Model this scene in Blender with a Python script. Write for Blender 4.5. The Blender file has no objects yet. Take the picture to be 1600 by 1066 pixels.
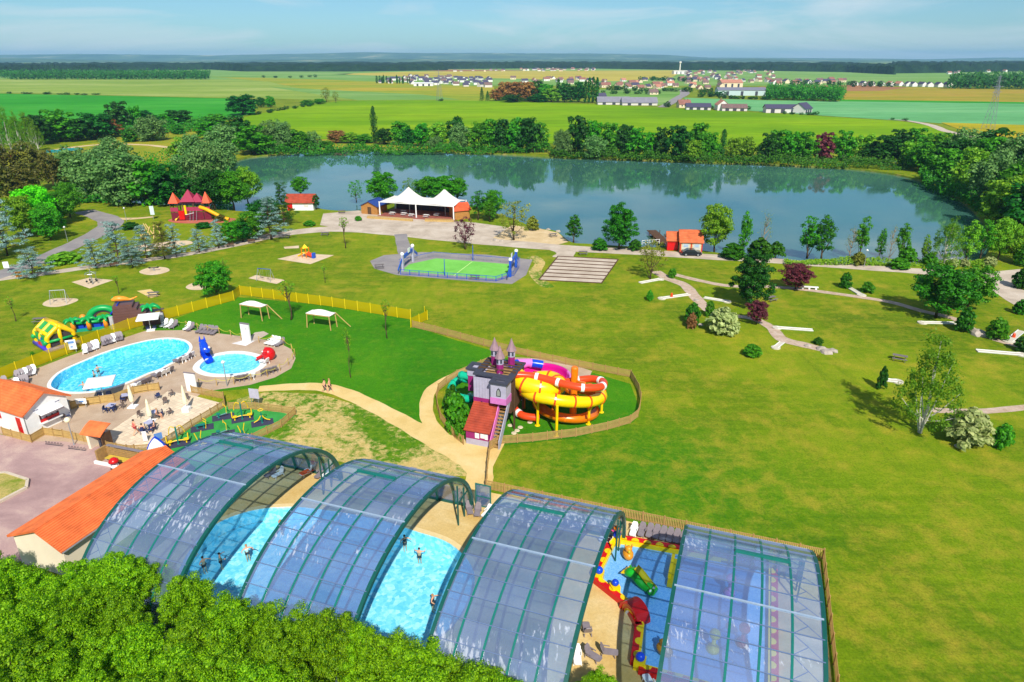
import bpy, bmesh, math, random
import numpy as np
from mathutils import Vector, Matrix
from mathutils.geometry import delaunay_2d_cdt
random.seed(7); rng = np.random.default_rng(7)
R = math.radians
scene = bpy.context.scene
col = scene.collection

# ------------------------------------------------------------------ camera
CAM_H, PITCH, FOC = 40.0, R(22.5), 1066.0          # drone 40 m up, 24 mm lens, looking 22.5 deg down
cam = bpy.data.cameras.new('camera'); cam.sensor_width = 36; cam.lens = 36 * FOC / 1600
cam.clip_start = 0.5; cam.clip_end = 60000
camo = bpy.data.objects.new('camera', cam); col.objects.link(camo)
camo.location = (0, 0, CAM_H); camo.rotation_euler = (R(90) - PITCH, 0, 0)
scene.camera = camo

# ------------------------------------------------------------------ sun and sky
SUN_EL, SUN_AZ = R(44), R(168)                   # azimuth clockwise from +Y: behind the camera, slightly to the right
to_sun = Vector((math.sin(SUN_AZ) * math.cos(SUN_EL), math.cos(SUN_AZ) * math.cos(SUN_EL), math.sin(SUN_EL)))
sl = bpy.data.lights.new('sun', 'SUN'); sl.energy = 4.8; sl.angle = R(0.53); sl.color = (1.0, 0.945, 0.86)
so = bpy.data.objects.new('sun', sl); col.objects.link(so)
so.rotation_euler = (-to_sun).to_track_quat('-Z', 'Y').to_euler(); so.location = (60, -60, 120)
world = bpy.data.worlds.new('World'); scene.world = world; world.use_nodes = True
wn, wl = world.node_tree.nodes, world.node_tree.links
wn.clear()
wout = wn.new('ShaderNodeOutputWorld'); wbg = wn.new('ShaderNodeBackground'); wbg.inputs[1].default_value = 0.105
sky = wn.new('ShaderNodeTexSky'); sky.sky_type = 'NISHITA'; sky.sun_disc = False
sky.sun_elevation = SUN_EL; sky.sun_rotation = SUN_AZ
sky.altitude = 300; sky.air_density = 1.0; sky.dust_density = 0.4; sky.ozone_density = 2.5
# thin cirrus all over the sky: noise on the direction, drawn out sideways
tc = wn.new('ShaderNodeTexCoord')
mp = wn.new('ShaderNodeMapping'); mp.inputs['Scale'].default_value = (1.5, 1.5, 9.0); mp.inputs['Rotation'].default_value = (0, R(4), R(20)); mp.inputs['Location'].default_value = (3.1, 0.4, 1.2)
wl.new(tc.outputs['Generated'], mp.inputs[0])
cn = wn.new('ShaderNodeTexNoise'); cn.inputs['Scale'].default_value = 2.0; cn.inputs['Detail'].default_value = 9; cn.inputs['Roughness'].default_value = 0.58; cn.inputs['Distortion'].default_value = 0.7
wl.new(mp.outputs[0], cn.inputs['Vector'])
cr = wn.new('ShaderNodeMapRange'); cr.inputs['From Min'].default_value = 0.46; cr.inputs['From Max'].default_value = 0.70
cr.inputs['To Max'].default_value = 0.8; wl.new(cn.outputs['Fac'], cr.inputs['Value'])
cmix = wn.new('ShaderNodeMixRGB'); wl.new(cr.outputs[0], cmix.inputs['Fac'])
tint = wn.new('ShaderNodeMixRGB'); tint.blend_type = 'MULTIPLY'; tint.inputs['Fac'].default_value = 1; tint.inputs[2].default_value = (0.47, 0.71, 0.87, 1)
wl.new(sky.outputs[0], tint.inputs[1]); wl.new(tint.outputs[0], cmix.inputs[1]); cmix.inputs[2].default_value = (6.6, 7.1, 7.5, 1)
wl.new(cmix.outputs[0], wbg.inputs[0]); wl.new(wbg.outputs[0], wout.inputs[0])
scene.view_settings.view_transform = 'Standard'; scene.view_settings.look = 'None'
scene.view_settings.exposure = 0.2; scene.view_settings.gamma = 1.0; scene.view_settings.use_curve_mapping = False
scene.cycles.max_bounces = 8; scene.cycles.diffuse_bounces = 3; scene.cycles.glossy_bounces = 3
scene.cycles.transparent_max_bounces = 16; scene.cycles.volume_bounces = 1; scene.cycles.caustics_reflective = False; scene.cycles.caustics_refractive = False

# ------------------------------------------------------------------ survey: photo pixel -> point on the ground
CP, SP = math.cos(PITCH), math.sin(PITCH)
def G(px, py, z=0.0):
    dx = (px - 800) / FOC; dy = (533 - py) / FOC
    dyy = CP + dy * SP; dz = -SP + dy * CP
    t = (z - CAM_H) / dz
    return Vector((dx * t, dyy * t, z))
def PXM(p):                       # pixels per metre at a point
    return FOC / (p[1] * CP + (CAM_H - p[2]) * SP)
def HT(px, py, ytop):             # height of an upright thing standing at (px, py) whose top shows at ytop
    g = G(px, py); dy = (533 - ytop) / FOC
    return CAM_H + g.y * (-SP + dy * CP) / (CP + dy * SP)

# ------------------------------------------------------------------ materials
def lin(c):
    return tuple(((x / 255) / 12.92 if x / 255 <= 0.04045 else (((x / 255) + 0.055) / 1.055) ** 2.4) for x in c)
MATS = {}
def newmat(name):
    m = bpy.data.materials.new(name); m.use_nodes = True
    nt = m.node_tree; nt.nodes.clear()
    out = nt.nodes.new('ShaderNodeOutputMaterial')
    return m, nt, out
def N(nt, t, **kw):
    n = nt.nodes.new('ShaderNode' + t)
    for k, v in kw.items():
        if k in n.inputs: n.inputs[k].default_value = v
        else: setattr(n, k, v)
    return n
def noise(nt, vec, scale, detail=4, rough=.55, dist=0.0):
    n = N(nt, 'TexNoise', Scale=scale, Detail=detail, Roughness=rough, Distortion=dist)
    if vec is not None: nt.links.new(vec, n.inputs['Vector'])
    return n.outputs['Fac']
def ramp(nt, fac, stops):
    r = N(nt, 'ValToRGB'); e = r.color_ramp.elements
    e[0].position = stops[0][0]; e[0].color = (*stops[0][1], 1)
    e[1].position = stops[-1][0]; e[1].color = (*stops[-1][1], 1)
    for p, c in stops[1:-1]:
        k = e.new(p); k.color = (*c, 1)
    nt.links.new(fac, r.inputs['Fac']); return r.outputs['Color']
def mixc(nt, fac, a, b, mode='MIX'):
    m = N(nt, 'MixRGB'); m.blend_type = mode
    for s, v in ((m.inputs['Fac'], fac), (m.inputs[1], a), (m.inputs[2], b)):
        if isinstance(v, (int, float)): s.default_value = v
        elif isinstance(v, tuple): s.default_value = (*v[:3], 1)
        else: nt.links.new(v, s)
    return m.outputs[0]
def mrange(nt, v, a, b, c=0.0, d=1.0):
    m = N(nt, 'MapRange'); m.inputs['From Min'].default_value = a; m.inputs['From Max'].default_value = b
    m.inputs['To Min'].default_value = c; m.inputs['To Max'].default_value = d; nt.links.new(v, m.inputs['Value']); return m.outputs[0]
def principled(nt, out, colr, rough=.6, spec=.3, metal=0, bump=None, bdist=.02, bstr=.4):
    b = N(nt, 'BsdfPrincipled'); b.inputs['Roughness'].default_value = rough; b.inputs['Specular IOR Level'].default_value = spec; b.inputs['Metallic'].default_value = metal
    if isinstance(colr, tuple): b.inputs['Base Color'].default_value = (*colr, 1)
    else: nt.links.new(colr, b.inputs['Base Color'])
    if bump is not None:
        bn = N(nt, 'Bump', Strength=bstr, Distance=bdist); nt.links.new(bump, bn.inputs['Height']); nt.links.new(bn.outputs[0], b.inputs['Normal'])
    nt.links.new(b.outputs[0], out.inputs['Surface']); return b
def pos(nt): return N(nt, 'NewGeometry').outputs['Position']
def objc(nt): return N(nt, 'TexCoord').outputs['Object']
def mapping(nt, vec, scale=(1, 1, 1), rot=(0, 0, 0)):
    m = N(nt, 'Mapping'); m.inputs['Scale'].default_value = scale; m.inputs['Rotation'].default_value = rot; nt.links.new(vec, m.inputs[0]); return m.outputs[0]

def paint(name, c, rough=.5, var=.12, scale=2.0, spec=.4, metal=0, wear=0.0, bump=0.0):
    """everyday painted / plastic / metal surface with slight unevenness"""
    if name in MATS: return MATS[name]
    m, nt, out = newmat(name); c = lin(c); v = objc(nt)
    f = noise(nt, v, scale, 5); g = noise(nt, v, scale * 9, 3)
    lo = tuple(x * (1 - var) for x in c); hi = tuple(min(1, x * (1 + var)) for x in c)
    colr = ramp(nt, f, [(.3, lo), (.7, hi)])
    colr = mixc(nt, mrange(nt, g, .35, .75, 0, var), colr, tuple(x * .55 for x in c))
    if wear: colr = mixc(nt, mrange(nt, noise(nt, v, scale * 2.3, 6, .7), .62, .72, 0, wear), colr, lin((150, 142, 130)))
    principled(nt, out, colr, rough, spec, metal, g if bump else None, bump, .5)
    MATS[name] = m; return m
def leafmat(name, dark, light, transl=.35, rough=.55, hue=.014, bl=.55):
    if name in MATS: return MATS[name]
    m, nt, out = newmat(name); g = N(nt, 'NewGeometry'); oi = N(nt, 'ObjectInfo')
    d, l = (tuple(min(.8, x * k) for x, k in zip(lin(q), (1.75, 1.65, 1.6 * bl))) for q in (dark, light))
    c = ramp(nt, g.outputs['Random Per Island'], [(0, d), (1, l)])
    hs = N(nt, 'HueSaturation'); nt.links.new(c, hs.inputs['Color'])
    nt.links.new(mrange(nt, oi.outputs['Random'], 0, 1, .5 - hue, .5 + hue), hs.inputs['Hue']); nt.links.new(mrange(nt, oi.outputs['Random'], 0, 1, .82, 1.2), hs.inputs['Value'])
    p = N(nt, 'BsdfPrincipled'); p.inputs['Roughness'].default_value = rough; p.inputs['Specular IOR Level'].default_value = .25
    nt.links.new(hs.outputs[0], p.inputs['Base Color'])
    t = N(nt, 'BsdfTranslucent'); nt.links.new(mixc(nt, .5, hs.outputs[0], tuple(min(1, x * 1.5) for x in l)), t.inputs['Color'])
    mx = N(nt, 'MixShader', Fac=transl); nt.links.new(p.outputs[0], mx.inputs[1]); nt.links.new(t.outputs[0], mx.inputs[2]); nt.links.new(mx.outputs[0], out.inputs['Surface'])
    MATS[name] = m; return m
def grassmat(name, dark, mid, light, dry, drylo=.60, dryhi=.72, stripe=.25, srot=0.1, damp=None):
    m, nt, out = newmat(name); v = pos(nt)
    big = noise(nt, v, .035, 5, .6, .6); med = noise(nt, v, .35, 5, .65); fine = noise(nt, v, 5.0, 4, .7)
    st = noise(nt, mapping(nt, v, (.05, .9, 1), (0, 0, srot)), 1.0, 4, .6, .8)
    c = ramp(nt, big, [(.30, lin(dark)), (.5, lin(mid)), (.68, lin(light))])
    c = mixc(nt, mrange(nt, st, .35, .7, 0, stripe), c, lin(light))
    st2 = noise(nt, mapping(nt, v, (.6, .045, 1), (0, 0, srot + .5)), 1.0, 4, .65, .6)
    c = mixc(nt, mrange(nt, st2, .5, .75, 0, stripe * .7), c, lin(dark))
    if damp:      # a well-watered patch of lawn: (centre, radius, colour)
        vd = N(nt, 'VectorMath', operation='DISTANCE'); nt.links.new(v, vd.inputs[0]); vd.inputs[1].default_value = damp[0]
        dd = N(nt, 'Math', operation='MULTIPLY_ADD'); nt.links.new(noise(nt, v, .06, 4, .6), dd.inputs[0]); dd.inputs[1].default_value = damp[1] * .9; nt.links.new(vd.outputs['Value'], dd.inputs[2])
        c = mixc(nt, mrange(nt, dd.outputs[0], damp[1] * .8, damp[1] * 1.5, .85, 0), c, lin(damp[2]))
    d1 = mixc(nt, .5, noise(nt, v, .11, 6, .7), med)
    c = mixc(nt, mrange(nt, d1, drylo, dryhi, 0, .8), c, lin(dry))
    c = mixc(nt, mrange(nt, noise(nt, v, .5, 6, .75, .5), .5, .72, 0, .4), c, lin(dry))
    c = mixc(nt, mrange(nt, fine, .38, .66, 0, .5), c, tuple(x * .5 for x in lin(dark)))
    c = mixc(nt, mrange(nt, noise(nt, v, 1.3, 5, .75), .45, .75, 0, .5), c, lin(light))
    principled(nt, out, c, .9, .1, 0, fine, .06, .6); MATS[name] = m; return m
def soilmat(name, c1, c2, c3, scale=.4, fine=8, rough=.9, bump=.02):
    m, nt, out = newmat(name); v = pos(nt)
    f = noise(nt, v, scale, 6, .65, .4); g = noise(nt, v, fine, 4, .7)
    c = ramp(nt, f, [(.32, lin(c1)), (.5, lin(c2)), (.68, lin(c3))])
    c = mixc(nt, mrange(nt, g, .4, .75, 0, .35), c, tuple(x * .6 for x in lin(c1)))
    principled(nt, out, c, rough, .15, 0, g, bump, .4); MATS[name] = m; return m
def fieldmat(name, c1, c2, c3, rot=0.0, row=.5, scale=.006):
    m, nt, out = newmat(name); v = pos(nt)
    f = noise(nt, mapping(nt, v, (.5, 1.6, 1), (0, 0, rot)), scale, 6, .62, .5)
    r = noise(nt, mapping(nt, v, (.004, row, 1), (0, 0, rot)), 1.0, 3, .6)
    g = noise(nt, mapping(nt, v, (.4, 1, 1), (0, 0, rot)), .07, 6, .75)
    c = ramp(nt, f, [(.32, lin(c1)), (.5, lin(c2)), (.66, lin(c3))])
    c = mixc(nt, mrange(nt, r, .4, .7, 0, .4), c, tuple(x * .72 for x in lin(c1)))
    c = mixc(nt, mrange(nt, g, .42, .7, 0, .5), c, tuple(x * .62 for x in lin(c1)))
    principled(nt, out, c, .95, .05); MATS[name] = m; return m

# ------------------------------------------------------------------ objects
def link(o): col.objects.link(o); return o
def tag(o, label=None, cat=None, group=None, kind=None):
    if label: o['label'] = label
    if cat: o['category'] = cat
    if group: o['group'] = group
    if kind: o['kind'] = kind
    return o
def thing(name, label, cat, loc=(0, 0, 0), rz=0.0, group=None, scale=None):
    o = link(bpy.data.objects.new(name, None)); o.empty_display_size = .3
    o.location = loc; o.rotation_euler = (0, 0, rz)
    if scale: o.scale = scale
    return tag(o, label, cat, group)
def inst(mesh, name, parent=None, loc=(0, 0, 0), rot=(0, 0, 0), scale=(1, 1, 1), mat=None):
    o = link(bpy.data.objects.new(name, mesh)); o.parent = parent
    o.location = loc; o.rotation_euler = rot; o.scale = scale
    if mat is not None:
        if not mesh.materials: mesh.materials.append(mat)
        elif mesh.materials[0] != mat:
            o.material_slots[0].link = 'OBJECT'; o.material_slots[0].material = mat
    return o
def copy_tree(o, parent=None, loc=None, rz=None, label=None, group=None):
    c = link(o.copy()); c.parent = parent
    if loc is not None: c.location = loc
    if rz is not None: c.rotation_euler = (0, 0, rz)
    if label: c['label'] = label
    if group: c['group'] = group
    for ch in o.children: copy_tree(ch, c)
    return c
def ordw(i):
    w = ['first', 'second', 'third', 'fourth', 'fifth', 'sixth', 'seventh', 'eighth', 'ninth', 'tenth', 'eleventh', 'twelfth', 'thirteenth', 'fourteenth', 'fifteenth', 'sixteenth', 'seventeenth', 'eighteenth', 'nineteenth', 'twentieth']
    if i < 20: return w[i]
    n = i + 1; t = {2: 'twenty', 3: 'thirty', 4: 'forty', 5: 'fifty', 6: 'sixty', 7: 'seventy', 8: 'eighty', 9: 'ninety'}[n // 10]
    return t + '-' + w[n % 10 - 1] if n % 10 else t[:-1] + 'ieth'

class MB:
    def __init__(s): s.v = []; s.f = []
    def add(s, vs, fs):
        n = len(s.v); s.v += [tuple(p) for p in vs]; s.f += [tuple(i + n for i in q) for q in fs]; return s
    def box(s, x0, x1, y0, y1, z0, z1, M=None):
        vs = [Vector((x, y, z)) for z in (z0, z1) for y in (y0, y1) for x in (x0, x1)]
        if M is not None: vs = [M @ p for p in vs]
        return s.add(vs, [(0, 2, 3, 1), (4, 5, 7, 6), (0, 1, 5, 4), (2, 6, 7, 3), (0, 4, 6, 2), (1, 3, 7, 5)])
    def cbox(s, c, d, rz=0.0, rx=0.0, ry=0.0):
        M = Matrix.Translation(c) @ Matrix.Rotation(rz, 4, 'Z') @ Matrix.Rotation(ry, 4, 'Y') @ Matrix.Rotation(rx, 4, 'X')
        return s.box(-d[0] / 2, d[0] / 2, -d[1] / 2, d[1] / 2, -d[2] / 2, d[2] / 2, M)
    def beam(s, p, q, w, h=None):
        p, q = Vector(p), Vector(q); d = q - p; L = d.length
        if L < 1e-6: return s
        M = Matrix.Translation(p) @ d.to_track_quat('X', 'Z').to_matrix().to_4x4(); h = h or w
        return s.box(0, L, -w / 2, w / 2, -h / 2, h / 2, M)
    def tube(s, path, r, n=8, closed=False, caps=True, a0=0.0, a1=math.tau, up=(0, 0, 1)):
        P = [Vector(p) for p in path]; k = len(P); full = abs(a1 - a0 - math.tau) < 1e-4
        m = n if full else n + 1; base = len(s.v); upv = Vector(up)
        for i in range(k):
            t = (P[(i + 1) % k] - P[i - 1]) if closed else (P[min(i + 1, k - 1)] - P[max(i - 1, 0)])
            t.normalize(); a = t.cross(upv)
            if a.length < 1e-3: a = t.cross(Vector((1, 0, 0)))
            a.normalize(); b = a.cross(t); rr = r[i] if isinstance(r, (list, tuple)) else r
            for j in range(m):
                th = a0 + (a1 - a0) * j / n
                s.v.append(tuple(P[i] + a * (math.cos(th) * rr) + b * (math.sin(th) * rr)))
        for i in range(k if closed else k - 1):
            for j in range(n):
                j2 = (j + 1) % m; i2 = (i + 1) % k
                s.f.append((base + i * m + j, base + i * m + j2, base + i2 * m + j2, base + i2 * m + j))
        if caps and full and not closed:
            s.f.append(tuple(base + j for j in range(n))[::-1]); s.f.append(tuple(base + (k - 1) * m + j for j in range(n)))
        return s
    def lathe(s, prof, n=16, c=(0, 0, 0), a0=0.0, a1=math.tau, cap=True):
        full = abs(a1 - a0 - math.tau) < 1e-4; m = n if full else n + 1; base = len(s.v)
        for r, z in prof:
            for j in range(m):
                th = a0 + (a1 - a0) * j / n; s.v.append((c[0] + r * math.cos(th), c[1] + r * math.sin(th), c[2] + z))
        for i in range(len(prof) - 1):
            for j in range(n):
                j2 = (j + 1) % m
                s.f.append((base + i * m + j, base + i * m + j2, base + (i + 1) * m + j2, base + (i + 1) * m + j))
        if full and cap:
            s.f.append(tuple(base + j for j in range(n))[::-1]); q = base + (len(prof) - 1) * m; s.f.append(tuple(q + j for j in range(n)))
        return s
    def ball(s, c, r, n=10, k=6, sc=(1, 1, 1)):
        prof = [(max(1e-4, r * math.sin(math.pi * i / k)), -r * math.cos(math.pi * i / k)) for i in range(k + 1)]
        b = len(s.v); s.lathe(prof, n); s.v[b:] = [(c[0] + x * sc[0], c[1] + y * sc[1], c[2] + z * sc[2]) for x, y, z in s.v[b:]]; return s
    def prism(s, poly, z0, z1, M=None):
        n = len(poly); vs = [Vector((p[0], p[1], z)) for z in (z0, z1) for p in poly]
        a = sum(poly[i][0] * poly[(i + 1) % n][1] - poly[(i + 1) % n][0] * poly[i][1] for i in range(n))
        idx = list(range(n)) if a > 0 else list(range(n))[::-1]
        if M is not None: vs = [M @ p for p in vs]
        fs = [tuple(idx[::-1]), tuple(i + n for i in idx)] + [(idx[i], idx[(i + 1) % n], idx[(i + 1) % n] + n, idx[i] + n) for i in range(n)]
        return s.add(vs, fs)
    def mesh(s, name, mat=None, smooth=False):
        me = bpy.data.meshes.new(name); me.from_pydata(s.v, [], s.f); me.update()
        if mat is not None: me.materials.append(mat)
        if smooth: me.polygons.foreach_set('use_smooth', [True] * len(me.polygons))
        return me
    def build(s, name, mat, parent=None, loc=(0, 0, 0), rz=0.0, smooth=False):
        return inst(s.mesh(name, mat, smooth), name, parent, loc, (0, 0, rz))
XZ = Matrix(((1, 0, 0, 0), (0, 0, 1, 0), (0, 1, 0, 0), (0, 0, 0, 1)))    # swaps y and z: a plan drawn in x,y stands upright in x,z

def smooth_loop(pts, n=6, closed=True):
    """Catmull-Rom through 2D/3D points"""
    P = [Vector(p) for p in pts]; k = len(P); out = []
    for i in range(k if closed else k - 1):
        if closed: a, b, c, d = P[i - 1], P[i], P[(i + 1) % k], P[(i + 2) % k]
        else: a, b, c, d = P[max(i - 1, 0)], P[i], P[i + 1], P[min(i + 2, k - 1)]
        for j in range(n):
            t = j / n; out.append(.5 * ((2 * b) + (c - a) * t + (2 * a - 5 * b + 4 * c - d) * t * t + (3 * b - a - 3 * c + d) * t ** 3))
    if not closed: out.append(P[-1])
    return out
def inside(x, y, poly):
    r = False; j = len(poly) - 1
    for i in range(len(poly)):
        xi, yi = poly[i][0], poly[i][1]; xj, yj = poly[j][0], poly[j][1]
        if (yi > y) != (yj > y) and x < (xj - xi) * (y - yi) / (yj - yi) + xi: r = not r
        j = i
    return r
def sheet_mesh(name, outline, z, mat, holes=(), extra=()):
    loops = [outline] + list(holes); vs = []; es = []
    for lp in loops:
        b = len(vs); vs += [Vector((p[0], p[1])) for p in lp]; es += [(b + i, b + (i + 1) % len(lp)) for i in range(len(lp))]
    vs += [Vector((p[0], p[1])) for p in extra]
    r = delaunay_2d_cdt(vs, es, [], 0, 1e-4); V = r[0]; T = []
    for t in r[2]:
        cx = sum(V[i].x for i in t) / 3; cy = sum(V[i].y for i in t) / 3
        if inside(cx, cy, outline) and not any(inside(cx, cy, h) for h in holes): T.append(tuple(t))
    me = bpy.data.meshes.new(name); me.from_pydata([(p.x, p.y, z) for p in V], [], T); me.update()
    if me.polygons and me.polygons[0].normal.z < 0: me.flip_normals()
    me.materials.append(mat); return me
def sheet(name, outline, z, mat, holes=(), parent=None, kind='structure', extra=()):
    o = inst(sheet_mesh(name, outline, z, mat, holes, extra), name, parent)
    if kind and parent is None: o['kind'] = kind
    return o
def PX(pts, z=0.0): return [G(a, b, z) for a, b in pts]
def ribbon(name, pts, w, z, mat, n=5):
    """road or path: centre line in photo pixels, width in metres"""
    c = smooth_loop([G(a, b) for a, b in pts], n, False); L = []; Rr = []
    ws = w if isinstance(w, (list, tuple)) else [w] * len(pts)
    for i, p in enumerate(c):
        t = (c[min(i + 1, len(c) - 1)] - c[max(i - 1, 0)]).normalized(); nn = Vector((-t.y, t.x, 0))
        f = i / (len(c) - 1) * (len(ws) - 1); k = min(int(f), len(ws) - 2); hw = (ws[k] + (ws[k + 1] - ws[k]) * (f - k)) / 2 * (1 + .05 * math.sin(i * 1.7))
        L.append(p + nn * hw); Rr.append(p - nn * hw)
    m = MB(); m.v = [(p.x, p.y, z) for p in L + Rr]; k = len(L); m.f = [(i, k + i, k + i + 1, i + 1) for i in range(k - 1)]
    o = m.build(name, mat); o['kind'] = 'structure'; return o

def patchymat(name, green, green2, soil, soil2):
    """worn turf: grass tufts broken by bare dry soil"""
    m, nt, out = newmat(name); v = pos(nt)
    g = ramp(nt, noise(nt, v, 1.2, 5, .7), [(.35, lin(green)), (.65, lin(green2))]); s_ = ramp(nt, noise(nt, v, .8, 5, .7), [(.35, lin(soil)), (.65, lin(soil2))])
    big = noise(nt, v, .10, 4, .6, .8); fine = noise(nt, v, 1.1, 7, .78, .3)
    k = mixc(nt, .5, big, fine); c = mixc(nt, mrange(nt, k, .46, .54), g, s_)
    c = mixc(nt, mrange(nt, noise(nt, v, 6, 4, .7), .4, .7, 0, .4), c, tuple(x * .45 for x in lin(green)))
    principled(nt, out, c, .9, .1, 0, fine, .08, .6); MATS[name] = m; return m

# ------------------------------------------------------------------ pool hall frame: c runs along the row of vaults, s across it
TH = R(19.41); UU = Vector((math.cos(TH), -math.sin(TH), 0)); VV = Vector((math.sin(TH), math.cos(TH), 0))
def W(c, s, z=0.0): return UU * c + VV * s + Vector((0, 0, z))
RZ = -TH

# ------------------------------------------------------------------ ground, water basins, fields
M_lawn = grassmat('lawn_grass', (66, 102, 8), (102, 134, 8), (138, 156, 22), (192, 166, 56), .49, .69, .55, .1, ((W(-6, 60).x, W(-6, 60).y, 0), 20, (58, 126, 10)))
M_bright = grassmat('watered_grass', (36, 106, 8), (54, 128, 10), (84, 146, 16), (136, 150, 36), .6, .78, .35)
M_dry = grassmat('worn_grass', (84, 128, 16), (128, 146, 40), (196, 172, 96), (206, 180, 112), .46, .56, .2)
M_worn = patchymat('worn_turf', (60, 116, 12), (110, 146, 24), (204, 176, 104), (222, 194, 128))
M_meadow = grassmat('meadow_grass', (96, 136, 18), (140, 152, 30), (176, 160, 46), (196, 160, 60), .52, .66, .3)
M_bank = grassmat('bank_grass', (60, 96, 22), (96, 124, 34), (140, 138, 60), (170, 150, 90), .5, .62, .2)

LAKE = [Vector((p.x, p.y, 0)) for p in smooth_loop(PX([(90, 296), (180, 280), (280, 270), (345, 258), (385, 246), (430, 241), (500, 234), (600, 233), (700, 237), (800, 241), (880, 246), (1000, 249), (1100, 253), (1180, 255),
    (1260, 259), (1330, 263), (1400, 272), (1450, 285), (1490, 304), (1522, 328), (1545, 360), (1540, 400), (1480, 410), (1400, 413), (1300, 411), (1220, 406), (1130, 396), (1060, 387), (1000, 386), (920, 381), (892, 378), (868, 361), (838, 356), (790, 338), (745, 325), (700, 317),
    (640, 313), (590, 320), (560, 329), (505, 327), (470, 316), (430, 322), (380, 330), (300, 322), (220, 318), (130, 308)]), 5)]
POOL_A = smooth_loop(PX([(80, 600), (96, 582), (130, 566), (170, 550), (215, 537), (255, 530), (285, 533), (296, 544), (285, 558), (262, 570), (250, 577), (232, 583), (205, 595), (180, 604), (150, 611), (115, 613), (88, 609)]), 5)
POOL_B = smooth_loop(PX([(312, 575), (322, 563), (345, 555), (372, 553), (398, 558), (407, 566), (400, 576), (378, 583), (350, 585), (326, 583)]), 5)
POOL_C = smooth_loop([W(c, s) for c, s in ((-41.2, 33), (-42.9, 36.5), (-43.2, 40), (-41.6, 42.6), (-39, 44.2), (-36, 45), (-30, 45.6), (-25.5, 45.2), (-21.5, 44.6), (-18.2, 42), (-17.2, 38), (-18, 34), (-20, 30.6), (-26, 29.4), (-33, 29.2), (-38.5, 30.4))], 5)
SPLASH = [W(c, s) for c, s in ((-7.6, 49.6), (5.2, 50.4), (5.2, 36.9), (-3.4, 36.9), (-3.7, 40.6), (-5.0, 42.6), (-8.1, 44.6))]
extra = []
for r, st in ((25, 12), (60, 24), (110, 30), (200, 36), (350, 40), (600, 44), (1000, 44), (1800, 44), (3200, 44), (6000, 44)):
    for i in range(st):
        a = math.tau * (i + .5 * (r % 3)) / st; x, y = r * math.sin(a), 60 + r * math.cos(a)
        if not inside(x, y, LAKE): extra.append((x, y))
outer = [(17000 * math.cos(math.tau * i / 48), 17000 * math.sin(math.tau * i / 48)) for i in range(48)]
gmesh = sheet('ground', outer, 0.0, M_lawn, [LAKE, POOL_A, POOL_B, POOL_C], extra=extra)

def basin(name, outline, depth, mat, z=0.0, parent=None, kind='structure'):
    n = len(outline); m = MB()
    c = sum((Vector((p[0], p[1], 0)) for p in outline), Vector()) / n
    a = sum(outline[i][0] * outline[(i + 1) % n][1] - outline[(i + 1) % n][0] * outline[i][1] for i in range(n))
    m.v = [(p[0], p[1], z) for p in outline] + [(p[0] + (c.x - p[0]) * .004, p[1] + (c.y - p[1]) * .004, z - depth) for p in outline]
    m.f = [(i, i + n, (i + 1) % n + n, (i + 1) % n) if a > 0 else (i, (i + 1) % n, (i + 1) % n + n, i + n) for i in range(n)]
    o = m.build(name, mat, parent)
    if kind and parent is None: o['kind'] = kind
    return o
# lake: dark bed, grassy bank, still water
M_mud = soilmat('lake_bed', (40, 62, 50), (48, 78, 62), (60, 88, 66), .05, 1)
def lakewater():
    m, nt, out = newmat('lake_water'); v = pos(nt)
    w1 = noise(nt, mapping(nt, v, (.35, .9, 1), (0, 0, .2)), 1.2, 4, .6); w2 = noise(nt, v, .05, 3)
    c = ramp(nt, noise(nt, v, .012, 4, .6), [(.35, lin((58, 102, 92))), (.65, lin((70, 118, 102)))])
    b = principled(nt, out, c, .045, .9, 0, w1, .006, .5); b.inputs['IOR'].default_value = 2.3
    nt.links.new(mrange(nt, w2, .45, .65, .03, .11), b.inputs['Roughness']); return m
basin('lake_bank', LAKE, 1.0, M_bank)
sheet('lake', LAKE, -0.55, lakewater())

# farmland beyond the lake, laid sheet over sheet
M_f1 = fieldmat('barley_field', (100, 146, 6), (124, 166, 8), (150, 178, 20), .12, .25)
M_f2 = fieldmat('beet_field', (44, 138, 30), (62, 158, 40), (84, 170, 56), -.05, .3)
M_f3 = fieldmat('pale_crop_field', (118, 148, 54), (146, 168, 70), (168, 180, 96), .05, .12)
M_f4 = fieldmat('ripening_field', (118, 150, 36), (160, 162, 46), (196, 164, 58), .1, .1)
M_f5 = fieldmat('wheat_field', (170, 158, 56), (192, 176, 74), (206, 186, 92), .0, .08)
M_f6 = fieldmat('flax_field', (92, 158, 96), (110, 176, 112), (130, 186, 124), .03, .2)
M_f7 = fieldmat('ochre_field', (140, 140, 36), (170, 152, 50), (190, 140, 70), .05, .15)
M_f8 = fieldmat('fallow_field', (150, 110, 72), (172, 120, 82), (176, 134, 96), .1, .1)
M_f9 = fieldmat('far_grass_field', (104, 150, 62), (128, 166, 84), (150, 176, 104), .1, .05)
def field(name, pts, z, mat): return sheet(name, PX(pts), z, mat)
field('far_plain', [(-1500, 101), (3100, 101), (3100, 134), (-1500, 134)], .02, M_f9)
field('pale_crop_field', [(-700, 123), (0, 123), (325, 124), (420, 125), (530, 134), (560, 156), (500, 156), (360, 153), (180, 149), (0, 145), (-700, 143)], .04, M_f3)
field('beet_field', [(-700, 144), (0, 146.5), (180, 150), (360, 154), (400, 156), (398, 178), (320, 192), (200, 205), (0, 214), (-700, 214)], .06, M_f2)
field('ripening_field', [(330, 120), (500, 124), (640, 130), (772, 136), (770, 160), (560, 158), (520, 150), (420, 128)], .08, M_f4)
field('flax_strip', [(420, 136), (520, 141), (660, 148), (720, 156), (560, 157), (505, 149)], .1, M_f9)
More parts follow.
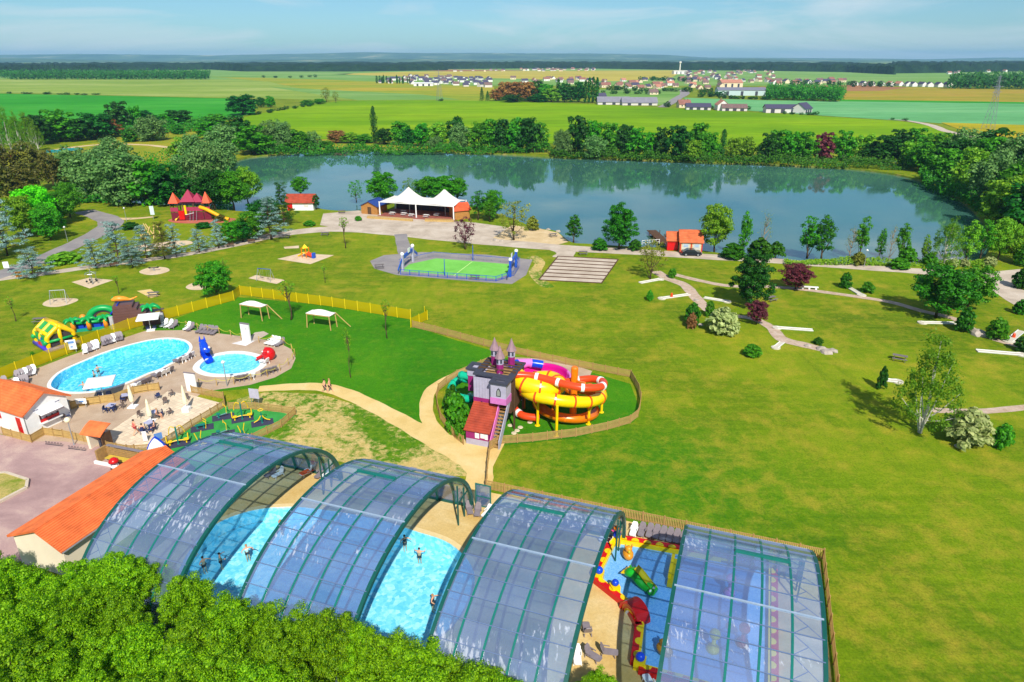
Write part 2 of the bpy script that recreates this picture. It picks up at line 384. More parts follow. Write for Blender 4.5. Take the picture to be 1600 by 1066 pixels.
field('wheat_field', [(520, 116), (640, 112), (820, 111), (1070, 110), (1050, 121), (960, 127), (800, 123), (640, 120)], .1, M_f5)
field('stubble_field', [(625, 109.5), (700, 108.8), (860, 109.8), (700, 111.8)], .12, M_f8)
field('pale_pasture', [(330, 108), (375, 105), (400, 108), (440, 113), (560, 114), (520, 119), (340, 117)], .1, M_f9)
field('ochre_field', [(1312, 135), (1420, 136.5), (1640, 140), (2300, 146), (2300, 166), (1640, 161), (1320, 157)], .1, M_f7)
field('fallow_field', [(1185, 136), (1330, 133), (1420, 137), (1380, 142), (1180, 144)], .14, M_f8)
field('verge_strip', [(1312, 156), (1640, 160.5), (2300, 166), (2300, 168), (1640, 163), (1312, 158.6)], .16, M_f2)
field('flax_field', [(1068, 153), (1200, 157), (1640, 163), (2300, 168), (2300, 205), (1640, 198), (1470, 193), (1330, 184), (1180, 174), (1085, 166)], .12, M_f6)
field('mustard_field', [(1470, 192), (1640, 197), (2300, 204), (2300, 240), (1640, 222), (1520, 210)], .18, fieldmat('mustard_field', (150, 150, 20), (196, 174, 40), (206, 176, 50), .1, .15))
field('barley_field', [(300, 214), (330, 198), (396, 180), (470, 166), (535, 158), (640, 157), (800, 158), (935, 164), (1090, 172), (1250, 180), (1340, 186), (1400, 189.5), (1450, 196), (1490, 207), (1620, 222), (1500, 234), (1200, 232), (900, 226), (600, 218), (430, 218)], .2, M_f1)
field('town_meadow', [(935, 140), (1075, 137), (1065, 150), (1035, 164), (935, 160)], .13, M_f9)
field('far_meadow', [(1240, 124), (1400, 119), (1480, 121), (1490, 128), (1420, 131), (1260, 130)], .12, M_f9)
field('dry_meadow', [(-300, 250), (60, 236), (160, 222), (240, 198), (330, 196), (420, 205), (520, 214), (700, 228), (900, 238), (1180, 246), (1180, 251), (880, 243), (600, 230), (430, 238), (330, 255), (200, 262), (60, 268), (-300, 290)], .1, M_meadow)
M_sand = soilmat('sandy_soil', (196, 168, 122), (212, 186, 140), (224, 200, 160), .3)
M_gravel = soilmat('gravel', (176, 160, 142), (198, 182, 162), (214, 200, 182), .25)
M_asph = soilmat('grey_asphalt', (136, 130, 130), (150, 144, 142), (164, 156, 150), .2, 12, .85)
M_path = soilmat('ochre_path', (214, 182, 112), (226, 196, 130), (232, 206, 148), .3)
M_deck = soilmat('pool_hall_floor', (200, 164, 92), (218, 188, 124), (228, 204, 150), .22, 5)
M_pave = soilmat('pool_paving', (176, 150, 126), (190, 166, 140), (200, 178, 154), .3, 6)
M_pink = soilmat('pink_asphalt', (156, 126, 124), (184, 152, 146), (214, 186, 168), .16, 10)
ribbon('farm_track', [(1388, 187), (1415, 189), (1445, 194), (1462, 199), (1480, 206), (1530, 216)], [2, 4, 6, 6, 6, 6], .24, M_gravel)
ribbon('town_road', [(1035, 168), (1048, 161), (1060, 153), (1070, 147), (1068, 141)], [9, 9, 10, 11, 12], .22, M_asph)
ribbon('dirt_track', [(80, 236), (120, 230), (170, 226), (240, 228), (320, 240)], 4, .14, M_sand)

# park lawns, paths and yards
sheet('watered_lawn', PX([(226, 516), (366, 464), (520, 478), (642, 493), (650, 512), (720, 534), (797, 556), (740, 572), (700, 590), (676, 612), (668, 640), (690, 672), (720, 700), (640, 660), (560, 622), (500, 604), (410, 606), (300, 615), (240, 560)]), .012, M_bright, [POOL_A, POOL_B])
sheet('slide_lawn', PX([(700, 605), (745, 575), (800, 556), (900, 575), (985, 600), (1000, 640), (990, 660), (900, 685), (800, 695), (740, 700), (700, 670), (690, 630)]), .013, M_bright)
sheet('worn_verge', PX([(300, 640), (420, 612), (500, 616), (560, 634), (640, 672), (735, 718), (740, 745), (640, 740), (520, 720), (380, 700), (310, 700)]), .014, M_worn)
ribbon('park_track', [(-60, 446), (0, 436), (80, 426), (150, 416), (230, 406), (300, 396), (370, 382), (440, 366), (520, 358), (600, 362), (700, 372), (800, 381), (900, 389), (1000, 394), (1100, 401), (1200, 407), (1320, 416), (1420, 423), (1510, 430), (1550, 440), (1600, 470), (1680, 510)], [3, 3, 3, 3, 3, 3, 3.5, 5, 6, 6, 6, 6, 5, 5, 4.5, 4, 4, 4, 5, 6, 6, 6], .022, M_gravel)
sheet('track_fork', PX([(1500, 428), (1560, 424), (1620, 418), (1640, 436), (1560, 452), (1530, 446)]), .02, M_gravel)
ribbon('access_road', [(130, 330), (165, 341), (172, 352), (140, 371), (95, 392), (40, 415), (-30, 440)], [5, 6, 6, 5.2, 5, 5, 5], .026, M_asph)
ribbon('playground_path', [(165, 342), (205, 342), (240, 339)], [4, 2.4, 1.6], .024, M_sand)
sheet('lakeside_yard', PX([(505, 334), (560, 329), (600, 337), (700, 345), (742, 348), (800, 356), (812, 366), (770, 376), (640, 366), (545, 360), (500, 352)]), .018, M_gravel)
sheet('beach', PX([(800, 352), (842, 357), (872, 364), (888, 378), (860, 386), (800, 384), (770, 372)]), .019, M_sand)
ribbon('court_path', [(626, 366), (629, 380), (636, 396)], [3, 3, 4], .024, M_asph)
sheet('court_surround', PX([(578, 408), (600, 399), (660, 394), (760, 398), (832, 406), (822, 430), (800, 444), (740, 440), (620, 430), (585, 420)]), .016, M_asph)
sheet('bare_earth', smooth_loop(PX([(822, 404), (838, 400), (852, 410), (846, 424), (852, 438), (866, 448), (848, 449), (832, 436), (826, 424), (836, 412)]), 3), .0155, M_worn)
BOULE = PX([(872, 401), (966, 406), (940, 443), (842, 438)])
sheet('boules_ground', BOULE, .018, M_gravel)
ribbon('boules_path', [(880, 390), (884, 396), (878, 403)], [6, 4, 4.5], .02, M_gravel)
M_golf = soilmat('minigolf_path', (176, 152, 128), (196, 172, 150), (206, 186, 170), .9, 3)
ribbon('minigolf_path', [(1024, 424), (1045, 436), (1070, 446), (1086, 464), (1100, 478), (1110, 486)], 2.2, .022, M_golf)
ribbon('minigolf_path', [(1050, 428), (1090, 438), (1140, 447), (1200, 448), (1250, 452), (1320, 461), (1390, 472), (1440, 486), (1490, 498), (1520, 515), (1560, 532), (1620, 548)], 1.6, .024, M_golf)
ribbon('minigolf_path', [(1150, 494), (1180, 499), (1206, 513), (1222, 530), (1260, 540), (1300, 550)], [1.4, 1.6, 1.8, 2.2, 2.2, 1.6], .026, M_golf)
ribbon('minigolf_path', [(1455, 641), (1530, 643), (1600, 637), (1660, 630)], 1.3, .022, M_golf)
ribbon('slide_path', [(404, 608), (450, 605), (500, 605), (540, 615), (590, 638), (640, 665), (690, 692), (735, 716), (750, 740), (742, 770), (735, 790)], [1.6, 2.0, 2.2, 2.4, 2.4, 2.6, 3.2, 3.6, 2.8, 2.6, 2.6], .024, M_path)
ribbon('slide_path', [(700, 694), (676, 668), (666, 642), (672, 612), (700, 592), (745, 572)], [2.6, 1.9, 1.7, 1.6, 1.5, 1.3], .021, M_path)
sheet('slide_apron', PX([(700, 680), (790, 690), (770, 730), (735, 745), (712, 712)]), .02, M_path)
sheet('bowl_apron', PX([(796, 558), (870, 562), (925, 580), (920, 592), (850, 580), (800, 570)]), .018, M_pave)
sheet('pool_hall_floor', [W(c, s) for c, s in ((-45.8, 24), (9.4, 24), (9.4, 53.1), (-24, 53.1), (-27, 52.6), (-46, 52))], .03, M_deck, [POOL_C])
sheet('pool_paving', PX([(-60, 625), (-40, 596), (0, 598), (110, 556), (228, 517), (300, 516), (380, 526), (432, 534), (455, 546), (462, 560), (455, 576), (430, 590), (390, 602), (320, 612), (300, 625), (250, 660), (215, 700), (150, 698), (100, 690), (40, 690), (-60, 660)]), .026, M_pave, [POOL_A, POOL_B])
def tilemat(name, base, joint, size, rot=0.0, var=.12, rough=.7):
    m, nt, out = newmat(name); v = mapping(nt, pos(nt), (1, 1, 1), (0, 0, rot))
    b = N(nt, 'TexBrick'); b.offset = 0; b.inputs['Scale'].default_value = 1 / size; b.inputs['Mortar Size'].default_value = .03; b.inputs['Brick Width'].default_value = 1; b.inputs['Row Height'].default_value = 1
    l = lin(base); b.inputs['Color1'].default_value = (*[x * (1 - var) for x in l], 1); b.inputs['Color2'].default_value = (*[min(1, x * (1 + var)) for x in l], 1); b.inputs['Mortar'].default_value = (*lin(joint), 1)
    nt.links.new(v, b.inputs['Vector'])
    c = mixc(nt, mrange(nt, noise(nt, v, .5, 5, .6), .4, .75, 0, .3), b.outputs['Color'], tuple(x * .75 for x in l))
    principled(nt, out, c, rough, .2); MATS[name] = m; return m
M_terr = tilemat('terrace_slabs', (226, 206, 176), (190, 166, 140), .6, .55)
sheet('terrace', PX([(150, 690), (262, 612), (300, 618), (352, 632), (242, 702), (190, 702)]), .034, M_terr)
sheet('car_park', PX([(-200, 680), (0, 679), (50, 691), (70, 679), (100, 683), (150, 694), (182, 708), (262, 722), (140, 810), (110, 880), (-200, 900)]), .02, M_pink)
# raised planting bed at the car park's edge
t = thing('planting_bed', 'raised dry planting bed with pale kerb at the edge of the pink car park', 'planting bed', G(18, 762))
o0 = G(18, 762)
kerbp = [G(a, b) - o0 for a, b in ((-60, 745), (10, 741), (44, 752), (42, 764), (0, 786), (-60, 812))]
m = MB()
for i in range(5): m.beam(kerbp[i] + Vector((0, 0, .14)), kerbp[i + 1] + Vector((0, 0, .14)), .28, .28)
m.build('kerb', paint('kerb_concrete', (206, 190, 168), .8), t)
inst(sheet_mesh('bed_soil', [p for p in kerbp], .2, M_dry), 'bed_soil', t)

# ------------------------------------------------------------------ pools
def causticmat(name, a, b, c, sc=2.2):  # pool tile colour with the bright ripple of caustics painted in as cells
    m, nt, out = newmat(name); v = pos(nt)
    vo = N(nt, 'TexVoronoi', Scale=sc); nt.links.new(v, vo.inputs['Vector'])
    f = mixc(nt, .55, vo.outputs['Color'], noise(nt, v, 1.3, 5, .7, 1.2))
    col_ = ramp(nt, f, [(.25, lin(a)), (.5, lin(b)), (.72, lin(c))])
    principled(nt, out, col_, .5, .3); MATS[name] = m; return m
def schlick(nt, f0, f1, normal=None):
    """reflectance that is the same from both sides of a sheet"""
    lw = N(nt, 'LayerWeight', Blend=.5)
    if normal is not None: nt.links.new(normal, lw.inputs['Normal'])
    pw = N(nt, 'Math', operation='POWER'); nt.links.new(lw.outputs['Facing'], pw.inputs[0]); pw.inputs[1].default_value = 5.0
    return mrange(nt, pw.outputs[0], 0, 1, f0, f1)
def watermat(name, tint, wave=2.4, h=.06):
    """clear pool water: tinted, with a rippled reflecting surface"""
    m, nt, out = newmat(name); v = pos(nt)
    w = mixc(nt, .5, noise(nt, v, wave, 4, .6, .8), noise(nt, v, wave * 3, 3, .6, .5))
    bn = N(nt, 'Bump', Strength=1.0, Distance=h); nt.links.new(w, bn.inputs['Height'])
    tr = N(nt, 'BsdfTransparent'); tr.inputs['Color'].default_value = (*tint, 1)
    gl = N(nt, 'BsdfGlossy'); gl.inputs['Roughness'].default_value = .03; nt.links.new(bn.outputs[0], gl.inputs['Normal'])
    mx = N(nt, 'MixShader'); nt.links.new(schlick(nt, .03, .9, bn.outputs[0]), mx.inputs[0]); nt.links.new(tr.outputs[0], mx.inputs[1]); nt.links.new(gl.outputs[0], mx.inputs[2]); nt.links.new(mx.outputs[0], out.inputs['Surface'])
    return m
M_tileA = causticmat('pool_painted_caustics', (60, 190, 236), (110, 222, 248), (232, 252, 255), 3.4)  # near-white tone imitates sunlight rippling on the pool tiles
M_tileC = causticmat('hall_pool_painted_caustics', (120, 212, 242), (170, 234, 250), (240, 253, 255), 3.0)
M_coping = paint('pool_coping', (236, 236, 230), .5, .05)
M_wA = watermat('pool_water', (.60, .95, 1.0)); M_wC = watermat('hall_pool_water', (.72, .97, 1.0), 2.0)
def pool(name, label, outline, depth, tile, wat, cop=.45, copmat=None):
    c = sum(outline, Vector()) / len(outline); c.z = 0
    t = thing(name, label, 'pool', c)
    lo = [p - c for p in outline]
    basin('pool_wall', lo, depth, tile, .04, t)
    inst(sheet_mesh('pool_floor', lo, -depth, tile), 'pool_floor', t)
    inst(sheet_mesh('water', lo, -.06, wat), 'water', t)
    n = len(lo); off = []
    for i, p in enumerate(lo):
        tg = (lo[(i + 1) % n] - lo[i - 1]).normalized(); q = Vector((tg.y, -tg.x, 0))
        off.append(p + q * cop if not inside((p + q * .2).x, (p + q * .2).y, lo) else p - q * cop)
    m = MB(); m.v = [(p.x, p.y, z) for z in (.0, .075) for p in lo] + [(p.x, p.y, z) for z in (.0, .075) for p in off]
    for i in range(n):
        j = (i + 1) % n; m.f += [(n + i, n + j, 3 * n + j, 3 * n + i), (2 * n + i, 3 * n + i, 3 * n + j, 2 * n + j), (i, j, n + j, n + i)]
    m.build('coping', copmat or M_coping, t); return t
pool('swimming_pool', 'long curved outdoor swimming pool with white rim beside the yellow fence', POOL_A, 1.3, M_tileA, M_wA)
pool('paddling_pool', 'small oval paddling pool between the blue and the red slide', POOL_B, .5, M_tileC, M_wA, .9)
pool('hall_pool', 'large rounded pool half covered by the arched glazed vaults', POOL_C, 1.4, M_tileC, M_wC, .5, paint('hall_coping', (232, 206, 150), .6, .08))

# ------------------------------------------------------------------ vaulted pool enclosure: four arched modules
SPAN_A, ARCH_H, S0 = 11.53, 7.69, 38.76
def arch(t, k=1.0, dz=0.0):
    e = 2 / 2.04; ct, st = math.cos(t), math.sin(t)
    return (math.copysign(abs(ct) ** e, ct) * -(SPAN_A * k), abs(st) ** e * (ARCH_H * k) + dz)
NP = 26
TT = [math.pi * i / NP for i in range(NP + 1)]
# equal arc lengths round the arch
dense = [arch(math.pi * i / 400) for i in range(401)]; cum = [0]
for i in range(400): cum.append(cum[-1] + math.dist(dense[i], dense[i + 1]))
NPAN = 20
PT = []
for k in range(NPAN * 2 + 1):
    d = cum[-1] * k / (NPAN * 2); j = next(i for i in range(401) if cum[i] >= d - 1e-6); PT.append(math.pi * j / 400)
M_green = paint('green_steel', (18, 112, 100), .35, .08, 1.5, .5)
M_dkgreen = paint('dark_green_steel', (12, 84, 74), .4, .08, 1.5, .5)
M_alu = paint('purlin_alu', (96, 116, 150), .35, .05, 1, .5)
def polycarb():
    m, nt, out = newmat('polycarbonate'); v = pos(nt); o = objc(nt)
    # condensation and lime streaks running down the sheets: x across, angle round the vault
    sp_ = N(nt, 'SeparateXYZ'); nt.links.new(o, sp_.inputs[0]); at_ = N(nt, 'Math', operation='ARCTAN2'); nt.links.new(sp_.outputs['Z'], at_.inputs[0]); nt.links.new(sp_.outputs['Y'], at_.inputs[1])
    oi = N(nt, 'ObjectInfo'); gp = N(nt, 'SeparateXYZ'); nt.links.new(v, gp.inputs[0])
    cb = N(nt, 'CombineXYZ'); nt.links.new(gp.outputs['X'], cb.inputs[0]); nt.links.new(gp.outputs['Y'], cb.inputs[1]); nt.links.new(at_.outputs[0], cb.inputs[2])
    patch = noise(nt, mapping(nt, cb.outputs[0], (.10, .10, 2.2)), 1.0, 3, .5, .3)
    stv = noise(nt, mapping(nt, cb.outputs[0], (2.6, -.9, 1.1), (0, 0, TH)), 1.5, 4, .7, .15)
    haze_ = mrange(nt, mixc(nt, .5, patch, stv), .582, .635, 0, .62)
    tr = N(nt, 'BsdfTransparent'); nt.links.new(ramp(nt, noise(nt, o, 1.5, 3), [(.3, (.42, .66, .90)), (.7, (.54, .74, .94))]), tr.inputs['Color'])
    di = N(nt, 'BsdfPrincipled'); di.inputs['Base Color'].default_value = (.34, .46, .82, 1); di.inputs['Roughness'].default_value = .25
    tl = N(nt, 'BsdfTranslucent'); tl.inputs['Color'].default_value = (.55, .62, .80, 1)
    a = N(nt, 'MixShader'); nt.links.new(mrange(nt, oi.outputs['Random'], 0, 1, .22, .40), a.inputs[0]); nt.links.new(tr.outputs[0], a.inputs[1]); nt.links.new(di.outputs[0], a.inputs[2])
    wh = N(nt, 'BsdfDiffuse'); wh.inputs['Color'].default_value = (.74, .78, .86, 1)
    a2 = N(nt, 'MixShader'); nt.links.new(haze_, a2.inputs[0]); nt.links.new(a.outputs[0], a2.inputs[1]); nt.links.new(wh.outputs[0], a2.inputs[2])
    gl = N(nt, 'BsdfGlossy'); gl.inputs['Roughness'].default_value = .1; gl.inputs['Color'].default_value = (.92, .95, 1, 1)
    bn = N(nt, 'Bump', Strength=.25, Distance=.02); nt.links.new(noise(nt, o, .9, 2), bn.inputs['Height']); nt.links.new(bn.outputs[0], gl.inputs['Normal'])
    fm = schlick(nt, .24, .97)
    b = N(nt, 'MixShader'); nt.links.new(fm, b.inputs[0]); nt.links.new(a2.outputs[0], b.inputs[1]); nt.links.new(gl.outputs[0], b.inputs[2])
    # the fluted sheets smear glare along the vault: a second, stretched gloss lobe
    an = N(nt, 'BsdfAnisotropic'); an.inputs['Roughness'].default_value = .32; an.inputs['Anisotropy'].default_value = .96
    ax = N(nt, 'CombineXYZ'); [setattr(ax.inputs[i], 'default_value', UU[i]) for i in range(3)]; nt.links.new(ax.outputs[0], an.inputs['Tangent'])
    e = N(nt, 'MixShader', Fac=.09); nt.links.new(b.outputs[0], e.inputs[1]); nt.links.new(an.outputs[0], e.inputs[2]); nt.links.new(e.outputs[0], out.inputs['Surface'])
    return m
M_pc = polycarb()
CW = 9.18; BW = CW / 5
def ribmesh(name, w, d, t0=0.0, t1=math.pi, k=1.0, mat=M_green):
    m = MB(); ts = [t0 + (t1 - t0) * i / 40 for i in range(41)]
    for kk in range(41):
        p0 = arch(ts[kk], k); p1 = arch(ts[kk], k - d / 9.0)
        m.v += [(-w / 2, p0[0], p0[1]), (w / 2, p0[0], p0[1]), (w / 2, p1[0], p1[1]), (-w / 2, p1[0], p1[1])]
    for i in range(40):
        b = 4 * i
        for j in range(4): m.f.append((b + j, b + (j + 1) % 4, b + 4 + (j + 1) % 4, b + 4 + j))
    m.f += [(3, 2, 1, 0), (160, 161, 162, 163)]
    return m.mesh(name, mat)
rib_in = ribmesh('rib', .15, .2); rib_end = ribmesh('end_rib', .26, .32, mat=M_dkgreen)
pan_meshes = []
for k in range(NPAN):
    m = MB()
    for q in range(3):
        p = arch(PT[2 * k + q], .996); m.v += [(-BW / 2 + .08, p[0], p[1]), (BW / 2 - .08, p[0], p[1])]
    m.f = [(0, 1, 3, 2), (2, 3, 5, 4)]; me = m.mesh('glazing_panel', M_pc, True); pan_meshes.append(me)
pur = MB().box(-CW / 2, CW / 2, -.03, .03, -.03, .03).mesh('purlin', M_alu)
ridge = MB().box(-CW / 2, CW / 2, -.06, .06, -.05, .05).mesh('joint_rail', paint('joint_rail', (150, 170, 190), .4))
gbar = MB().box(-BW, BW, -.14, .14, -.1, .12).mesh('green_crossbar', M_green)
truss = MB()
for k in range(2, NPAN * 2 - 2, 2):
    a_, b_, c_ = arch(PT[k], .985), arch(PT[k + 1], .985), arch(PT[k + 2], .985)
    truss.beam((-BW, a_[0], a_[1]), (-BW / 2, b_[0], b_[1]), .04); truss.beam((-BW / 2, b_[0], b_[1]), (0, a_[0], a_[1]), .03); truss.beam((-BW / 2, b_[0], b_[1]), (-BW, c_[0], c_[1]), .04)
truss_me = truss.mesh('bracing', M_alu)
foot = MB().box(-CW / 2, CW / 2, -.15, .15, 0, .22).mesh('base_rail', M_dkgreen)
VAULTS = [(-45.47, 'leftmost, beside the orange tiled shed'), (-30.9, 'second from the left, over the pool'), (-16.22, 'third from the left, beside the splash basin'), (-1.68, 'rightmost, over the splash basin')]
for vi, (c0, lab) in enumerate(VAULTS):
    t = thing('vaulted_enclosure', 'arched glazed vault with green ribs, ' + lab, 'pool enclosure', W(c0 + CW / 2, S0, .03), RZ, 'arched vaults over the pool')
    for k in range(6):
        inst(rib_end if k in (0, 5) else rib_in, 'rib', t, (-CW / 2 + BW * k, 0, 0))
    for bay in range(5):
        for k in range(NPAN): inst(pan_meshes[k], 'glazing_panel', t, (-CW / 2 + BW * (bay + .5), 0, 0))
    for k in range(1, NPAN):
        p = arch(PT[2 * k], 1.0); jt = k in (9, )
        q0, q1 = arch(PT[2 * k] - .02), arch(PT[2 * k] + .02); a = math.atan2(q1[1] - q0[1], q1[0] - q0[0])
        inst(ridge if jt else pur, 'joint_rail' if jt else 'purlin', t, (0, p[0], p[1]), (a, 0, 0))
    p = arch(PT[25], 1.004); q0, q1 = arch(PT[25] - .02), arch(PT[25] + .02)
    inst(gbar, 'green_crossbar', t, (-CW / 2 + BW * (3 if vi == 3 else 2), p[0], p[1]), (math.atan2(q1[1] - q0[1], q1[0] - q0[0]), 0, 0))
    if vi == 0: inst(truss_me, 'bracing', t, (-CW / 2 + BW, 0, 0))
    if vi == 3: inst(truss_me, 'bracing', t, (CW / 2, 0, 0))
    for sgn in (-1, 1): inst(foot, 'base_rail', t, (0, sgn * SPAN_A * 1.0, 0))
    # low glazed walls with posts and door frames at the far foot
    m = MB()
    for x in (-CW / 2 + .2, CW / 2 - .2):
        for yy, zt in ((SPAN_A - 3.0, 4.6), (SPAN_A - 1.6, 3.5)):
            if x > 0: m.box(x - .06, x + .06, yy - .06, yy + .06, 0, zt - .3)
        if x > 0: m.box(x - .05, x + .05, SPAN_A - 3.0, SPAN_A - .3, 2.3, 2.4)
    m.build('door_frame', M_dkgreen, t)
# open glazed gate leaf by the second vault
t = thing('gate_leaf', 'open green framed glass gate leaf by the second vault', 'gate', W(-21.5, 50.6, .03), RZ)
m = MB()
for x in (0, 1.5): m.box(x - .05, x + .05, -.05, .05, 0, 2.6)
for z in (.1, 1.2, 2.55): m.box(.05, 1.45, -.04, .04, z - .05, z + .05)
m.build('frame', M_green, t)
MB().box(.05, 1.45, -.01, .01, .15, 2.5).build('pane', M_pc, t)

# ------------------------------------------------------------------ trees
M_bark = paint('bark', (92, 76, 58), .9, .25, 3, .1, bump=.02); M_birchbark = paint('birch_bark', (206, 200, 190), .8, .25, 4, .1)
LM = dict(
    fg=leafmat('hornbeam_leaves', (24, 76, 4), (128, 170, 18), .42, hue=.006), oak=leafmat('oak_leaves', (20, 66, 10), (52, 112, 18), .3), dark=leafmat('dark_leaves', (12, 54, 14), (34, 92, 24), .28),
    green=leafmat('green_leaves', (26, 88, 12), (72, 138, 24), .32), light=leafmat('light_leaves', (62, 112, 22), (112, 152, 44), .35), willow=leafmat('willow_leaves', (50, 90, 44), (98, 136, 76), .3, bl=.85),
    bright=leafmat('spring_leaves', (60, 146, 10), (104, 190, 22), .4), plum=leafmat('plum_leaves', (54, 20, 34), (98, 44, 60), .25, bl=.9), grey=leafmat('grey_leaves', (96, 116, 66), (156, 168, 116), .3, bl=.9),
    cedar=leafmat('blue_cedar_needles', (54, 88, 82), (122, 152, 146), .15, bl=1), pine=leafmat('brownish_pine_needles', (52, 64, 26), (92, 92, 46), .2), birch=leafmat('birch_leaves', (44, 86, 14), (96, 136, 34), .4),
    brown=leafmat('brown_leaves', (96, 66, 42), (142, 104, 70), .25), maroon=leafmat('maroon_leaves', (84, 60, 48), (126, 90, 70), .25), olive=leafmat('olive_leaves', (70, 92, 34), (122, 128, 60), .3))
def leafquads(name, C, Nn, size, mat, aspect=.62):
    n = len(C); r = rng.normal(size=(n, 3)); t = np.cross(Nn, r); t /= np.linalg.norm(t, axis=1, keepdims=True) + 1e-9
    b = np.cross(Nn, t); b /= np.linalg.norm(b, axis=1, keepdims=True) + 1e-9
    s = (size * rng.uniform(.65, 1.35, n))[:, None]
    V = np.empty((n, 4, 3)); V[:, 0] = C - t * s * .5; V[:, 1] = C + b * s * .5 * aspect + Nn * s * .08; V[:, 2] = C + t * s * .5; V[:, 3] = C - b * s * .5 * aspect + Nn * s * .08
    me = bpy.data.meshes.new(name); me.vertices.add(4 * n); me.vertices.foreach_set('co', V.ravel())
    me.loops.add(4 * n); me.loops.foreach_set('vertex_index', np.arange(4 * n, dtype=np.int32))
    me.polygons.add(n); me.polygons.foreach_set('loop_start', np.arange(0, 4 * n, 4, dtype=np.int32)); me.update(calc_edges=True)
    me.materials.append(mat); return me
def clumpleaves(cent, rad, per, fill=.5, upb=.35):
    """leaves scattered over ellipsoidal clumps; normals lean outwards and up"""
    C = []; Nn = []
    for c, rd, k in zip(cent, rad, per):
        d = rng.normal(size=(k, 3)); d /= np.linalg.norm(d, axis=1, keepdims=True)
        d[:, 2] = np.where(rng.random(k) < .6, np.abs(d[:, 2]), d[:, 2])
        rr = rng.random(k)[:, None] ** fill; C.append(np.asarray(c) + d * rr * np.asarray(rd)); Nn.append(d + np.array([0, 0, upb]) + rng.normal(size=(k, 3)) * .45)
    C = np.concatenate(C); Nn = np.concatenate(Nn); Nn /= np.linalg.norm(Nn, axis=1, keepdims=True); return C, Nn
def trunkmesh(name, h, r, limbs, mat, n=7, lean=.15):
    m = MB(); k = 6; ph = random.random() * 6
    path = [Vector((lean * math.sin(ph + i), lean * math.cos(ph + i * 1.3), h * i / k)) if i else Vector((0, 0, -.15)) for i in range(k + 1)]
    m.tube(path, [r * (1.25 if i == 0 else 1 - .8 * i / k) for i in range(k + 1)], n)
    for z, e in limbs:
        s = path[min(k, max(0, int(z / h * k)))]; e = Vector(e); mid = s.lerp(e, .5) + Vector((0, 0, -.08 * (e - s).length))
        m.tube([s, mid, e], [r * .45, r * .3, r * .08], 5, caps=False)
    return m.mesh(name, mat, True)
def broad(seed, h=10, rx=3.8, zb=2.2, ncl=46, per=80, ls=.42, cr=.24, egg=.12, mat=None, bark=None, droop=0, fillin=.25, top=1.0):
    global rng
    rng = np.random.default_rng(seed); random.seed(seed)
    cz = (h + zb) / 2; rz_ = (h - zb) / 2; cent = []; rad = []; pr = []
    ga = math.pi * (3 - 5 ** .5)
    for i in range(ncl):
        z = 1 - 2 * (i + .5) / ncl; q = math.sqrt(1 - z * z); a = i * ga + rng.uniform(-.4, .4); f = rng.uniform(.5, 1.02)
        w = 1 - egg * z * top
        cr_ = cr * rng.uniform(.7, 1.3)
        cent.append((q * math.cos(a) * rx * f * w, q * math.sin(a) * rx * f * w, cz + z * rz_ * f - droop * q * rng.random())); rad.append((rx * cr_, rx * cr_, rx * cr_ * (.8 + droop * .5))); pr.append(int(per * rng.uniform(.6, 1.3)))
    nin = int(ncl * fillin)
    for i in range(nin):
        d = rng.normal(size=3) * .3; cent.append((d[0] * rx, d[1] * rx, cz + d[2] * rz_)); rad.append((rx * .3, rx * .3, rz_ * .3)); pr.append(per)
    C, Nn = clumpleaves(cent, rad, pr)
    me = leafquads('crown', C, Nn, ls, mat)
    limbs = [(zb * rng.uniform(.6, 1.2) + .3 * rng.random() * h, cent[i]) for i in range(0, ncl, max(1, ncl // 9))]
    return me, trunkmesh('trunk', h * .8, .022 * h, limbs, bark or M_bark)
def cedar(seed, h=10, rx=4.2, mat=None, tiers=6, ls=.34, per=110):
    global rng
    rng = np.random.default_rng(seed); random.seed(seed); cent = []; rad = []; pr = []; limbs = []
    for i in range(tiers):
        f = i / (tiers - 1); z = h * (.22 + .76 * f); R_ = rx * (1 - .62 * f) * rng.uniform(.6, 1.2); nb = int(7 - 4 * f); a0 = rng.random() * 6
        for j in range(nb):
            a = a0 + math.tau * j / nb + rng.uniform(-.3, .3); rr = R_ * rng.uniform(.7, 1.1)
            limbs.append((z - .3, (rr * math.cos(a), rr * math.sin(a), z)))
            for q in (.45, .75, 1.0):
                cent.append((rr * q * math.cos(a), rr * q * math.sin(a), z + .25 * math.sin(q * 3) + rng.uniform(-.5, .5))); rad.append((rx * .2, rx * .2, .3)); pr.append(per // 2)
    cent.append((0, 0, h * .97)); rad.append((.4, .4, .5)); pr.append(40)
    C, Nn = clumpleaves(cent, rad, pr, .5, .8)
    return leafquads('crown', C, Nn, ls, mat, .45), trunkmesh('trunk', h * .96, .02 * h, limbs, M_bark)
def conifer(seed, h=10, rx=2.0, mat=None, ls=.4, n=1500):
    global rng
    rng = np.random.default_rng(seed); random.seed(seed)
    f = rng.random(n) ** .8; z = h * (.06 + .94 * f); a = rng.random(n) * math.tau; r = rx * (1 - f) ** .8 * (.55 + .5 * rng.random(n)) * (1 + .25 * np.sin(f * 40)) + .08
    C = np.stack([r * np.cos(a), r * np.sin(a), z], 1); Nn = np.stack([np.cos(a), np.sin(a), .5 + 0 * a], 1) + rng.normal(size=(n, 3)) * .4; Nn /= np.linalg.norm(Nn, axis=1, keepdims=True)
    return leafquads('crown', C, Nn, ls, mat, .6), trunkmesh('trunk', h * .9, .018 * h, [], M_bark)
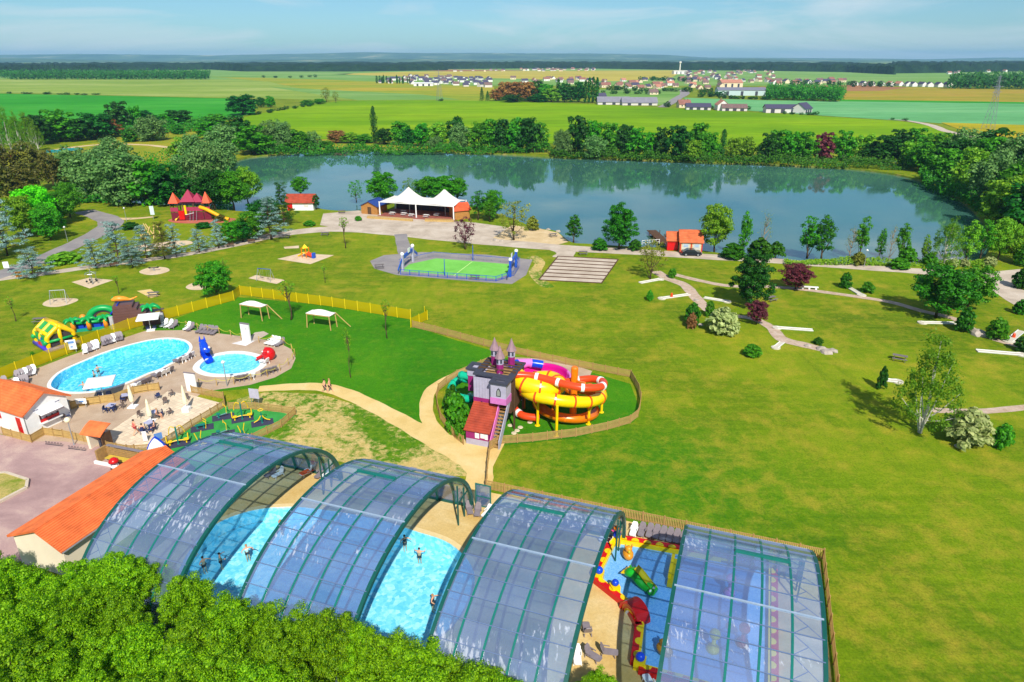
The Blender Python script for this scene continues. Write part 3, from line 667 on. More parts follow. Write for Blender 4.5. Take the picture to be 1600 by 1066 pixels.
def column(seed, h=10, rx=1.1, mat=None, ls=.4, n=1400):
    global rng
    rng = np.random.default_rng(seed); random.seed(seed)
    f = rng.random(n); z = h * (.05 + .95 * f); a = rng.random(n) * math.tau; prof = np.sin(np.clip(f, .03, .985) * math.pi) ** .5
    lump = 1 + .28 * np.sin(a * 2 + f * 17) + .2 * np.sin(a * 3 - f * 31); r = rx * prof * lump * rng.random(n) ** .35
    C = np.stack([r * np.cos(a), r * np.sin(a), z], 1); Nn = np.stack([np.cos(a), np.sin(a), .4 + 0 * a], 1) + rng.normal(size=(n, 3)) * .4; Nn /= np.linalg.norm(Nn, axis=1, keepdims=True)
    return leafquads('crown', C, Nn, ls, mat, .6), trunkmesh('trunk', h * .9, .015 * h, [], M_bark)
def baretree(seed, h=10, rx=1.8, mat=None, n=260):
    global rng
    rng = np.random.default_rng(seed); random.seed(seed); limbs = []
    for i in range(26):
        z = h * (.25 + .7 * i / 26); a = rng.random() * 6.28; r = rx * (1 - .6 * i / 26); limbs.append((z, (r * math.cos(a), r * math.sin(a), z + r * .9)))
    pts = np.array([l[1] for l in limbs]); C = pts[rng.integers(0, 26, n)] + rng.normal(size=(n, 3)) * .4; Nn = rng.normal(size=(n, 3)); Nn /= np.linalg.norm(Nn, axis=1, keepdims=True)
    return leafquads('crown', C, Nn, .25, mat), trunkmesh('trunk', h, .018 * h, limbs, paint('pale_bark', (150, 136, 116), .9))
def bush(seed, mat=None, ls=.3, ncl=26, per=60):
    """dome, 2 m high, 1.2 m radius"""
    global rng
    rng = np.random.default_rng(seed); random.seed(seed); cent = []; rad = []; pr = []
    for i in range(ncl):
        a = i * 2.4; f = math.sqrt((i + .5) / ncl); r = 1.0 * f * rng.uniform(.85, 1.05); z = 1.75 * math.sqrt(max(0, 1 - f * f)) * rng.uniform(.8, 1.1) + .12
        cent.append((r * math.cos(a), r * math.sin(a), z)); rad.append((.3, .3, .26)); pr.append(int(per * rng.uniform(.6, 1.2)))
        if i % 3 == 0: cent.append((r * .8 * math.cos(a), r * .8 * math.sin(a), z * .4)); rad.append((.4, .4, .4)); pr.append(per)
    C, Nn = clumpleaves(cent, rad, pr); C[:, 2] = np.maximum(C[:, 2], .02)
    return leafquads('crown', C, Nn, ls, mat), trunkmesh('stem', 1.2, .06, [(.3, (.5, .2, 1.1)), (.3, (-.5, .1, 1.2)), (.2, (.1, -.5, 1.0))], M_bark)
PROTO = {}
def P_(k, fn, hw): PROTO.setdefault(k, []).append((fn, hw))
for i in range(3): P_('fg', broad(11 + i, 8, 2.9, 1.2, 110, 330, .17, .2, .05, LM['fg'], fillin=.3), (8, 3.1))
for i in range(3): P_('oak', broad(21 + i, 10, 4.0, 1.6, 64, 110, .44, .25, .1, LM['oak']), (10, 4.3))
for i in range(2): P_('dense', broad(31 + i, 10, 3.6, .5, 80, 150, .34, .22, .25, LM['dark']), (10, 3.8))
for i in range(4): P_('far', broad(41 + i, 10, 3.9, .3, 40, 64, .8, .3, .1, LM['green']), (10, 4.4))
for i in range(3): P_('willow', broad(51 + i, 10, 4.6, .2, 50, 120, .6, .28, .0, LM['willow'], droop=1.2), (10, 5.0))
for i in range(2): P_('slim', broad(61 + i, 10, 2.2, 1.5, 36, 60, .42, .34, .2, LM['green']), (10, 2.6))
for i in range(2): P_('sparse', broad(71 + i, 10, 4.0, 1.5, 40, 45, .34, .2, .1, LM['light'], fillin=.1), (10, 4.4))
for i in range(2): P_('young', broad(81 + i, 6, 1.1, 3.6, 16, 22, .22, .36, .1, LM['light'], fillin=0), (6, 1.3))
for i in range(3): P_('cedar', cedar(91 + i, mat=LM['cedar']), (10, 3.9))
for i in range(2): P_('pine', broad(101 + i, 10, 3.4, 2.5, 50, 60, .45, .25, .3, LM['pine']), (10, 3.8))
for i in range(2): P_('birch', broad(111 + i, 10, 3.0, 1.0, 70, 75, .24, .2, .55, LM['birch'], M_birchbark, droop=.9), (10, 3.2))
P_('poplar', column(121, mat=LM['dark']), (10, 1.3)); P_('poplar', column(122, mat=LM['dark']), (10, 1.3))
P_('conifer', conifer(125, mat=LM['dark']), (10, 2.2))
for i in range(2): P_('bare', baretree(131 + i, mat=LM['olive']), (10, 2.0))
for i in range(3): P_('bush', bush(141 + i, LM['green']), (2, 1.3))
for i in range(2): P_('tiny', broad(151 + i, 10, 4.2, .1, 16, 16, 1.7, .36, .1, LM['dark'], fillin=0), (10, 4.8))
for i in range(2): P_('tinypop', column(155 + i, mat=LM['dark'], ls=1.1, n=220), (10, 1.5))
tree_i = 0
def tree(px, yb, yt, wpx, kind, label, name='tree', cat='tree', mat=None, group=None, h=None):
    global tree_i
    tree_i += 1; g = G(px, yb); vs = PROTO[kind]; (cm, tm), (ph, pr) = vs[tree_i % len(vs)]
    h = h or max(.5, HT(px, yb, yt)); r = wpx / 2 / PXM(g) * {'far': 1.3, 'willow': 1.18, 'oak': 1.1, 'dense': 1.05}.get(kind, 1.0)
    # the crown's width adds to the apparent height of low domes seen from above
    t = thing(name, label, cat, g, (tree_i * 2.399) % 6.283, group, (r / pr, r / pr, h / ph))
    inst(cm, 'crown', t, mat=LM[mat] if mat else None); inst(tm, tm.name.split('.')[0], t); return t
def treerow(rows, desc, group, default=None):
    """rows: (px, base y, top y, width px, kind[, leaf colour]) - each tree is called by its look and its place in the row"""
    look = dict(willow='silvery willow', poplar='slender dark poplar', tinypop='slender dark poplar', far='green broadleaf tree', oak='broad green tree', dense='dense dark tree', slim='slim green tree', sparse='thin-crowned tree', bare='nearly bare tree', bush='rounded bush', birch='white-stemmed birch', pine='brownish pine', cedar='blue-grey cedar', tiny='dark far tree', young='staked young tree', conifer='pointed conifer')
    cw = dict(dark='dark', light='yellow-green', bright='bright green', plum='purple', willow='silvery', brown='brown', maroon='maroon', grey='grey-green', olive='olive', pine='brownish', oak='deep green')
    cnt = {}
    for r in sorted(rows, key=lambda q: q[0]):
        k = r[4]; mt = r[5] if len(r) > 5 else None; base = look[k]
        if mt: base = (cw.get(mt, '') + ' ' + base.replace('green ', '').replace('dark ', '')).strip()
        i = cnt.get(base, 0); cnt[base] = i + 1
        tree(r[0], r[1], r[2], r[3], k, f'{ordw(i)} {base} from the left {desc}', {'bush': 'bush'}.get(k, 'poplar_tree' if 'pop' in k else 'willow_tree' if k == 'willow' else 'birch_tree' if k == 'birch' else 'cedar_tree' if k == 'cedar' else 'pine_tree' if k == 'pine' else 'tree'), 'bush' if k == 'bush' else 'tree', mt, group)
FAR_SHORE = [(398, 236, 200, 28, 'willow'), (420, 237, 191, 36, 'willow'), (444, 237, 190, 38, 'willow'), (464, 236, 203, 34, 'far'), (486, 234, 207, 28, 'willow'), (528, 224, 203, 27, 'far', 'maroon'), (548, 224, 207, 26, 'far', 'light'), (568, 224, 210, 28, 'far'), (508, 231, 220, 22, 'far'),
    (586, 224, 166, 13, 'poplar'), (600, 226, 200, 24, 'far', 'dark'), (626, 227, 190, 28, 'far'), (641, 229, 200, 24, 'far', 'dark'), (660, 229, 193, 28, 'far'), (686, 230, 191, 26, 'far', 'light'), (680, 234, 214, 26, 'willow'), (714, 231, 183, 28, 'far', 'dark'), (718, 235, 195, 30, 'willow'), (748, 235, 190, 32, 'far'), (768, 235, 186, 26, 'far'), (788, 237, 186, 30, 'far', 'dark'),
    (808, 238, 184, 32, 'far'), (826, 239, 181, 32, 'far', 'dark'), (843, 238, 192, 24, 'far'), (878, 244, 203, 28, 'willow'), (902, 242, 181, 36, 'far', 'dark'), (925, 242, 186, 26, 'far'), (928, 247, 212, 36, 'willow'), (953, 244, 192, 32, 'far'), (974, 245, 195, 28, 'far', 'dark'), (990, 245, 197, 32, 'far'), (1013, 247, 207, 26, 'far'), (1031, 248, 200, 24, 'far', 'dark'),
    (1058, 250, 196, 36, 'far', 'dark'), (1090, 250, 192, 32, 'far'), (1078, 252, 216, 26, 'far', 'light'), (1108, 251, 207, 26, 'far'), (1127, 251, 202, 13, 'poplar'), (1146, 250, 213, 20, 'far', 'light'), (1165, 250, 214, 22, 'far', 'light'), (1198, 254, 209, 28, 'far', 'dark'), (1210, 250, 203, 30, 'far'), (1230, 251, 202, 28, 'far'), (1255, 252, 206, 30, 'far'), (1284, 252, 207, 28, 'far', 'plum'),
    (1315, 252, 204, 30, 'far'), (1347, 252, 208, 28, 'far', 'light'), (1378, 256, 212, 46, 'far', 'dark'), (1402, 247, 203, 36, 'far', 'dark'), (1425, 248, 200, 36, 'far')]
treerow(FAR_SHORE, 'along the far lake shore', 'trees along the far lake shore')
treerow([(1455, 262, 208, 44, 'far'), (1482, 274, 215, 48, 'far', 'dark'), (1500, 262, 203, 54, 'willow'), (1530, 290, 215, 58, 'far'), (1546, 264, 200, 52, 'far', 'dark'), (1572, 294, 212, 64, 'willow'), (1580, 338, 250, 62, 'far'), (1596, 366, 285, 66, 'far', 'dark'), (1542, 322, 240, 62, 'willow'), (1512, 306, 232, 50, 'far', 'light'), (1472, 288, 232, 46, 'far'), (1560, 352, 276, 56, 'far', 'light'), (1604, 272, 203, 60, 'far'), (1610, 320, 236, 66, 'willow'), (1438, 268, 222, 36, 'far'), (1600, 300, 222, 50, 'far', 'dark'), (1420, 262, 220, 30, 'far', 'light')],
    'in the wood right of the lake', 'trees in the wood right of the lake')
treerow([(1261, 403, 340, 36, 'slim'), (1283, 406, 336, 34, 'slim', 'oak'), (1327, 404, 356, 22, 'bare'), (1342, 402, 340, 25, 'slim'), (1340, 414, 396, 28, 'bush', 'olive'), (1372, 407, 356, 16, 'slim'), (1387, 412, 354, 16, 'bare'), (1405, 407, 348, 26, 'slim'), (1417, 410, 388, 32, 'bush'), (1405, 420, 404, 36, 'bush'), (1441, 413, 368, 15, 'slim', 'light'), (1473, 416, 338, 46, 'birch'), (1507, 410, 343, 34, 'slim', 'light'), (1530, 408, 345, 34, 'slim'), (1558, 407, 340, 42, 'oak', 'light'), (1584, 410, 355, 44, 'oak', 'light'), (1490, 416, 405, 16, 'bush', 'grey'), (1506, 417, 405, 18, 'bush', 'grey'), (1545, 417, 402, 24, 'bush', 'grey'), (1452, 416, 396, 26, 'bush'), (1600, 415, 380, 40, 'bush')],
    'on the near lake bank', 'trees on the near lake bank')
treerow([(1116, 394, 319, 50, 'oak', 'light'), (1160, 400, 330, 22, 'slim'), (1190, 400, 333, 22, 'bare'), (1145, 404, 382, 44, 'bush', 'oak'), (1186, 402, 374, 44, 'bush', 'oak'), (1212, 402, 380, 32, 'bush', 'oak'), (896, 379, 335, 28, 'slim', 'oak'), (967, 389, 319, 52, 'dense', 'oak'), (937, 391, 374, 30, 'bush', 'oak'), (992, 391, 376, 26, 'bush', 'oak')],
    'near the boathouse', 'trees near the boathouse')
treerow([(557, 316, 279, 30, 'sparse', 'green'), (598, 320, 267, 48, 'oak', 'green'), (640, 318, 275, 30, 'sparse', 'willow'), (690, 317, 274, 56, 'oak', 'green'), (666, 314, 277, 40, 'oak', 'green'), (714, 314, 278, 34, 'oak', 'green'), (747, 344, 299, 26, 'slim', 'oak'), (770, 344, 297, 34, 'oak', 'green'), (765, 347, 316, 22, 'slim'), (803, 375, 308, 60, 'sparse', 'olive'), (832, 360, 340, 24, 'bush', 'olive'), (560, 345, 338, 14, 'bush')],
    'around the white tent roof', 'trees around the lakeside tent')
treerow([(125, 302, 232, 62, 'willow'), (162, 312, 235, 74, 'willow'), (202, 320, 238, 78, 'willow'), (236, 320, 245, 52, 'far'), (266, 320, 258, 54, 'far', 'dark'), (302, 304, 240, 54, 'willow'), (332, 308, 226, 58, 'willow'), (336, 328, 263, 58, 'oak', 'dark'), (366, 328, 266, 48, 'oak', 'green'), (388, 318, 262, 44, 'oak', 'light'), (398, 242, 196, 48, 'far'), (352, 238, 195, 52, 'willow'), (330, 218, 190, 38, 'far'), (376, 228, 180, 32, 'far', 'dark'), (312, 262, 212, 44, 'willow'), (350, 268, 222, 44, 'willow'), (290, 250, 215, 40, 'far', 'light'), (470, 306, 276, 28, 'oak', 'green'), (494, 328, 305, 15, 'slim', 'dark'), (180, 262, 218, 52, 'willow')],
    'on the left lake shore', 'trees on the left lake shore')
treerow([(95, 222, 172, 48, 'far'), (62, 226, 180, 40, 'far', 'dark'), (122, 220, 185, 44, 'far', 'dark'), (152, 218, 175, 44, 'far', 'dark'), (190, 204, 159, 34, 'far', 'dark'), (215, 203, 164, 18, 'far'), (226, 200, 173, 38, 'far', 'dark'), (262, 196, 178, 34, 'far'), (280, 195, 171, 36, 'far', 'dark'), (236, 220, 183, 50, 'willow'), (280, 210, 197, 24, 'bush', 'oak'), (175, 214, 186, 26, 'far', 'brown'), (205, 222, 204, 30, 'bush', 'oak'), (40, 228, 186, 36, 'far'), (340, 196, 178, 30, 'far'), (305, 198, 186, 26, 'far'), (380, 180, 147, 40, 'far', 'dark'), (408, 168, 152, 14, 'far', 'dark'), (423, 168, 150, 14, 'far'), (510, 160, 135, 20, 'sparse', 'olive'), (525, 161, 141, 14, 'sparse', 'olive'), (500, 163, 154, 16, 'far'), (480, 165, 156, 18, 'far')],
    'below the bright green field', 'trees below the green field')
treerow([(6, 236, 172, 22, 'birch'), (18, 236, 168, 24, 'birch'), (34, 236, 172, 24, 'birch'), (52, 238, 176, 24, 'birch'), (62, 240, 184, 20, 'birch')], 'at the left edge beyond the pines', 'birches at the left edge')
treerow([(20, 306, 228, 62, 'pine'), (60, 300, 222, 56, 'pine'), (88, 306, 235, 44, 'pine'), (6, 336, 250, 60, 'pine'), (48, 330, 258, 60, 'pine'), (-20, 300, 225, 60, 'pine')], 'in the brownish pine clump', 'pines at the left edge')
treerow([(62, 362, 290, 62, 'oak', 'bright'), (96, 350, 298, 44, 'oak', 'green'), (40, 372, 305, 50, 'oak', 'light'), (80, 376, 320, 46, 'oak', 'green'), (110, 340, 285, 40, 'oak', 'green'), (12, 400, 316, 60, 'cedar'), (-16, 410, 322, 60, 'cedar')], 'at the access road bend', 'trees by the access road bend')
treerow([(53, 434, 391, 58, 'cedar'), (150, 419, 377, 42, 'cedar'), (187, 412, 350, 58, 'cedar'), (208, 418, 378, 40, 'cedar'), (230, 404, 356, 44, 'cedar'), (258, 405, 350, 42, 'cedar', 'pine'), (276, 402, 353, 30, 'cedar'), (312, 395, 360, 34, 'cedar'), (342, 388, 346, 30, 'cedar'), (424, 375, 312, 56, 'cedar'), (444, 352, 290, 44, 'cedar', 'dark'), (364, 382, 345, 32, 'oak', 'green'), (396, 374, 330, 46, 'oak', 'green'), (380, 378, 345, 36, 'oak', 'dark'), (415, 350, 312, 50, 'oak', 'dark')], 'along the park track', 'trees along the park track')
treerow([(455, 500, 437, 32, 'young'), (605, 529, 466, 18, 'young'), (548, 590, 512, 16, 'young'), (186, 459, 430, 13, 'young'), (25, 502, 464, 16, 'young'), (540, 388, 338, 18, 'young'), (352, 436, 404, 16, 'young'), (508, 442, 414, 10, 'young')], 'on the open lawns', 'staked young trees on the lawns')
B_ = 'bush'
for px, yb, yt, w, k, lab, mt in (
    (340, 468, 409, 52, 'oak', 'round bright green tree at the corner of the yellow fence', 'green'),
    (727, 390, 335, 44, 'sparse', 'dark maroon tree on the lawn behind the sports court', 'plum'),
    (1172, 479, 392, 62, 'dense', 'dense dark green egg-shaped tree by the minigolf path', None),
    (1243, 452, 412, 48, 'oak', 'wide purple-leaved tree above the white bench', 'plum'),
    (1182, 507, 470, 32, 'oak', 'small purple-leaved tree below the dense dark tree', 'plum'),
    (1016, 436, 370, 56, 'sparse', 'airy olive tree beside the boules ground', 'olive'),
    (1462, 496, 414, 84, 'oak', 'broad spreading tree left of the pair near the track fork', None),
    (1512, 484, 417, 62, 'oak', 'broad spreading tree right of the pair near the track fork', 'green'),
    (1437, 676, 528, 92, 'birch', 'tall feathery birch on the right lawn', None)):
    tree(px, yb, yt, w, k, lab, 'tree', 'tree', mt)
for px, yb, yt, w, lab, mt in ((1320, 450, 428, 22, 'small round bush by the white minigolf lane end', 'oak'), (1355, 457, 441, 24, 'low flat bush right of the short white lane', None), (1081, 506, 476, 30, 'mixed green bush left of the grey shrub', 'oak'),
    (1080, 513, 491, 20, 'small reddish bush in front of the mixed green bush', 'maroon'), (1108, 494, 471, 18, 'upright green bush at the end of the pink path', None), (1128, 520, 484, 58, 'large grey-green shrub beside the purple tree', 'grey'), (1015, 470, 455, 14, 'tiny round bush alone on the lawn', None), (1050, 434, 420, 16, 'small bush where two minigolf paths meet', None),
    (1505, 518, 484, 32, 'upright bush below the pair of broad trees', 'oak'), (1556, 530, 500, 38, 'loose bush by the grey stones at the right edge', None), (1594, 450, 420, 34, 'clipped laurel bush inside the track fork', 'dark'), (1508, 692, 645, 82, 'large pale grey shrub below the brick edged path', 'grey'), (1563, 699, 666, 36, 'round green bush right of the large pale shrub', None),
    (1175, 556, 540, 34, 'low dark bush just above the pale lane', None), (1278, 538, 528, 18, 'tiny bush beside the stone heap', 'oak'), (1592, 490, 470, 24, 'bush at the right edge under the lane', 'oak'), (1596, 548, 528, 30, 'dark bush at the lower right path end', 'dark'), (1376, 608, 576, 18, 'dark upright bush left of the birch', 'dark'),
    (100, 410, 396, 60, 'wide low yellow-green bush between the two roads', 'light'), (318, 356, 348, 30, 'flat clipped bush in front of the play castle', 'dark'), (205, 358, 348, 30, 'low dark bush behind the cedars', 'dark'), (345, 345, 336, 22, 'small brown-green bush at the castle slide end', 'pine'),
    (484, 353, 345, 22, 'low bush on the grass by the red-gabled hut', None), (60, 562, 556, 10, 'tiny weed tuft by the yellow fence', 'green'), (52, 558, 550, 8, 'small tuft left of the bouncy castle fence', 'green')):
    tree(px, yb, yt, w, B_, lab, 'bush', 'bush', mt)
# hornbeam belt in the foreground
n_fg = 0
FG = []
top = [(-60, 850), (-10, 868), (52, 884), (112, 872), (176, 858), (232, 872), (284, 896), (340, 928), (398, 948), (452, 956), (508, 958), (560, 986), (606, 1002), (654, 1012), (702, 1030), (750, 1042), (792, 1058)]
for i, (a, b) in enumerate(top): FG.append((a, b + 6, 6.4 + .8 * math.sin(i * 2.1)))
for i in range(12): FG.append((-40 + i * 62, 930 + i * 17 + 10 * math.sin(i * 3), 6.6 + .7 * math.sin(i * 1.3)))
for i in range(10): FG.append((-60 + i * 66, 1000 + i * 14 + 8 * math.sin(i * 2), 6.8 + .6 * math.sin(i * 1.9)))
for i in range(9): FG.append((-60 + i * 76, 1090 + i * 10, 6.6 + .6 * math.sin(i * 1.1)))
FG += [(185, 950, 6.4), (300, 975, 6.6), (120, 925, 6.5), (420, 1000, 6.6)]
for a, b, hh in sorted(FG):
    p = G(a, b, hh); (cm, tm), (ph, pr) = PROTO['fg'][n_fg % 3]; s = hh / ph * random.Random(n_fg).uniform(.95, 1.12)
    t = thing('hornbeam_tree', f'{ordw(n_fg)} tree from the left in the bright green belt in the foreground', 'tree', (p.x, p.y, 0), n_fg * 2.4, 'bright green trees in the foreground', (s * .86, s * .86 * (1 + .12 * math.sin(n_fg * 1.7)), hh / ph * (1 + .06 * math.sin(n_fg * 2.9))))
    inst(cm, 'crown', t); inst(tm, 'trunk', t); n_fg += 1
for a, b, hh, lab in ((940, 1052, 3.2, 'small leafy tree tip at the bottom edge beside the deck chairs'), (916, 1070, 3.0, 'second leafy tip at the bottom edge, left of the other')):
    p = G(a, b, hh); (cm, tm), (ph, pr) = PROTO['fg'][0]
    t = thing('young_hornbeam_tree', lab, 'tree', (p.x, p.y, 0), 1.0, None, (.38, .38, hh / ph)); inst(cm, 'crown', t); inst(tm, 'trunk', t)

# ------------------------------------------------------------------ shared paints
Wht = paint('white_plastic', (238, 238, 234), .45, .05); Gry = paint('grey_plastic', (134, 124, 128), .5, .12); Red = paint('red_gloss', (206, 20, 24), .3, .06); Yel = paint('yellow_gloss', (244, 206, 8), .28, .05)
Blu = paint('blue_gloss', (16, 70, 206), .28, .06); Mag = paint('magenta_gloss', (214, 20, 140), .28, .06); Pnk = paint('pink_gloss', (238, 128, 206), .3, .05); Trq = paint('turquoise_gloss', (22, 184, 142), .28, .06)
Org = paint('orange_gloss', (240, 126, 12), .28, .06); RedO = paint('red_orange_gloss', (226, 74, 30), .26, .06); Olv = paint('olive_yellow', (196, 178, 20), .35, .05)
Grn = paint('green_gloss', (30, 176, 44), .35, .1); DkGry = paint('dark_grey', (64, 66, 78), .6, .1); Woodm = paint('weathered_wood', (166, 132, 82), .8, .2, 3, .15); Tan = paint('tan_wood', (190, 158, 96), .8, .18, 2.5, .15)
DkWood = paint('dark_wood', (92, 68, 50), .8, .2, 3, .15); Cream = paint('cream_render', (238, 224, 198), .85, .05, .6, .1); Pur = paint('purple_boards', (150, 34, 110), .5, .12, 1.5); Lil = paint('lilac_boards', (176, 172, 192), .6, .1, 1.5)
Steel = paint('galvanised_steel', (176, 182, 186), .35, .08, 2, .5, .6); Blk = paint('black_rubber', (36, 36, 40), .8, .1)
def rooftiles(name, c):
    return paint(name, c, .75, .26, .9, .2, bump=.015)
RoofO = rooftiles('orange_roof_tiles', (234, 120, 66)); RoofR = rooftiles('red_brown_roof', (172, 74, 52))

# ------------------------------------------------------------------ slide tower
SL = lambda c, s, z=0.0: W(c, s, z)
T0 = W(-25.1, 66); t = thing('slide_tower', 'purple and grey castle slide tower with three pointed turrets', 'slide tower', T0, RZ)
def boards(name, x0, x1, y0, y1, z0, z1, m_, step=.34):
    """board-clad box: one plank per step on each face"""
    n = max(1, round((x1 - x0) / step)); k = max(1, round((y1 - y0) / step))
    for i in range(n):
        a, b = x0 + (x1 - x0) * i / n, x0 + (x1 - x0) * (i + 1) / n
        for yy, s in ((y0, -1), (y1, 1)):
            MB().box(a + .01, b - .01, min(yy, yy + s * .04), max(yy, yy + s * .04), z0, z1).build(name, m_, t)
    for i in range(k):
        a, b = y0 + (y1 - y0) * i / k, y0 + (y1 - y0) * (i + 1) / k
        for xx, s in ((x0, -1), (x1, 1)):
            MB().box(min(xx, xx + s * .04), max(xx, xx + s * .04), a + .01, b - .01, z0, z1).build(name, m_, t)
# tower body (x -2.2..2.2, y -2.9..3)
MB().box(-2.0, .6, -1.9, 2.2, 0, 6.6).build('tower_core', Lil, t)
boards('wall_board', -2.05, .35, -1.95, 1.0, 4.4, 6.9, Lil)
MB().box(-2.1, .4, -2.02, 1.0, 2.2, 4.4).build('purple_wall', Pur, t)
MB().box(.4, 2.2, -1.2, 2.6, 2.6, 6.2).build('rear_wall', DkWood, t)
MB().box(.35, 2.15, -2.9, -1.2, 5.15, 6.9).build('oriel', Lil, t)
MB().add([(.3, -2.95, 4.45), (2.2, -2.95, 4.45), (2.2, -1.2, 4.2), (.3, -1.2, 4.2), (.3, -2.95, 5.2), (2.2, -2.95, 5.2), (2.2, -1.2, 5.2), (.3, -1.2, 5.2)], [(0, 3, 2, 1), (4, 5, 6, 7), (0, 1, 5, 4), (1, 2, 6, 5), (2, 3, 7, 6), (3, 0, 4, 7)]).build('oriel_base', paint('pink_boards', (206, 120, 190), .5), t)
MB().box(-3.9, -2.6, .7, 2.3, 3.6, 5.6).build('rear_bay', Pur, t); MB().box(-3.95, -2.55, .65, 2.35, 5.6, 6.4).build('rear_bay_top', Lil, t)
def edge_roof(x0, x1, y0, y1, z, w, name='roof_walk'):
    for a, b, c, d in ((x0, x1, y0, y0 + w), (x0, x1, y1 - w, y1), (x0, x0 + w, y0 + w, y1 - w), (x1 - w, x1, y0 + w, y1 - w)):
        MB().add([(a, c, z), (b, c, z), (b, d, z), (a, d, z), (a, c, z + .2), (b, c, z + .2), (b, d, z + .2), (a, d, z + .2)], [(0, 3, 2, 1), (4, 5, 6, 7), (0, 1, 5, 4), (1, 2, 6, 5), (2, 3, 7, 6), (3, 0, 4, 7)]).build(name, DkGry, t)
edge_roof(-2.3, 2.45, -1.6, 3.2, 6.95, .75); edge_roof(.2, 2.4, -3.1, -1.55, 6.93, .55); edge_roof(-4.1, -2.35, .5, 2.5, 6.4, .5)
MB().box(-1.5, 1.65, -.8, 2.4, 6.5, 6.62).build('top_deck', Woodm, t)
for i in range(4): MB().box(-2.2, 2.3, .0 + i * .75, .12 + i * .75, 7.16, 7.3).build('roof_beam', DkWood, t)
for x in (-2.1, 2.2):
    for y in (-.2, 2.9): MB().box(x - .09, x + .09, y - .09, y + .09, 0, 7.2).build('post', DkWood, t)
for x, y, z in ((-.85, 1.6, 7.1), (.25, .4, 6.7), (1.0, 2.2, 7.0)):
    q = MB().lathe([(.42, 0), (.42, 1.15)], 8, (x, y, z)).build('turret', Pur, t)
    MB().lathe([(.44, 1.15), (.44, 1.95)], 8, (x, y, z)).build('turret_top', Lil, q)
    MB().lathe([(.62, 1.9), (.3, 2.6), (.02, 3.4)], 8, (x, y, z)).build('spire', paint('spire_slate', (152, 122, 128), .7, .15), q)
    for a in (-1.9, -.9): MB().cbox((x + .45 * math.cos(a), y + .45 * math.sin(a), z + 1.55), (.22, .04, .42), a + math.pi / 2).build('slit_window', DkGry, q)
def archwin(x, y, z, w, h, rz=0.0):
    pts = [(-w / 2, 0), (w / 2, 0), (w / 2, h * .6), (w * .25, h * .88), (0, h), (-w * .25, h * .88), (-w / 2, h * .6)]
    f = MB().prism(pts, -.03, .03, Matrix.Translation((x, y, z)) @ Matrix.Rotation(rz, 4, 'Z') @ XZ).build('window', paint('window_dark', (40, 42, 50), .3), t)
    MB().prism([(a * .7, b * .8 + h * .08) for a, b in pts], -.05, .05, Matrix.Translation((x, y, z)) @ Matrix.Rotation(rz, 4, 'Z') @ XZ).build('pane', paint('pale_pane', (150, 156, 150), .3), f)
archwin(-1.1, -2.06, 2.9, .6, 1.1); archwin(1.3, -2.94, 5.45, .5, 1.0)
# lean-to hut at the foot, with the plank roof
MB().box(-1.85, .85, -5.0, -2.05, 0, .75).build('hut_plinth', Lil, t)
MB().add([(-1.85, -5, .75), (.85, -5, .75), (.85, -2.05, .75), (-1.85, -2.05, .75), (-1.85, -5, 1.75), (.85, -5, 1.75), (.85, -2.05, 3.7), (-1.85, -2.05, 3.7)], [(0, 3, 2, 1), (4, 5, 6, 7), (0, 1, 5, 4), (1, 2, 6, 5), (2, 3, 7, 6), (3, 0, 4, 7)]).build('hut_wall', Pur, t)
nr = 13
for i in range(nr):
    f0, f1 = i / nr, (i + 1) / nr; y0, y1 = -5.2 + 3.3 * f0, -5.2 + 3.3 * f1; z0, z1 = 1.78 + 2.15 * f0, 1.78 + 2.15 * f1
    MB().add([(-2.05, y0, z0), (1.05, y0, z0), (1.05, y1, z1 - .05), (-2.05, y1, z1 - .05), (-2.05, y0, z0 + .1), (1.05, y0, z0 + .1), (1.05, y1, z1 + .02), (-2.05, y1, z1 + .02)], [(0, 3, 2, 1), (4, 5, 6, 7), (0, 1, 5, 4), (1, 2, 6, 5), (2, 3, 7, 6), (3, 0, 4, 7)]).build('roof_plank', RoofR, t)
for i, (x, w) in enumerate(((-.5, .5), (.15, .5), (.6, .35))): MB().box(x - w / 2, x + w / 2, -5.05, -5.0, .95 + .1 * (i % 2), 1.6).build('notice_board', Wht, t)
# stair up the right side
for i in range(16):
    MB().box(1.15, 2.0, -5.0 + i * .26, -4.72 + i * .26, .2 + i * .3, .27 + i * .3).build('tread', Woodm, t)
MB().prism([(-5.1, 0), (-4.7, 0), (-.6, 4.9), (-.6, 6.0), (-5.1, 1.0)], 2.04, 2.12, Matrix(((0, 0, 1, 0), (1, 0, 0, 0), (0, 1, 0, 0), (0, 0, 0, 1)))).build('stair_side', Lil, t)
MB().prism([(-5.1, 0), (-4.7, 0), (-2.0, 3.3), (-2.0, 4.4), (-5.1, 1.0)], 1.02, 1.1, Matrix(((0, 0, 1, 0), (1, 0, 0, 0), (0, 1, 0, 0), (0, 0, 0, 1)))).build('stair_side', Pnk, t)

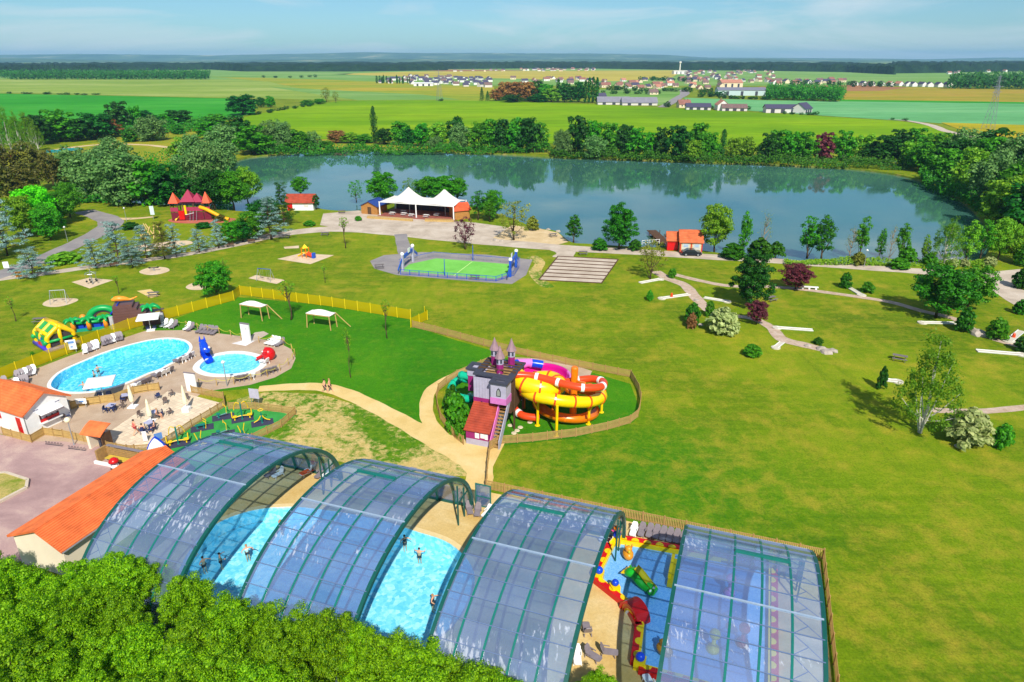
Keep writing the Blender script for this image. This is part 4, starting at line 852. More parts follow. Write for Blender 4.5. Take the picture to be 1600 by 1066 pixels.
# ------------------------------------------------------------------ the slides
def slide(name, label, path, r, segs, bands=None, posts=(), postmat=Yel, half=None, seglen=None, post_r=.16, rvar=None):
    """path of (c, s, z); segs: list of (fraction end, material); bands: (count, material)"""
    P = smooth_loop([W(*q) for q in path], 6, False); o = Vector((P[0].x, P[0].y, 0)); P = [p - o for p in P]
    t = thing(name, label, 'water slide', o); n = len(P)
    nseg = max(len(segs), round(n / (seglen or 5))); cuts = [round(i * (n - 1) / nseg) for i in range(nseg + 1)]
    for i in range(nseg):
        f = (i + .5) / nseg; m_ = next(m for e, m in segs if f <= e)
        pts = P[cuts[i]:cuts[i + 1] + 1]; rr = [r * (rvar(k / (n - 1)) if rvar else 1) for k in range(cuts[i], cuts[i + 1] + 1)]; hf = half and half[0] <= f <= half[1]
        if hf: MB().tube(pts, rr, 10, a0=math.pi * .97, a1=math.tau * 1.015, caps=False).build('flume_segment', m_, t, smooth=True)
        else: MB().tube(pts, rr, 14, caps=False).build('tube_segment', m_, t, smooth=True)
        if bands and i > 0 and not hf:
            k = cuts[i]; d = (P[min(k + 1, n - 1)] - P[k - 1]).normalized()
            MB().tube([P[k] - d * bands[1], P[k] + d * bands[1]], rr[0] * 1.1, 14).build('joint_band', bands[0], t, smooth=False)
    for c, s, z in posts:
        p = W(c, s) - o; MB().lathe([(post_r * 2, 0), (post_r * 2, .06), (post_r, .07), (post_r, z)], 10, p).build('post', postmat, t)
        q = min(P, key=lambda a: (a - Vector((p.x, p.y, z + r))).length)
        MB().beam(Vector((p.x, p.y, z * .55)), q - Vector((0, 0, r * .8)), .12).build('brace', postmat, t)
    return t
slide('tube_slide', 'red-orange tube slide with white joint bands', [(-23.2, 66.4, 6.7), (-21.3, 67, 6.6), (-19.3, 67.1, 6.4), (-16.9, 66.9, 6.2), (-15, 67.2, 6.0), (-13.5, 68.5, 5.8), (-13.6, 70.2, 5.6), (-15.2, 71.2, 5.3), (-17.5, 70.6, 4.9), (-19.4, 70.4, 4.3), (-21.6, 71.2, 3.3), (-23.8, 70.8, 2.1), (-24.0, 69.0, 1.2), (-22.6, 67.9, .8), (-20.6, 68.2, .65)], .44, [(1, RedO)], (Wht, .19), seglen=8)
slide('tube_slide', 'yellow tube slide with orange bands turning orange low down', [(-23.2, 67.4, 6.0), (-21.6, 66.8, 5.5), (-19.6, 67.2, 5.2), (-18.6, 68.8, 5.0), (-19.8, 70.3, 4.9), (-21.6, 69.9, 4.8), (-22.4, 68.2, 4.7), (-21.4, 66.7, 4.6), (-19.0, 66.2, 4.5), (-16.7, 67.0, 4.1), (-14.7, 69.0, 3.5), (-14.0, 71.6, 3.0), (-15.2, 73.6, 2.6), (-18, 74, 2.2), (-21, 72.8, 1.8), (-21.4, 70.2, 1.5), (-19, 68.6, 1.25), (-16.2, 69.2, 1.0), (-14.8, 71.2, .85), (-15.6, 73.4, .7)], .7, [(.62, Yel), (1, Org)], (RedO, .1), [(-17.8, 65.8, 4.0), (-15.0, 69.8, 2.8), (-14.2, 73.2, 2.1), (-20.6, 67.5, 3.6)], Yel, (.66, 1), rvar=lambda f: 1.0 + .6 * max(0.0, 1 - f / .42) ** .6 if f < .42 else 1.0)
slide('tube_slide', 'turquoise tube slide coiling down left of the tower', [(-28.8, 67.2, 5.2), (-30.2, 67.4, 5.1)] + [(-30.6 + 1.35 * math.sin(a), 68.6 - 1.35 * math.cos(a), 4.9 - .42 * a) for a in [i * .7 for i in range(1, 14)]], .48, [(1, Trq)], (paint('turquoise_dark', (14, 150, 120), .3), .06))
slide('tube_slide', 'blue and pink tube slide behind the tower leading into the bowl', [(-24.6, 68.8, 5.8), (-25.9, 70.6, 5.2), (-26.6, 72.6, 4.6), (-26.2, 74.8, 4.0), (-24.8, 76.6, 3.6), (-23.0, 77.3, 3.3)], .55, [(.25, Pnk), (.6, Blu), (.8, Pnk), (1, Blu)], (Pnk, .08))
# the bowl: six coloured sectors, yellow funnel floor
bc = W(-22.2, 74.3); t = thing('bowl_slide', 'large open bowl slide with magenta, blue and yellow sectors', 'water slide', bc, RZ, None, (.86, .86, .95))
cols_ = [Pnk, Mag, Mag, Blu, Yel, Trq]
for i, m_ in enumerate(cols_):
    a0 = i * math.tau / 6 - .35; m = MB(); m.lathe([(1.7, 1.1), (3.2, 1.35), (3.9, 2.1), (4.05, 3.0), (4.0, 3.5), (4.25, 3.52), (4.3, 2.9), (4.1, 1.9), (3.3, 1.15), (1.7, .9)], 8, (0, 0, 0), a0, a0 + math.tau / 6)
    m.build('bowl_sector', m_, t, smooth=True)
    ca = a0 + math.tau / 12; MB().lathe([(.16, 0), (.16, 2.0)], 8, (4.05 * math.cos(ca), 4.05 * math.sin(ca), 0)).build('post', Org, t)
MB().lathe([(1.75, 1.12), (1.2, 1.0), (.35, .75), (.3, .3), (.02, .25)], 20).build('funnel', Yel, t, smooth=True)
MB().tube([(4.0 * math.cos(a), 4.0 * math.sin(a), 3.75) for a in [2.2 + i * .25 for i in range(14)]], .5, 10, a0=math.pi * .5, a1=math.tau * 1.02 + .5, caps=False).build('entry_channel', Pnk, t, smooth=True)
# the big orange column that carries the slides
t = thing('support_column', 'thick orange steel column with arms carrying the slides', 'column', W(-17.0, 70.1))
MB().lathe([(.7, 0), (.7, .12), (.42, .14), (.42, 6.9), (.3, 7.05)], 16).build('shaft', Org, t, smooth=False)
for a, z, L in ((0.2, 4.2, 2.2), (2.2, 3.4, 2.6), (-2.4, 3.0, 2.4), (-.9, 5.2, 1.8), (1.2, 2.0, 1.8)): MB().beam((0, 0, z), (L * math.cos(a), L * math.sin(a), z + .35), .28, .34).build('arm', Org, t)
for i, (x, y, h_, m_) in enumerate(((-24.4, 73, 1.0, Yel), (-23.0, 78.6, .9, RedO))):
    t = thing('spray_ball', ('yellow' if i == 0 else 'red') + ' ball-topped float behind the slides', 'float', W(x, y)); MB().lathe([(.12, 0), (.12, h_)], 8).build('stem', Wht, t); MB().ball((0, 0, h_ + .3), .36).build('ball', m_, t, smooth=True)
# stepping stones under the slides
for i, (a, b) in enumerate(((797, 665), (813, 668), (808, 673), (803, 677), (828, 660))):
    tag(MB().lathe([(.34, 0), (.3, .07)], 7).build('stepping_stone', paint('pale_stone', (214, 200, 170), .8), None, G(a, b, .013)), f'{ordw(i)} pale stepping stone from the left under the slides' if i < 4 else 'pale stepping stone farthest back under the slides', 'stepping stone', 'stepping stones under the slides')

# ------------------------------------------------------------------ splash area under the right-hand vault
sp0 = W(-1.2, 44, .03); t = thing('splash_area', 'shallow blue children\'s splash basin with red and yellow scalloped wall', 'splash pool', sp0)
lo = [p - Vector((sp0.x, sp0.y, 0)) for p in SPLASH]
m_, nt, out = newmat('splash_floor'); v_ = pos(nt); cc = ramp(nt, noise(nt, v_, 9, 4, .7), [(.35, lin((92, 164, 232))), (.65, lin((140, 198, 246)))]); principled(nt, out, cc, .18, .5, 0, noise(nt, v_, 3, 3), .01, .5)
inst(sheet_mesh('blue_floor', [Vector((p.x, p.y)) for p in lo], .02, m_), 'blue_floor', t)
n = len(lo); ctr = sum(lo, Vector()) / n
for i in range(n):
    p, q = lo[i], lo[(i + 1) % n]; d = (q - p); L = d.length; d.normalize(); nrm = Vector((d.y, -d.x, 0)); nrm = nrm if (p + nrm - ctr).length > (p - ctr).length else -nrm
    MB().beam(p + nrm * .42 + Vector((0, 0, .26)), q + nrm * .42 + Vector((0, 0, .26)), .5, .52).build('red_wall', Red, t)
    MB().beam(p + nrm * .08 + Vector((0, 0, .2)), q + nrm * .08 + Vector((0, 0, .2)), .2, .4).build('yellow_rim', Yel, t)
    k = int(L / 1.05)
    for j in range(k):
        c = p + d * (L * (j + .5) / k) + nrm * .17 + Vector((0, 0, .42)); m = MB(); vs = [c + d * (.34 * math.cos(a)) + nrm * (.36 * math.sin(a)) for a in [math.pi * e / 6 for e in range(7)]]
        m.add([v + Vector((0, 0, .12)) for v in vs] + vs, [tuple(range(7))[::-1], tuple(range(7, 14))] + [(e, e + 1, e + 8, e + 7) for e in range(6)] + [(6, 0, 7, 13)]); m.build('scallop', Yel, t)
for i, k in enumerate((0, 3, 6)):
    p = lo[k] * 1.0; MB().cbox(p + Vector((0, 0, .38)), (.8, .8, .76), RZ).build('yellow_pier', Yel, t); MB().ball(p + Vector((0, 0, .98)), .34, 14, 8).build('blue_ball', Blu, t, smooth=True)
p = (lo[6] + lo[5]) / 2; MB().cbox(p + Vector((0, 0, .38)), (.7, .7, .76), RZ + .6).build('yellow_pier', Yel, t); MB().ball(p + Vector((0, 0, .98)), .3, 14, 8).build('blue_ball', Blu, t, smooth=True)
# small figure on the corner pier
f0 = W(-7.7, 49.6, .79); t = thing('corner_figure', 'small doll figure with orange cap on the splash wall corner', 'figure', f0, RZ)
MB().lathe([(.26, 0), (.3, .2), (.2, .55), (.12, .62)], 10).build('body', Blu, t, smooth=True); MB().ball((0, 0, .82), .22).build('head', paint('doll_skin', (236, 180, 150), .5), t, smooth=True); MB().lathe([(.26, .86), (.24, .98), (.02, 1.2)], 10).build('cap', Org, t, smooth=True)
for s in (-1, 1): MB().tube([(s * .2, 0, .5), (s * .42, -.05, .62)], [.08, .06], 6).build('arm', paint('doll_sleeve', (206, 50, 120), .5), t)
# green dragon slide
d0 = G(997, 913, .05); t = thing('dragon_slide', 'green dragon-shaped toddler slide with yellow chute in the splash basin', 'toddler slide', d0, RZ + R(-28), None, (.66, 1.1, .8))
body = [(-1.9, 0, .5), (-1.3, 0, .9), (-.5, .1, 1.0), (.3, 0, .75), (1.1, 0, .5), (1.9, 0, .45), (2.5, 0, .35)]
MB().tube(smooth_loop(body, 4, False), [.3 + .36 * math.sin(min(1, i / 9) * 1.5) * (1 - i / 34) for i in range(25)], 10).build('body', Grn, t, smooth=True)
MB().tube(smooth_loop([(-.6, .05, 1.95), (.3, .05, 1.65), (1.2, 0, 1.3), (2.5, 0, .75)], 4, False), .3, 8, a0=math.pi, a1=math.tau, caps=False).build('chute', Olv, t)
MB().ball((2.4, -.35, .62), .42, 10, 6, (1.2, .8, .8)).build('head', Grn, t, smooth=True)
for s in (-1, 1): MB().ball((2.45, -.35 + s * .22, .98), .13).build('eye', Wht, t, smooth=True)
for i in range(3): MB().prism([(-2.0, -.5 + i * .4), (-.7, -.1 + i * .1), (-2.1, -.1 + i * .4)], 1.0, 1.1, Matrix.Rotation(-.15, 4, 'Y')).build('wing_rib', Yel, t)
for x, y, s in ((-1.9, .5, .3), (-1.5, .7, .25), (-1.0, .8, .2)): MB().lathe([(.16, 0), (.02, .55)], 6, (x, y, .6)).build('spike', Grn, t)
# rainbow arch
r0 = W(-4.6, 41.7, .03); t = thing('rainbow_arch', 'red, orange and yellow striped rainbow arch at the splash basin', 'play arch', r0, RZ + R(-42), None, (.75, .75, .75))
for r_, m_ in ((1.6, Red), (1.35, Org), (1.12, RedO), (.9, Yel), (.68, Wht)):
    m = MB(); k = 12; w_ = .8 if r_ > 1.5 else .66
    for i in range(k + 1):
        a = math.pi * i / k
        for rr, y in ((r_, -w_), (r_, w_), (r_ - .22, w_), (r_ - .22, -w_)): m.v.append((rr * math.cos(a), y, rr * math.sin(a) * 1.05))
    for i in range(k):
        for j in range(4): m.f.append((4 * i + j, 4 * i + (j + 1) % 4, 4 * i + 4 + (j + 1) % 4, 4 * i + 4 + j))
    m.build('arch_band', m_, t, smooth=False)
# spring animals and the yellow bench
def animal(name, label, loc, rz, m_):
    t = thing(name, label, 'spray toy', loc, rz); MB().ball((0, 0, .45), .6, 12, 7, (1.15, .8, .75)).build('body', m_, t, smooth=True); MB().ball((.1, 0, 1.05), .32, 10, 6).build('head', m_, t, smooth=True)
    for s in (-1, 1): MB().ball((.05, s * .28, 1.32), .13, 8, 5, (1, .6, 1.3)).build('ear', m_, t, smooth=True)
    MB().ball((.4, 0, .98), .14).build('snout', Olv, t, smooth=True)
Ocr = paint('ochre_plastic', (224, 148, 34), .35, .1)
animal('bear_toy', 'orange animal spray toy in the sunny corner of the splash basin', W(-6.3, 48.0, .05), RZ - 1.2, Ocr); animal('seated_animal_toy', 'brown-orange animal toy at the edge of the rightmost vault', W(-1.9, 38.6, .05), RZ + 2.6, Ocr)
t = thing('play_bench', 'yellow stepped bench beside the rightmost vault rib', 'bench', W(-2.4, 47.2, .05), RZ)
MB().box(-.25, .25, -1.6, 1.6, 0, .42).build('seat', Olv, t); MB().box(-.28, -.02, -1.0, 1.65, .42, .85).build('backrest', Yel, t)
for c, s, lab, k in ((2.2, 46.5, 'pink toy seen through the rightmost vault', Pnk), (3.4, 41.5, 'red spray post seen through the rightmost vault', Red), (1.4, 40.2, 'yellow toy seen through the rightmost vault', Yel)):
    t = thing('spray_toy', lab, 'spray toy', W(c, s, .05)); MB().lathe([(.5, 0), (.42, .3), (.16, .4), (.14, 1.2)], 10).build('stem', k, t, smooth=True); MB().ball((0, 0, 1.5), .42, 10, 6).build('head', k, t, smooth=True)

# ------------------------------------------------------------------ fences
def netmat():
    m, nt, out = newmat('yellow_net'); d = N(nt, 'BsdfDiffuse'); d.inputs['Color'].default_value = (*lin((232, 206, 10)), 1)
    tl = N(nt, 'BsdfTranslucent'); tl.inputs['Color'].default_value = (*lin((232, 206, 10)), 1); a = N(nt, 'MixShader', Fac=.4); nt.links.new(d.outputs[0], a.inputs[1]); nt.links.new(tl.outputs[0], a.inputs[2])
    tr = N(nt, 'BsdfTransparent'); b = N(nt, 'MixShader', Fac=.52); nt.links.new(a.outputs[0], b.inputs[1]); nt.links.new(tr.outputs[0], b.inputs[2]); nt.links.new(b.outputs[0], out.inputs['Surface']); return m
M_net = netmat(); NetY = paint('yellow_post', (240, 208, 6), .5, .05)
def polyline(pts, step):
    """equal panels along each straight run: list of (start, heading, length)"""
    out = []
    for p, q in zip(pts, pts[1:]):
        L = (q - p).length; k = max(1, round(L / step)); d = (q - p) / k
        for i in range(k): out.append((p + d * i, math.atan2(d.y, d.x), L / k))
    return out
net_me = MB().box(0, 1, -.006, .006, .05, 1.0).mesh('net_panel', M_net)
def net_fence(name, label, pts, h, step=2.6):
    t = thing(name, label, 'fence', pts[0]); o = pts[0]; pm = MB().lathe([(.05, -.1), (.05, h + .12)], 6).mesh('post', NetY)
    seq = polyline(pts, step)
    for p, a, L in seq:
        inst(net_me, 'net_panel', t, p - o, (0, 0, a), (L, 1, h)); inst(pm, 'post', t, p - o)
    inst(pm, 'post', t, pts[-1] - o); return t
net_fence('net_fence', 'long bright yellow net fence around the outdoor pool lawn', PX([(-40, 612), (0, 596), (105, 554), (203, 515), (232, 507), (366, 470), (376, 461), (520, 480), (642, 500)]), 1.8)
net_fence('net_fence', 'short return of yellow net fence at the right end', PX([(642, 512), (668, 500), (664, 494)]), 1.6, 2.2)
pic = MB()
for i in range(13): pic.box(.02 + i / 13.0, .02 + i / 13.0 + .045, -.012, .012, .06, 1.0)
pic_me = pic.mesh('pickets', Tan); rail_me = MB().box(0, 1, -.02, .02, -.035, .035).mesh('rail', Woodm)
bpanel = MB().box(0.01, .99, -.02, .02, .05, 1.0).mesh('board_panel', Tan)
def wood_fence(name, label, pts, h=1.1, step=2.0, solid=False, closed=False):
    if closed: pts = pts + [pts[0]]
    t = thing(name, label, 'fence', pts[0]); o = pts[0]; pm = MB().box(-.05, .05, -.05, .05, -.1, h + .1).mesh('post', Woodm)
    for p, a, L in polyline(pts, step):
        q = inst(bpanel if solid else pic_me, 'board_panel' if solid else 'pickets', t, p - o, (0, 0, a), (L, 1, h)); q['kind'] = 'stuff' if not solid else ''
        if solid: del q['kind']
        inst(pm, 'post', t, p - o)
        for z in (.22, h - .08): inst(rail_me, 'rail', t, p - o + Vector((0, 0, z)), (0, 0, a), (L, 1, 1))
    inst(pm, 'post', t, pts[-1] - o); return t
wood_fence('picket_fence', 'curved wooden picket fence around the slide lawn', [W(c, s) for c, s in ((-27.1, 60.6), (-28.6, 61.6), (-30.2, 63.1), (-32, 65), (-33.4, 67.2), (-34.6, 69.4), (-35.4, 71.7), (-35.3, 74), (-34.8, 76.4), (-33, 80.5), (-30.7, 85.7), (-30, 86.6))])
wood_fence('picket_fence', 'wooden picket fence on the front and right of the slides', [W(c, s) for c, s in ((-23.1, 62.2), (-20, 63.8), (-15.7, 66.5), (-12.6, 69.2), (-10.4, 71.6), (-9.8, 73.5), (-9.9, 75.5), (-10.2, 78), (-10.9, 80.4), (-12.6, 84.2), (-18, 84.8), (-24, 85.6), (-30, 86.6))])
wood_fence('picket_fence', 'wooden picket fence beside the path from slides to pool hall', [W(c, s) for c, s in ((-23.3, 62), (-23.9, 60.5), (-22.8, 57), (-21.6, 53.6))], 1.2)
wood_fence('picket_fence', 'wooden picket fence behind the vaults along the big lawn', [W(-21.6, 53.5), W(-2, 53.5), W(9.6, 53.5), W(9.7, 24)], 1.1)
wood_fence('picket_fence', 'wooden picket fence from the yellow fence to the slides', PX([(645, 512), (680, 520), (720, 531), (756, 541), (800, 552)]), 1.2, 2.4)
wood_fence('picket_fence', 'dark picket fence around the outdoor gym, lower side', PX([(358, 640), (400, 640), (462, 648), (440, 668), (395, 690), (352, 706)]), 1.0, 1.6)
wood_fence('picket_fence', 'picket fence between terrace and outdoor gym', PX([(238, 708), (262, 694), (300, 668), (330, 650), (352, 636), (350, 624), (300, 614)]), 1.0, 1.6)
wood_fence('board_fence', 'tan board fence in front of the snack bar', PX([(6, 680), (50, 692), (70, 680), (100, 684), (148, 694)]), 1.0, 1.6, True)
wood_fence('board_fence', 'tan board fence between swimming pool and terrace', PX([(112, 640), (135, 634), (180, 628), (210, 616), (232, 612), (250, 610)]), 1.1, 1.8, True)
wood_fence('board_fence', 'low fence around the terrace corner by the gate', PX([(168, 702), (200, 708), (212, 708), (238, 706)]), 1.0, 1.4)
# posts with swagged rope round the pool deck
def rope_fence(name, label, pts):
    t = thing(name, label, 'rope fence', pts[0]); o = pts[0]; pm = MB().lathe([(.06, -.1), (.06, 1.1), (.02, 1.14)], 6).mesh('post', Tan); rp = paint('rope', (206, 196, 70), .8)
    for i, p in enumerate(pts):
        inst(pm, 'post', t, p - o)
        if i + 1 < len(pts):
            q = pts[i + 1]; MB().tube([(p - o).lerp(q - o, k / 6) + Vector((0, 0, 1.02 - .35 * math.sin(math.pi * k / 6))) for k in range(7)], .03, 5).build('rope', rp, t)
rope_fence('rope_fence', 'post and rope fence behind the deck loungers up to the shower', PX([(275, 508), (292, 512), (309, 515), (325, 519), (343, 522), (361, 526), (377, 531)]))
rope_fence('rope_fence', 'post and rope fence curving round the paddling pool deck', PX([(405, 536), (426, 535), (443, 539), (456, 548), (461, 556), (458, 563), (451, 571), (438, 580), (418, 589), (393, 595), (366, 601), (339, 603), (312, 603)]))

# ------------------------------------------------------------------ loungers
def lounger_proto(m_):
    t = thing('sun_lounger', 'x', 'sun lounger')
    MB().prism([(-.34, -.2), (.34, -.2), (.32, 1.1), (.22, 1.24), (-.22, 1.24), (-.32, 1.1)], .32, .4).build('seat', m_, t)
    b = MB(); b.prism([(-.33, 0), (.33, 0), (.33, .55), (.2, .8), (-.2, .8), (-.33, .55)], -.04, .04, Matrix.Translation((0, -.2, .38)) @ Matrix.Rotation(R(118), 4, 'X')); b.build('backrest', m_, t)
    for s in (-1, 1):
        MB().beam((s * .36, -.35, .62), (s * .36, .35, .58), .07, .05).build('armrest', m_, t)
        for y in (-.4, .95): MB().beam((s * .33, y, 0), (s * .3, y * .9, .36), .08, .06).build('leg', m_, t)
    return t
LG = {'white': lounger_proto(Wht), 'grey': lounger_proto(Gry)}; lused = set()
def lounger(px, py, rz, colr, label, group, z=.026, p=None):
    src = LG[colr]; loc = p if p is not None else G(px, py, z)
    if colr not in lused: lused.add(colr); src.location = loc; src.rotation_euler = (0, 0, rz); src['label'] = label; src['group'] = group; return src
    return copy_tree(src, None, loc, rz, label, group)
def row(items, rz, desc):
    cnt = {}
    for px, py, c in items:
        k = 'white' if c == 'w' else 'grey'; i = cnt.get(k, 0); cnt[k] = i + 1; tot = sum(1 for q in items if q[2] == c)
        lounger(px, py, rz, k, (f'{ordw(i)} {k} lounger from left ' if tot > 1 else f'only {k} lounger ') + desc, 'sun loungers ' + desc)
row([(7.6, 601, 'g'), (28, 592, 'g'), (34, 590, 'g'), (40.5, 588, 'w'), (47, 585, 'g'), (53, 583, 'w')], R(-150), 'at the left end of the yellow fence')
row([(27, 604, 'w'), (34.6, 600, 'g'), (41.4, 599, 'g')], R(-150), 'beside the snack bar roof')
row([(134, 550, 'w'), (141, 547.5, 'g'), (146.6, 545, 'w'), (152, 543, 'w')], R(-150), 'in the row under the white notice board')
row([(163, 538, 'g'), (168, 536, 'g'), (173, 535, 'g'), (178, 533, 'w'), (184, 531, 'g'), (189, 530, 'g')], R(-150), 'in the row below the dinosaur inflatable')
row([(259, 509, 'w'), (267, 510, 'w'), (274, 511, 'g'), (295, 514, 'w'), (300, 515, 'g'), (314, 518, 'g'), (320, 519, 'g'), (326, 519.5, 'g'), (331, 520, 'g'), (337, 521, 'g')], R(170), 'in the row along the rope fence')
row([(424, 536, 'w'), (429, 537, 'w'), (434, 538, 'w'), (440, 539, 'g')], R(150), 'in the group near the red slide')
row([(415.6, 569, 'w')], R(60), 'at the foot of the red slide')
row([(412, 586, 'g'), (418, 584.5, 'g'), (424, 583, 'g'), (430, 581, 'g')], R(20), 'inside the lower rope fence, right row')
row([(372, 596, 'g'), (379, 595, 'g'), (386, 593.5, 'g'), (394, 592, 'w')], R(10), 'inside the lower rope fence, middle row')
row([(280.5, 568, 'g'), (286, 566, 'w'), (290.6, 564, 'w'), (295, 561.5, 'g'), (299.5, 558.5, 'w')], R(60), 'between the two outdoor pools')
row([(247, 591, 'g'), (254, 588, 'w'), (261, 585, 'w'), (267, 582, 'g')], R(60), 'near the lower right rim of the big pool')
row([(216, 607, 'w'), (221.5, 603.5, 'g'), (227, 601, 'g'), (232.5, 598.5, 'g')], R(60), 'by the board fence beside the pool')
def deckrow(items, desc):
    cnt = {}
    for c, s, rz, k in items:
        i = cnt.get(k, 0); cnt[k] = i + 1; tot = sum(1 for q in items if q[3] == k)
        lounger(0, 0, RZ + rz, k, (f'{ordw(i)} {k} deck chair from the left ' if tot > 1 else f'only {k} deck chair ') + desc, 'deck chairs ' + desc, p=W(c, s, .03)).scale = (.85, .72, .9)
deckrow([(-27.2, 51.0, 3.0, 'white')] + [(-26.6 + .52 * i, 51.2, 3.1, 'grey') for i in range(5)] + [(-23.8, 51.1, 2.4, 'grey')], 'stacked at the far foot of the second vault')
deckrow([(-21.8, 49.6, -2.6, 'grey'), (-20.9, 49.6, -2.9, 'grey'), (-19.9, 49.7, 2.9, 'white')], 'beside the open green gate')
deckrow([(-42.6, 48.6, 2.8, 'white'), (-38.6, 50.0, 3.1, 'grey'), (-38.0, 50.3, 3.0, 'white'), (-43.4, 48.4, 2.8, 'grey'), (-40.0, 49.8, 2.7, 'white')], 'under the leftmost vault')
deckrow([(-7.8, 36.2, -2.8, 'white'), (-6.9, 36.6, -1.9, 'grey'), (-5.9, 37.2, -1.4, 'grey'), (-7.6, 38.6, .4, 'grey')], 'on the sunny floor beside the third vault')
deckrow([(-6.4, 51.6, 3.1, 'white'), (-5.7, 51.8, 3.1, 'grey')] + [(-5.0 + i * .6, 51.9, 3.1, 'grey') for i in range(7)] + [(-8.3, 49.2, 1.2, 'white')], 'behind the splash basin')
deckrow([(-2.4, 35.4, .6, 'white')], 'below the splash basin at the bottom edge')

# ------------------------------------------------------------------ snack bar and shed
def gable(name, label, c0, ux, L, Wd, hw, hr, wallm, roofm, over=.35, ridge=.5, cat='building', z0=0.0, tiles=10):
    """gabled building: c0 = corner, ux = unit vector along the ridge, width to the left of ux"""
    rz = math.atan2(ux[1], ux[0]); t = thing(name, label, cat, Vector((c0[0], c0[1], z0)), rz); yr = Wd * ridge
    prof = [(0, 0), (Wd, 0), (Wd, hw), (yr, hr), (0, hw)]
    m = MB(); m.v = [(x, y, z) for x in (0, L) for y, z in prof]; m.f = [(4, 3, 2, 1, 0), (5, 6, 7, 8, 9)] + [(i, (i + 1) % 5, (i + 1) % 5 + 5, i + 5) for i in range(5)]
    m.build('wall', wallm, t)
    for side in (0, 1):
        y0, y1 = (-over, yr) if side == 0 else (Wd + over, yr); sl = (hr - hw) / (abs(yr - (0 if side == 0 else Wd))); z0_ = hw - over * sl + .06; z1_ = hr + .06
        f = MB().add([(-over, y0, z0_), (L + over, y0, z0_), (L + over, y1, z1_), (-over, y1, z1_), (-over, y0, z0_ - .12), (L + over, y0, z0_ - .12), (L + over, y1, z1_ - .12), (-over, y1, z1_ - .12)], [(0, 1, 2, 3), (7, 6, 5, 4), (4, 5, 1, 0), (5, 6, 2, 1), (6, 7, 3, 2), (7, 4, 0, 3)]).build('roof', roofm, t)
        if tiles:
            k = tiles
            for i in range(k):        # tile courses, each lapping the one below
                a, b = i / k, (i + 1) / k; ya, yb = y0 + (y1 - y0) * a, y0 + (y1 - y0) * b; za, zb = z0_ + (z1_ - z0_) * a, z0_ + (z1_ - z0_) * b
                MB().add([(-over - .01, ya, za + .11), (L + over + .01, ya, za + .11), (L + over + .01, yb, zb + .025), (-over - .01, yb, zb + .025), (-over - .01, ya, za), (L + over + .01, ya, za), (L + over + .01, yb, zb), (-over - .01, yb, zb)], [(0, 1, 2, 3), (7, 6, 5, 4), (4, 5, 1, 0), (5, 6, 2, 1), (6, 7, 3, 2), (7, 4, 0, 3)]).build('tile_course', roofm, f)
    MB().box(-over, L + over, yr - .1, yr + .1, hr + .03, hr + .18).build('ridge_cap', roofm, t); return t
cA, cB = G(47.3, 682), G(112, 652); ux = (cB - cA); Wd = ux.length; ux.normalize()
# ridge runs to the left of the frame; the gable with the serving hatch faces right
ridge_dir = Vector((-ux.y, ux.x, 0)); c0 = cA + ridge_dir * 8.0
t = gable('snack_bar', 'white snack bar with orange tiled roof and red serving hatch', c0, -ridge_dir, 8.0, Wd, 3.0, 4.5, Wht, RoofO, .4)
def facade(name, y0, y1, z0, z1, m_, d0=.0, d1=.05, parent=None): return MB().box(8.0 + d0, 8.0 + d1, y0, y1, z0, z1).build(name, m_, parent or t)
hatch = facade('serving_hatch', 1.5, 3.7, 1.05, 2.0, paint('hatch_dark', (60, 40, 50), .5), .0, .03); facade('hatch_shutter', 1.5, 3.7, 1.0, 1.35, Red, .03, .06, hatch)
for i in range(3): facade('menu_board', 1.7 + .65 * i, 2.15 + .65 * i, 1.42, 1.85, paint('menu_grey', (150, 150, 160), .5), .03, .06, hatch)
aw = MB().add([(8.0, 1.3, 2.35), (8.9, 1.3, 2.12), (8.9, 3.95, 2.12), (8.0, 3.95, 2.35), (8.0, 1.3, 2.41), (8.9, 1.3, 2.18), (8.9, 3.95, 2.18), (8.0, 3.95, 2.41)], [(0, 3, 2, 1), (4, 5, 6, 7), (0, 1, 5, 4), (1, 2, 6, 5), (2, 3, 7, 6), (3, 0, 4, 7)]).build('awning', Wht, t)
MB().box(8.86, 8.92, 1.3, 3.95, 2.02, 2.2).build('awning_edge', Gry, aw)
facade('counter', 1.4, 3.85, .92, 1.0, Wht, 0, .45)
sg = facade('fascia_sign', 1.0, 4.2, 2.5, 2.95, paint('sign_white', (246, 246, 246), .4), .0, .03)
for y0_, y1_ in ((1.05, 1.3), (1.34, 1.62), (3.55, 3.8), (3.86, 4.12)): facade('sign_mark', y0_, y1_, 2.66, 2.78, paint('sign_grey_mark', (120, 126, 150), .5), .03, .036, sg)
dr = MB().box(6.2, 7.0, -.05, 0, 0, 2.1).build('door', Red, t); MB().box(6.85, 6.92, -.09, -.05, 1.0, 1.12).build('handle', Steel, dr)
wn_ = MB().box(2.4, 3.4, -.05, 0, 1.3, 2.2).build('window', Red, t); MB().box(2.55, 3.25, -.07, -.05, 1.42, 2.1).build('pane', paint('glass_dark', (60, 66, 76), .15), wn_)
MB().tube([(7.95, -.08, 0), (7.95, -.08, 2.8)], .05, 6).build('downpipe', Steel, t)
c0 = W(-49.6, 30.2); t = gable('tiled_shed', 'long cream shed with bright orange tiled roof beside the leftmost vault', c0, VV, 13.4, 5.6, 3.0, 4.3, Cream, RoofO, .3, .42, tiles=14)
MB().tube([(-.3, -.36, 2.86), (13.6, -.36, 2.86)], .07, 6).build('gutter', Steel, t)
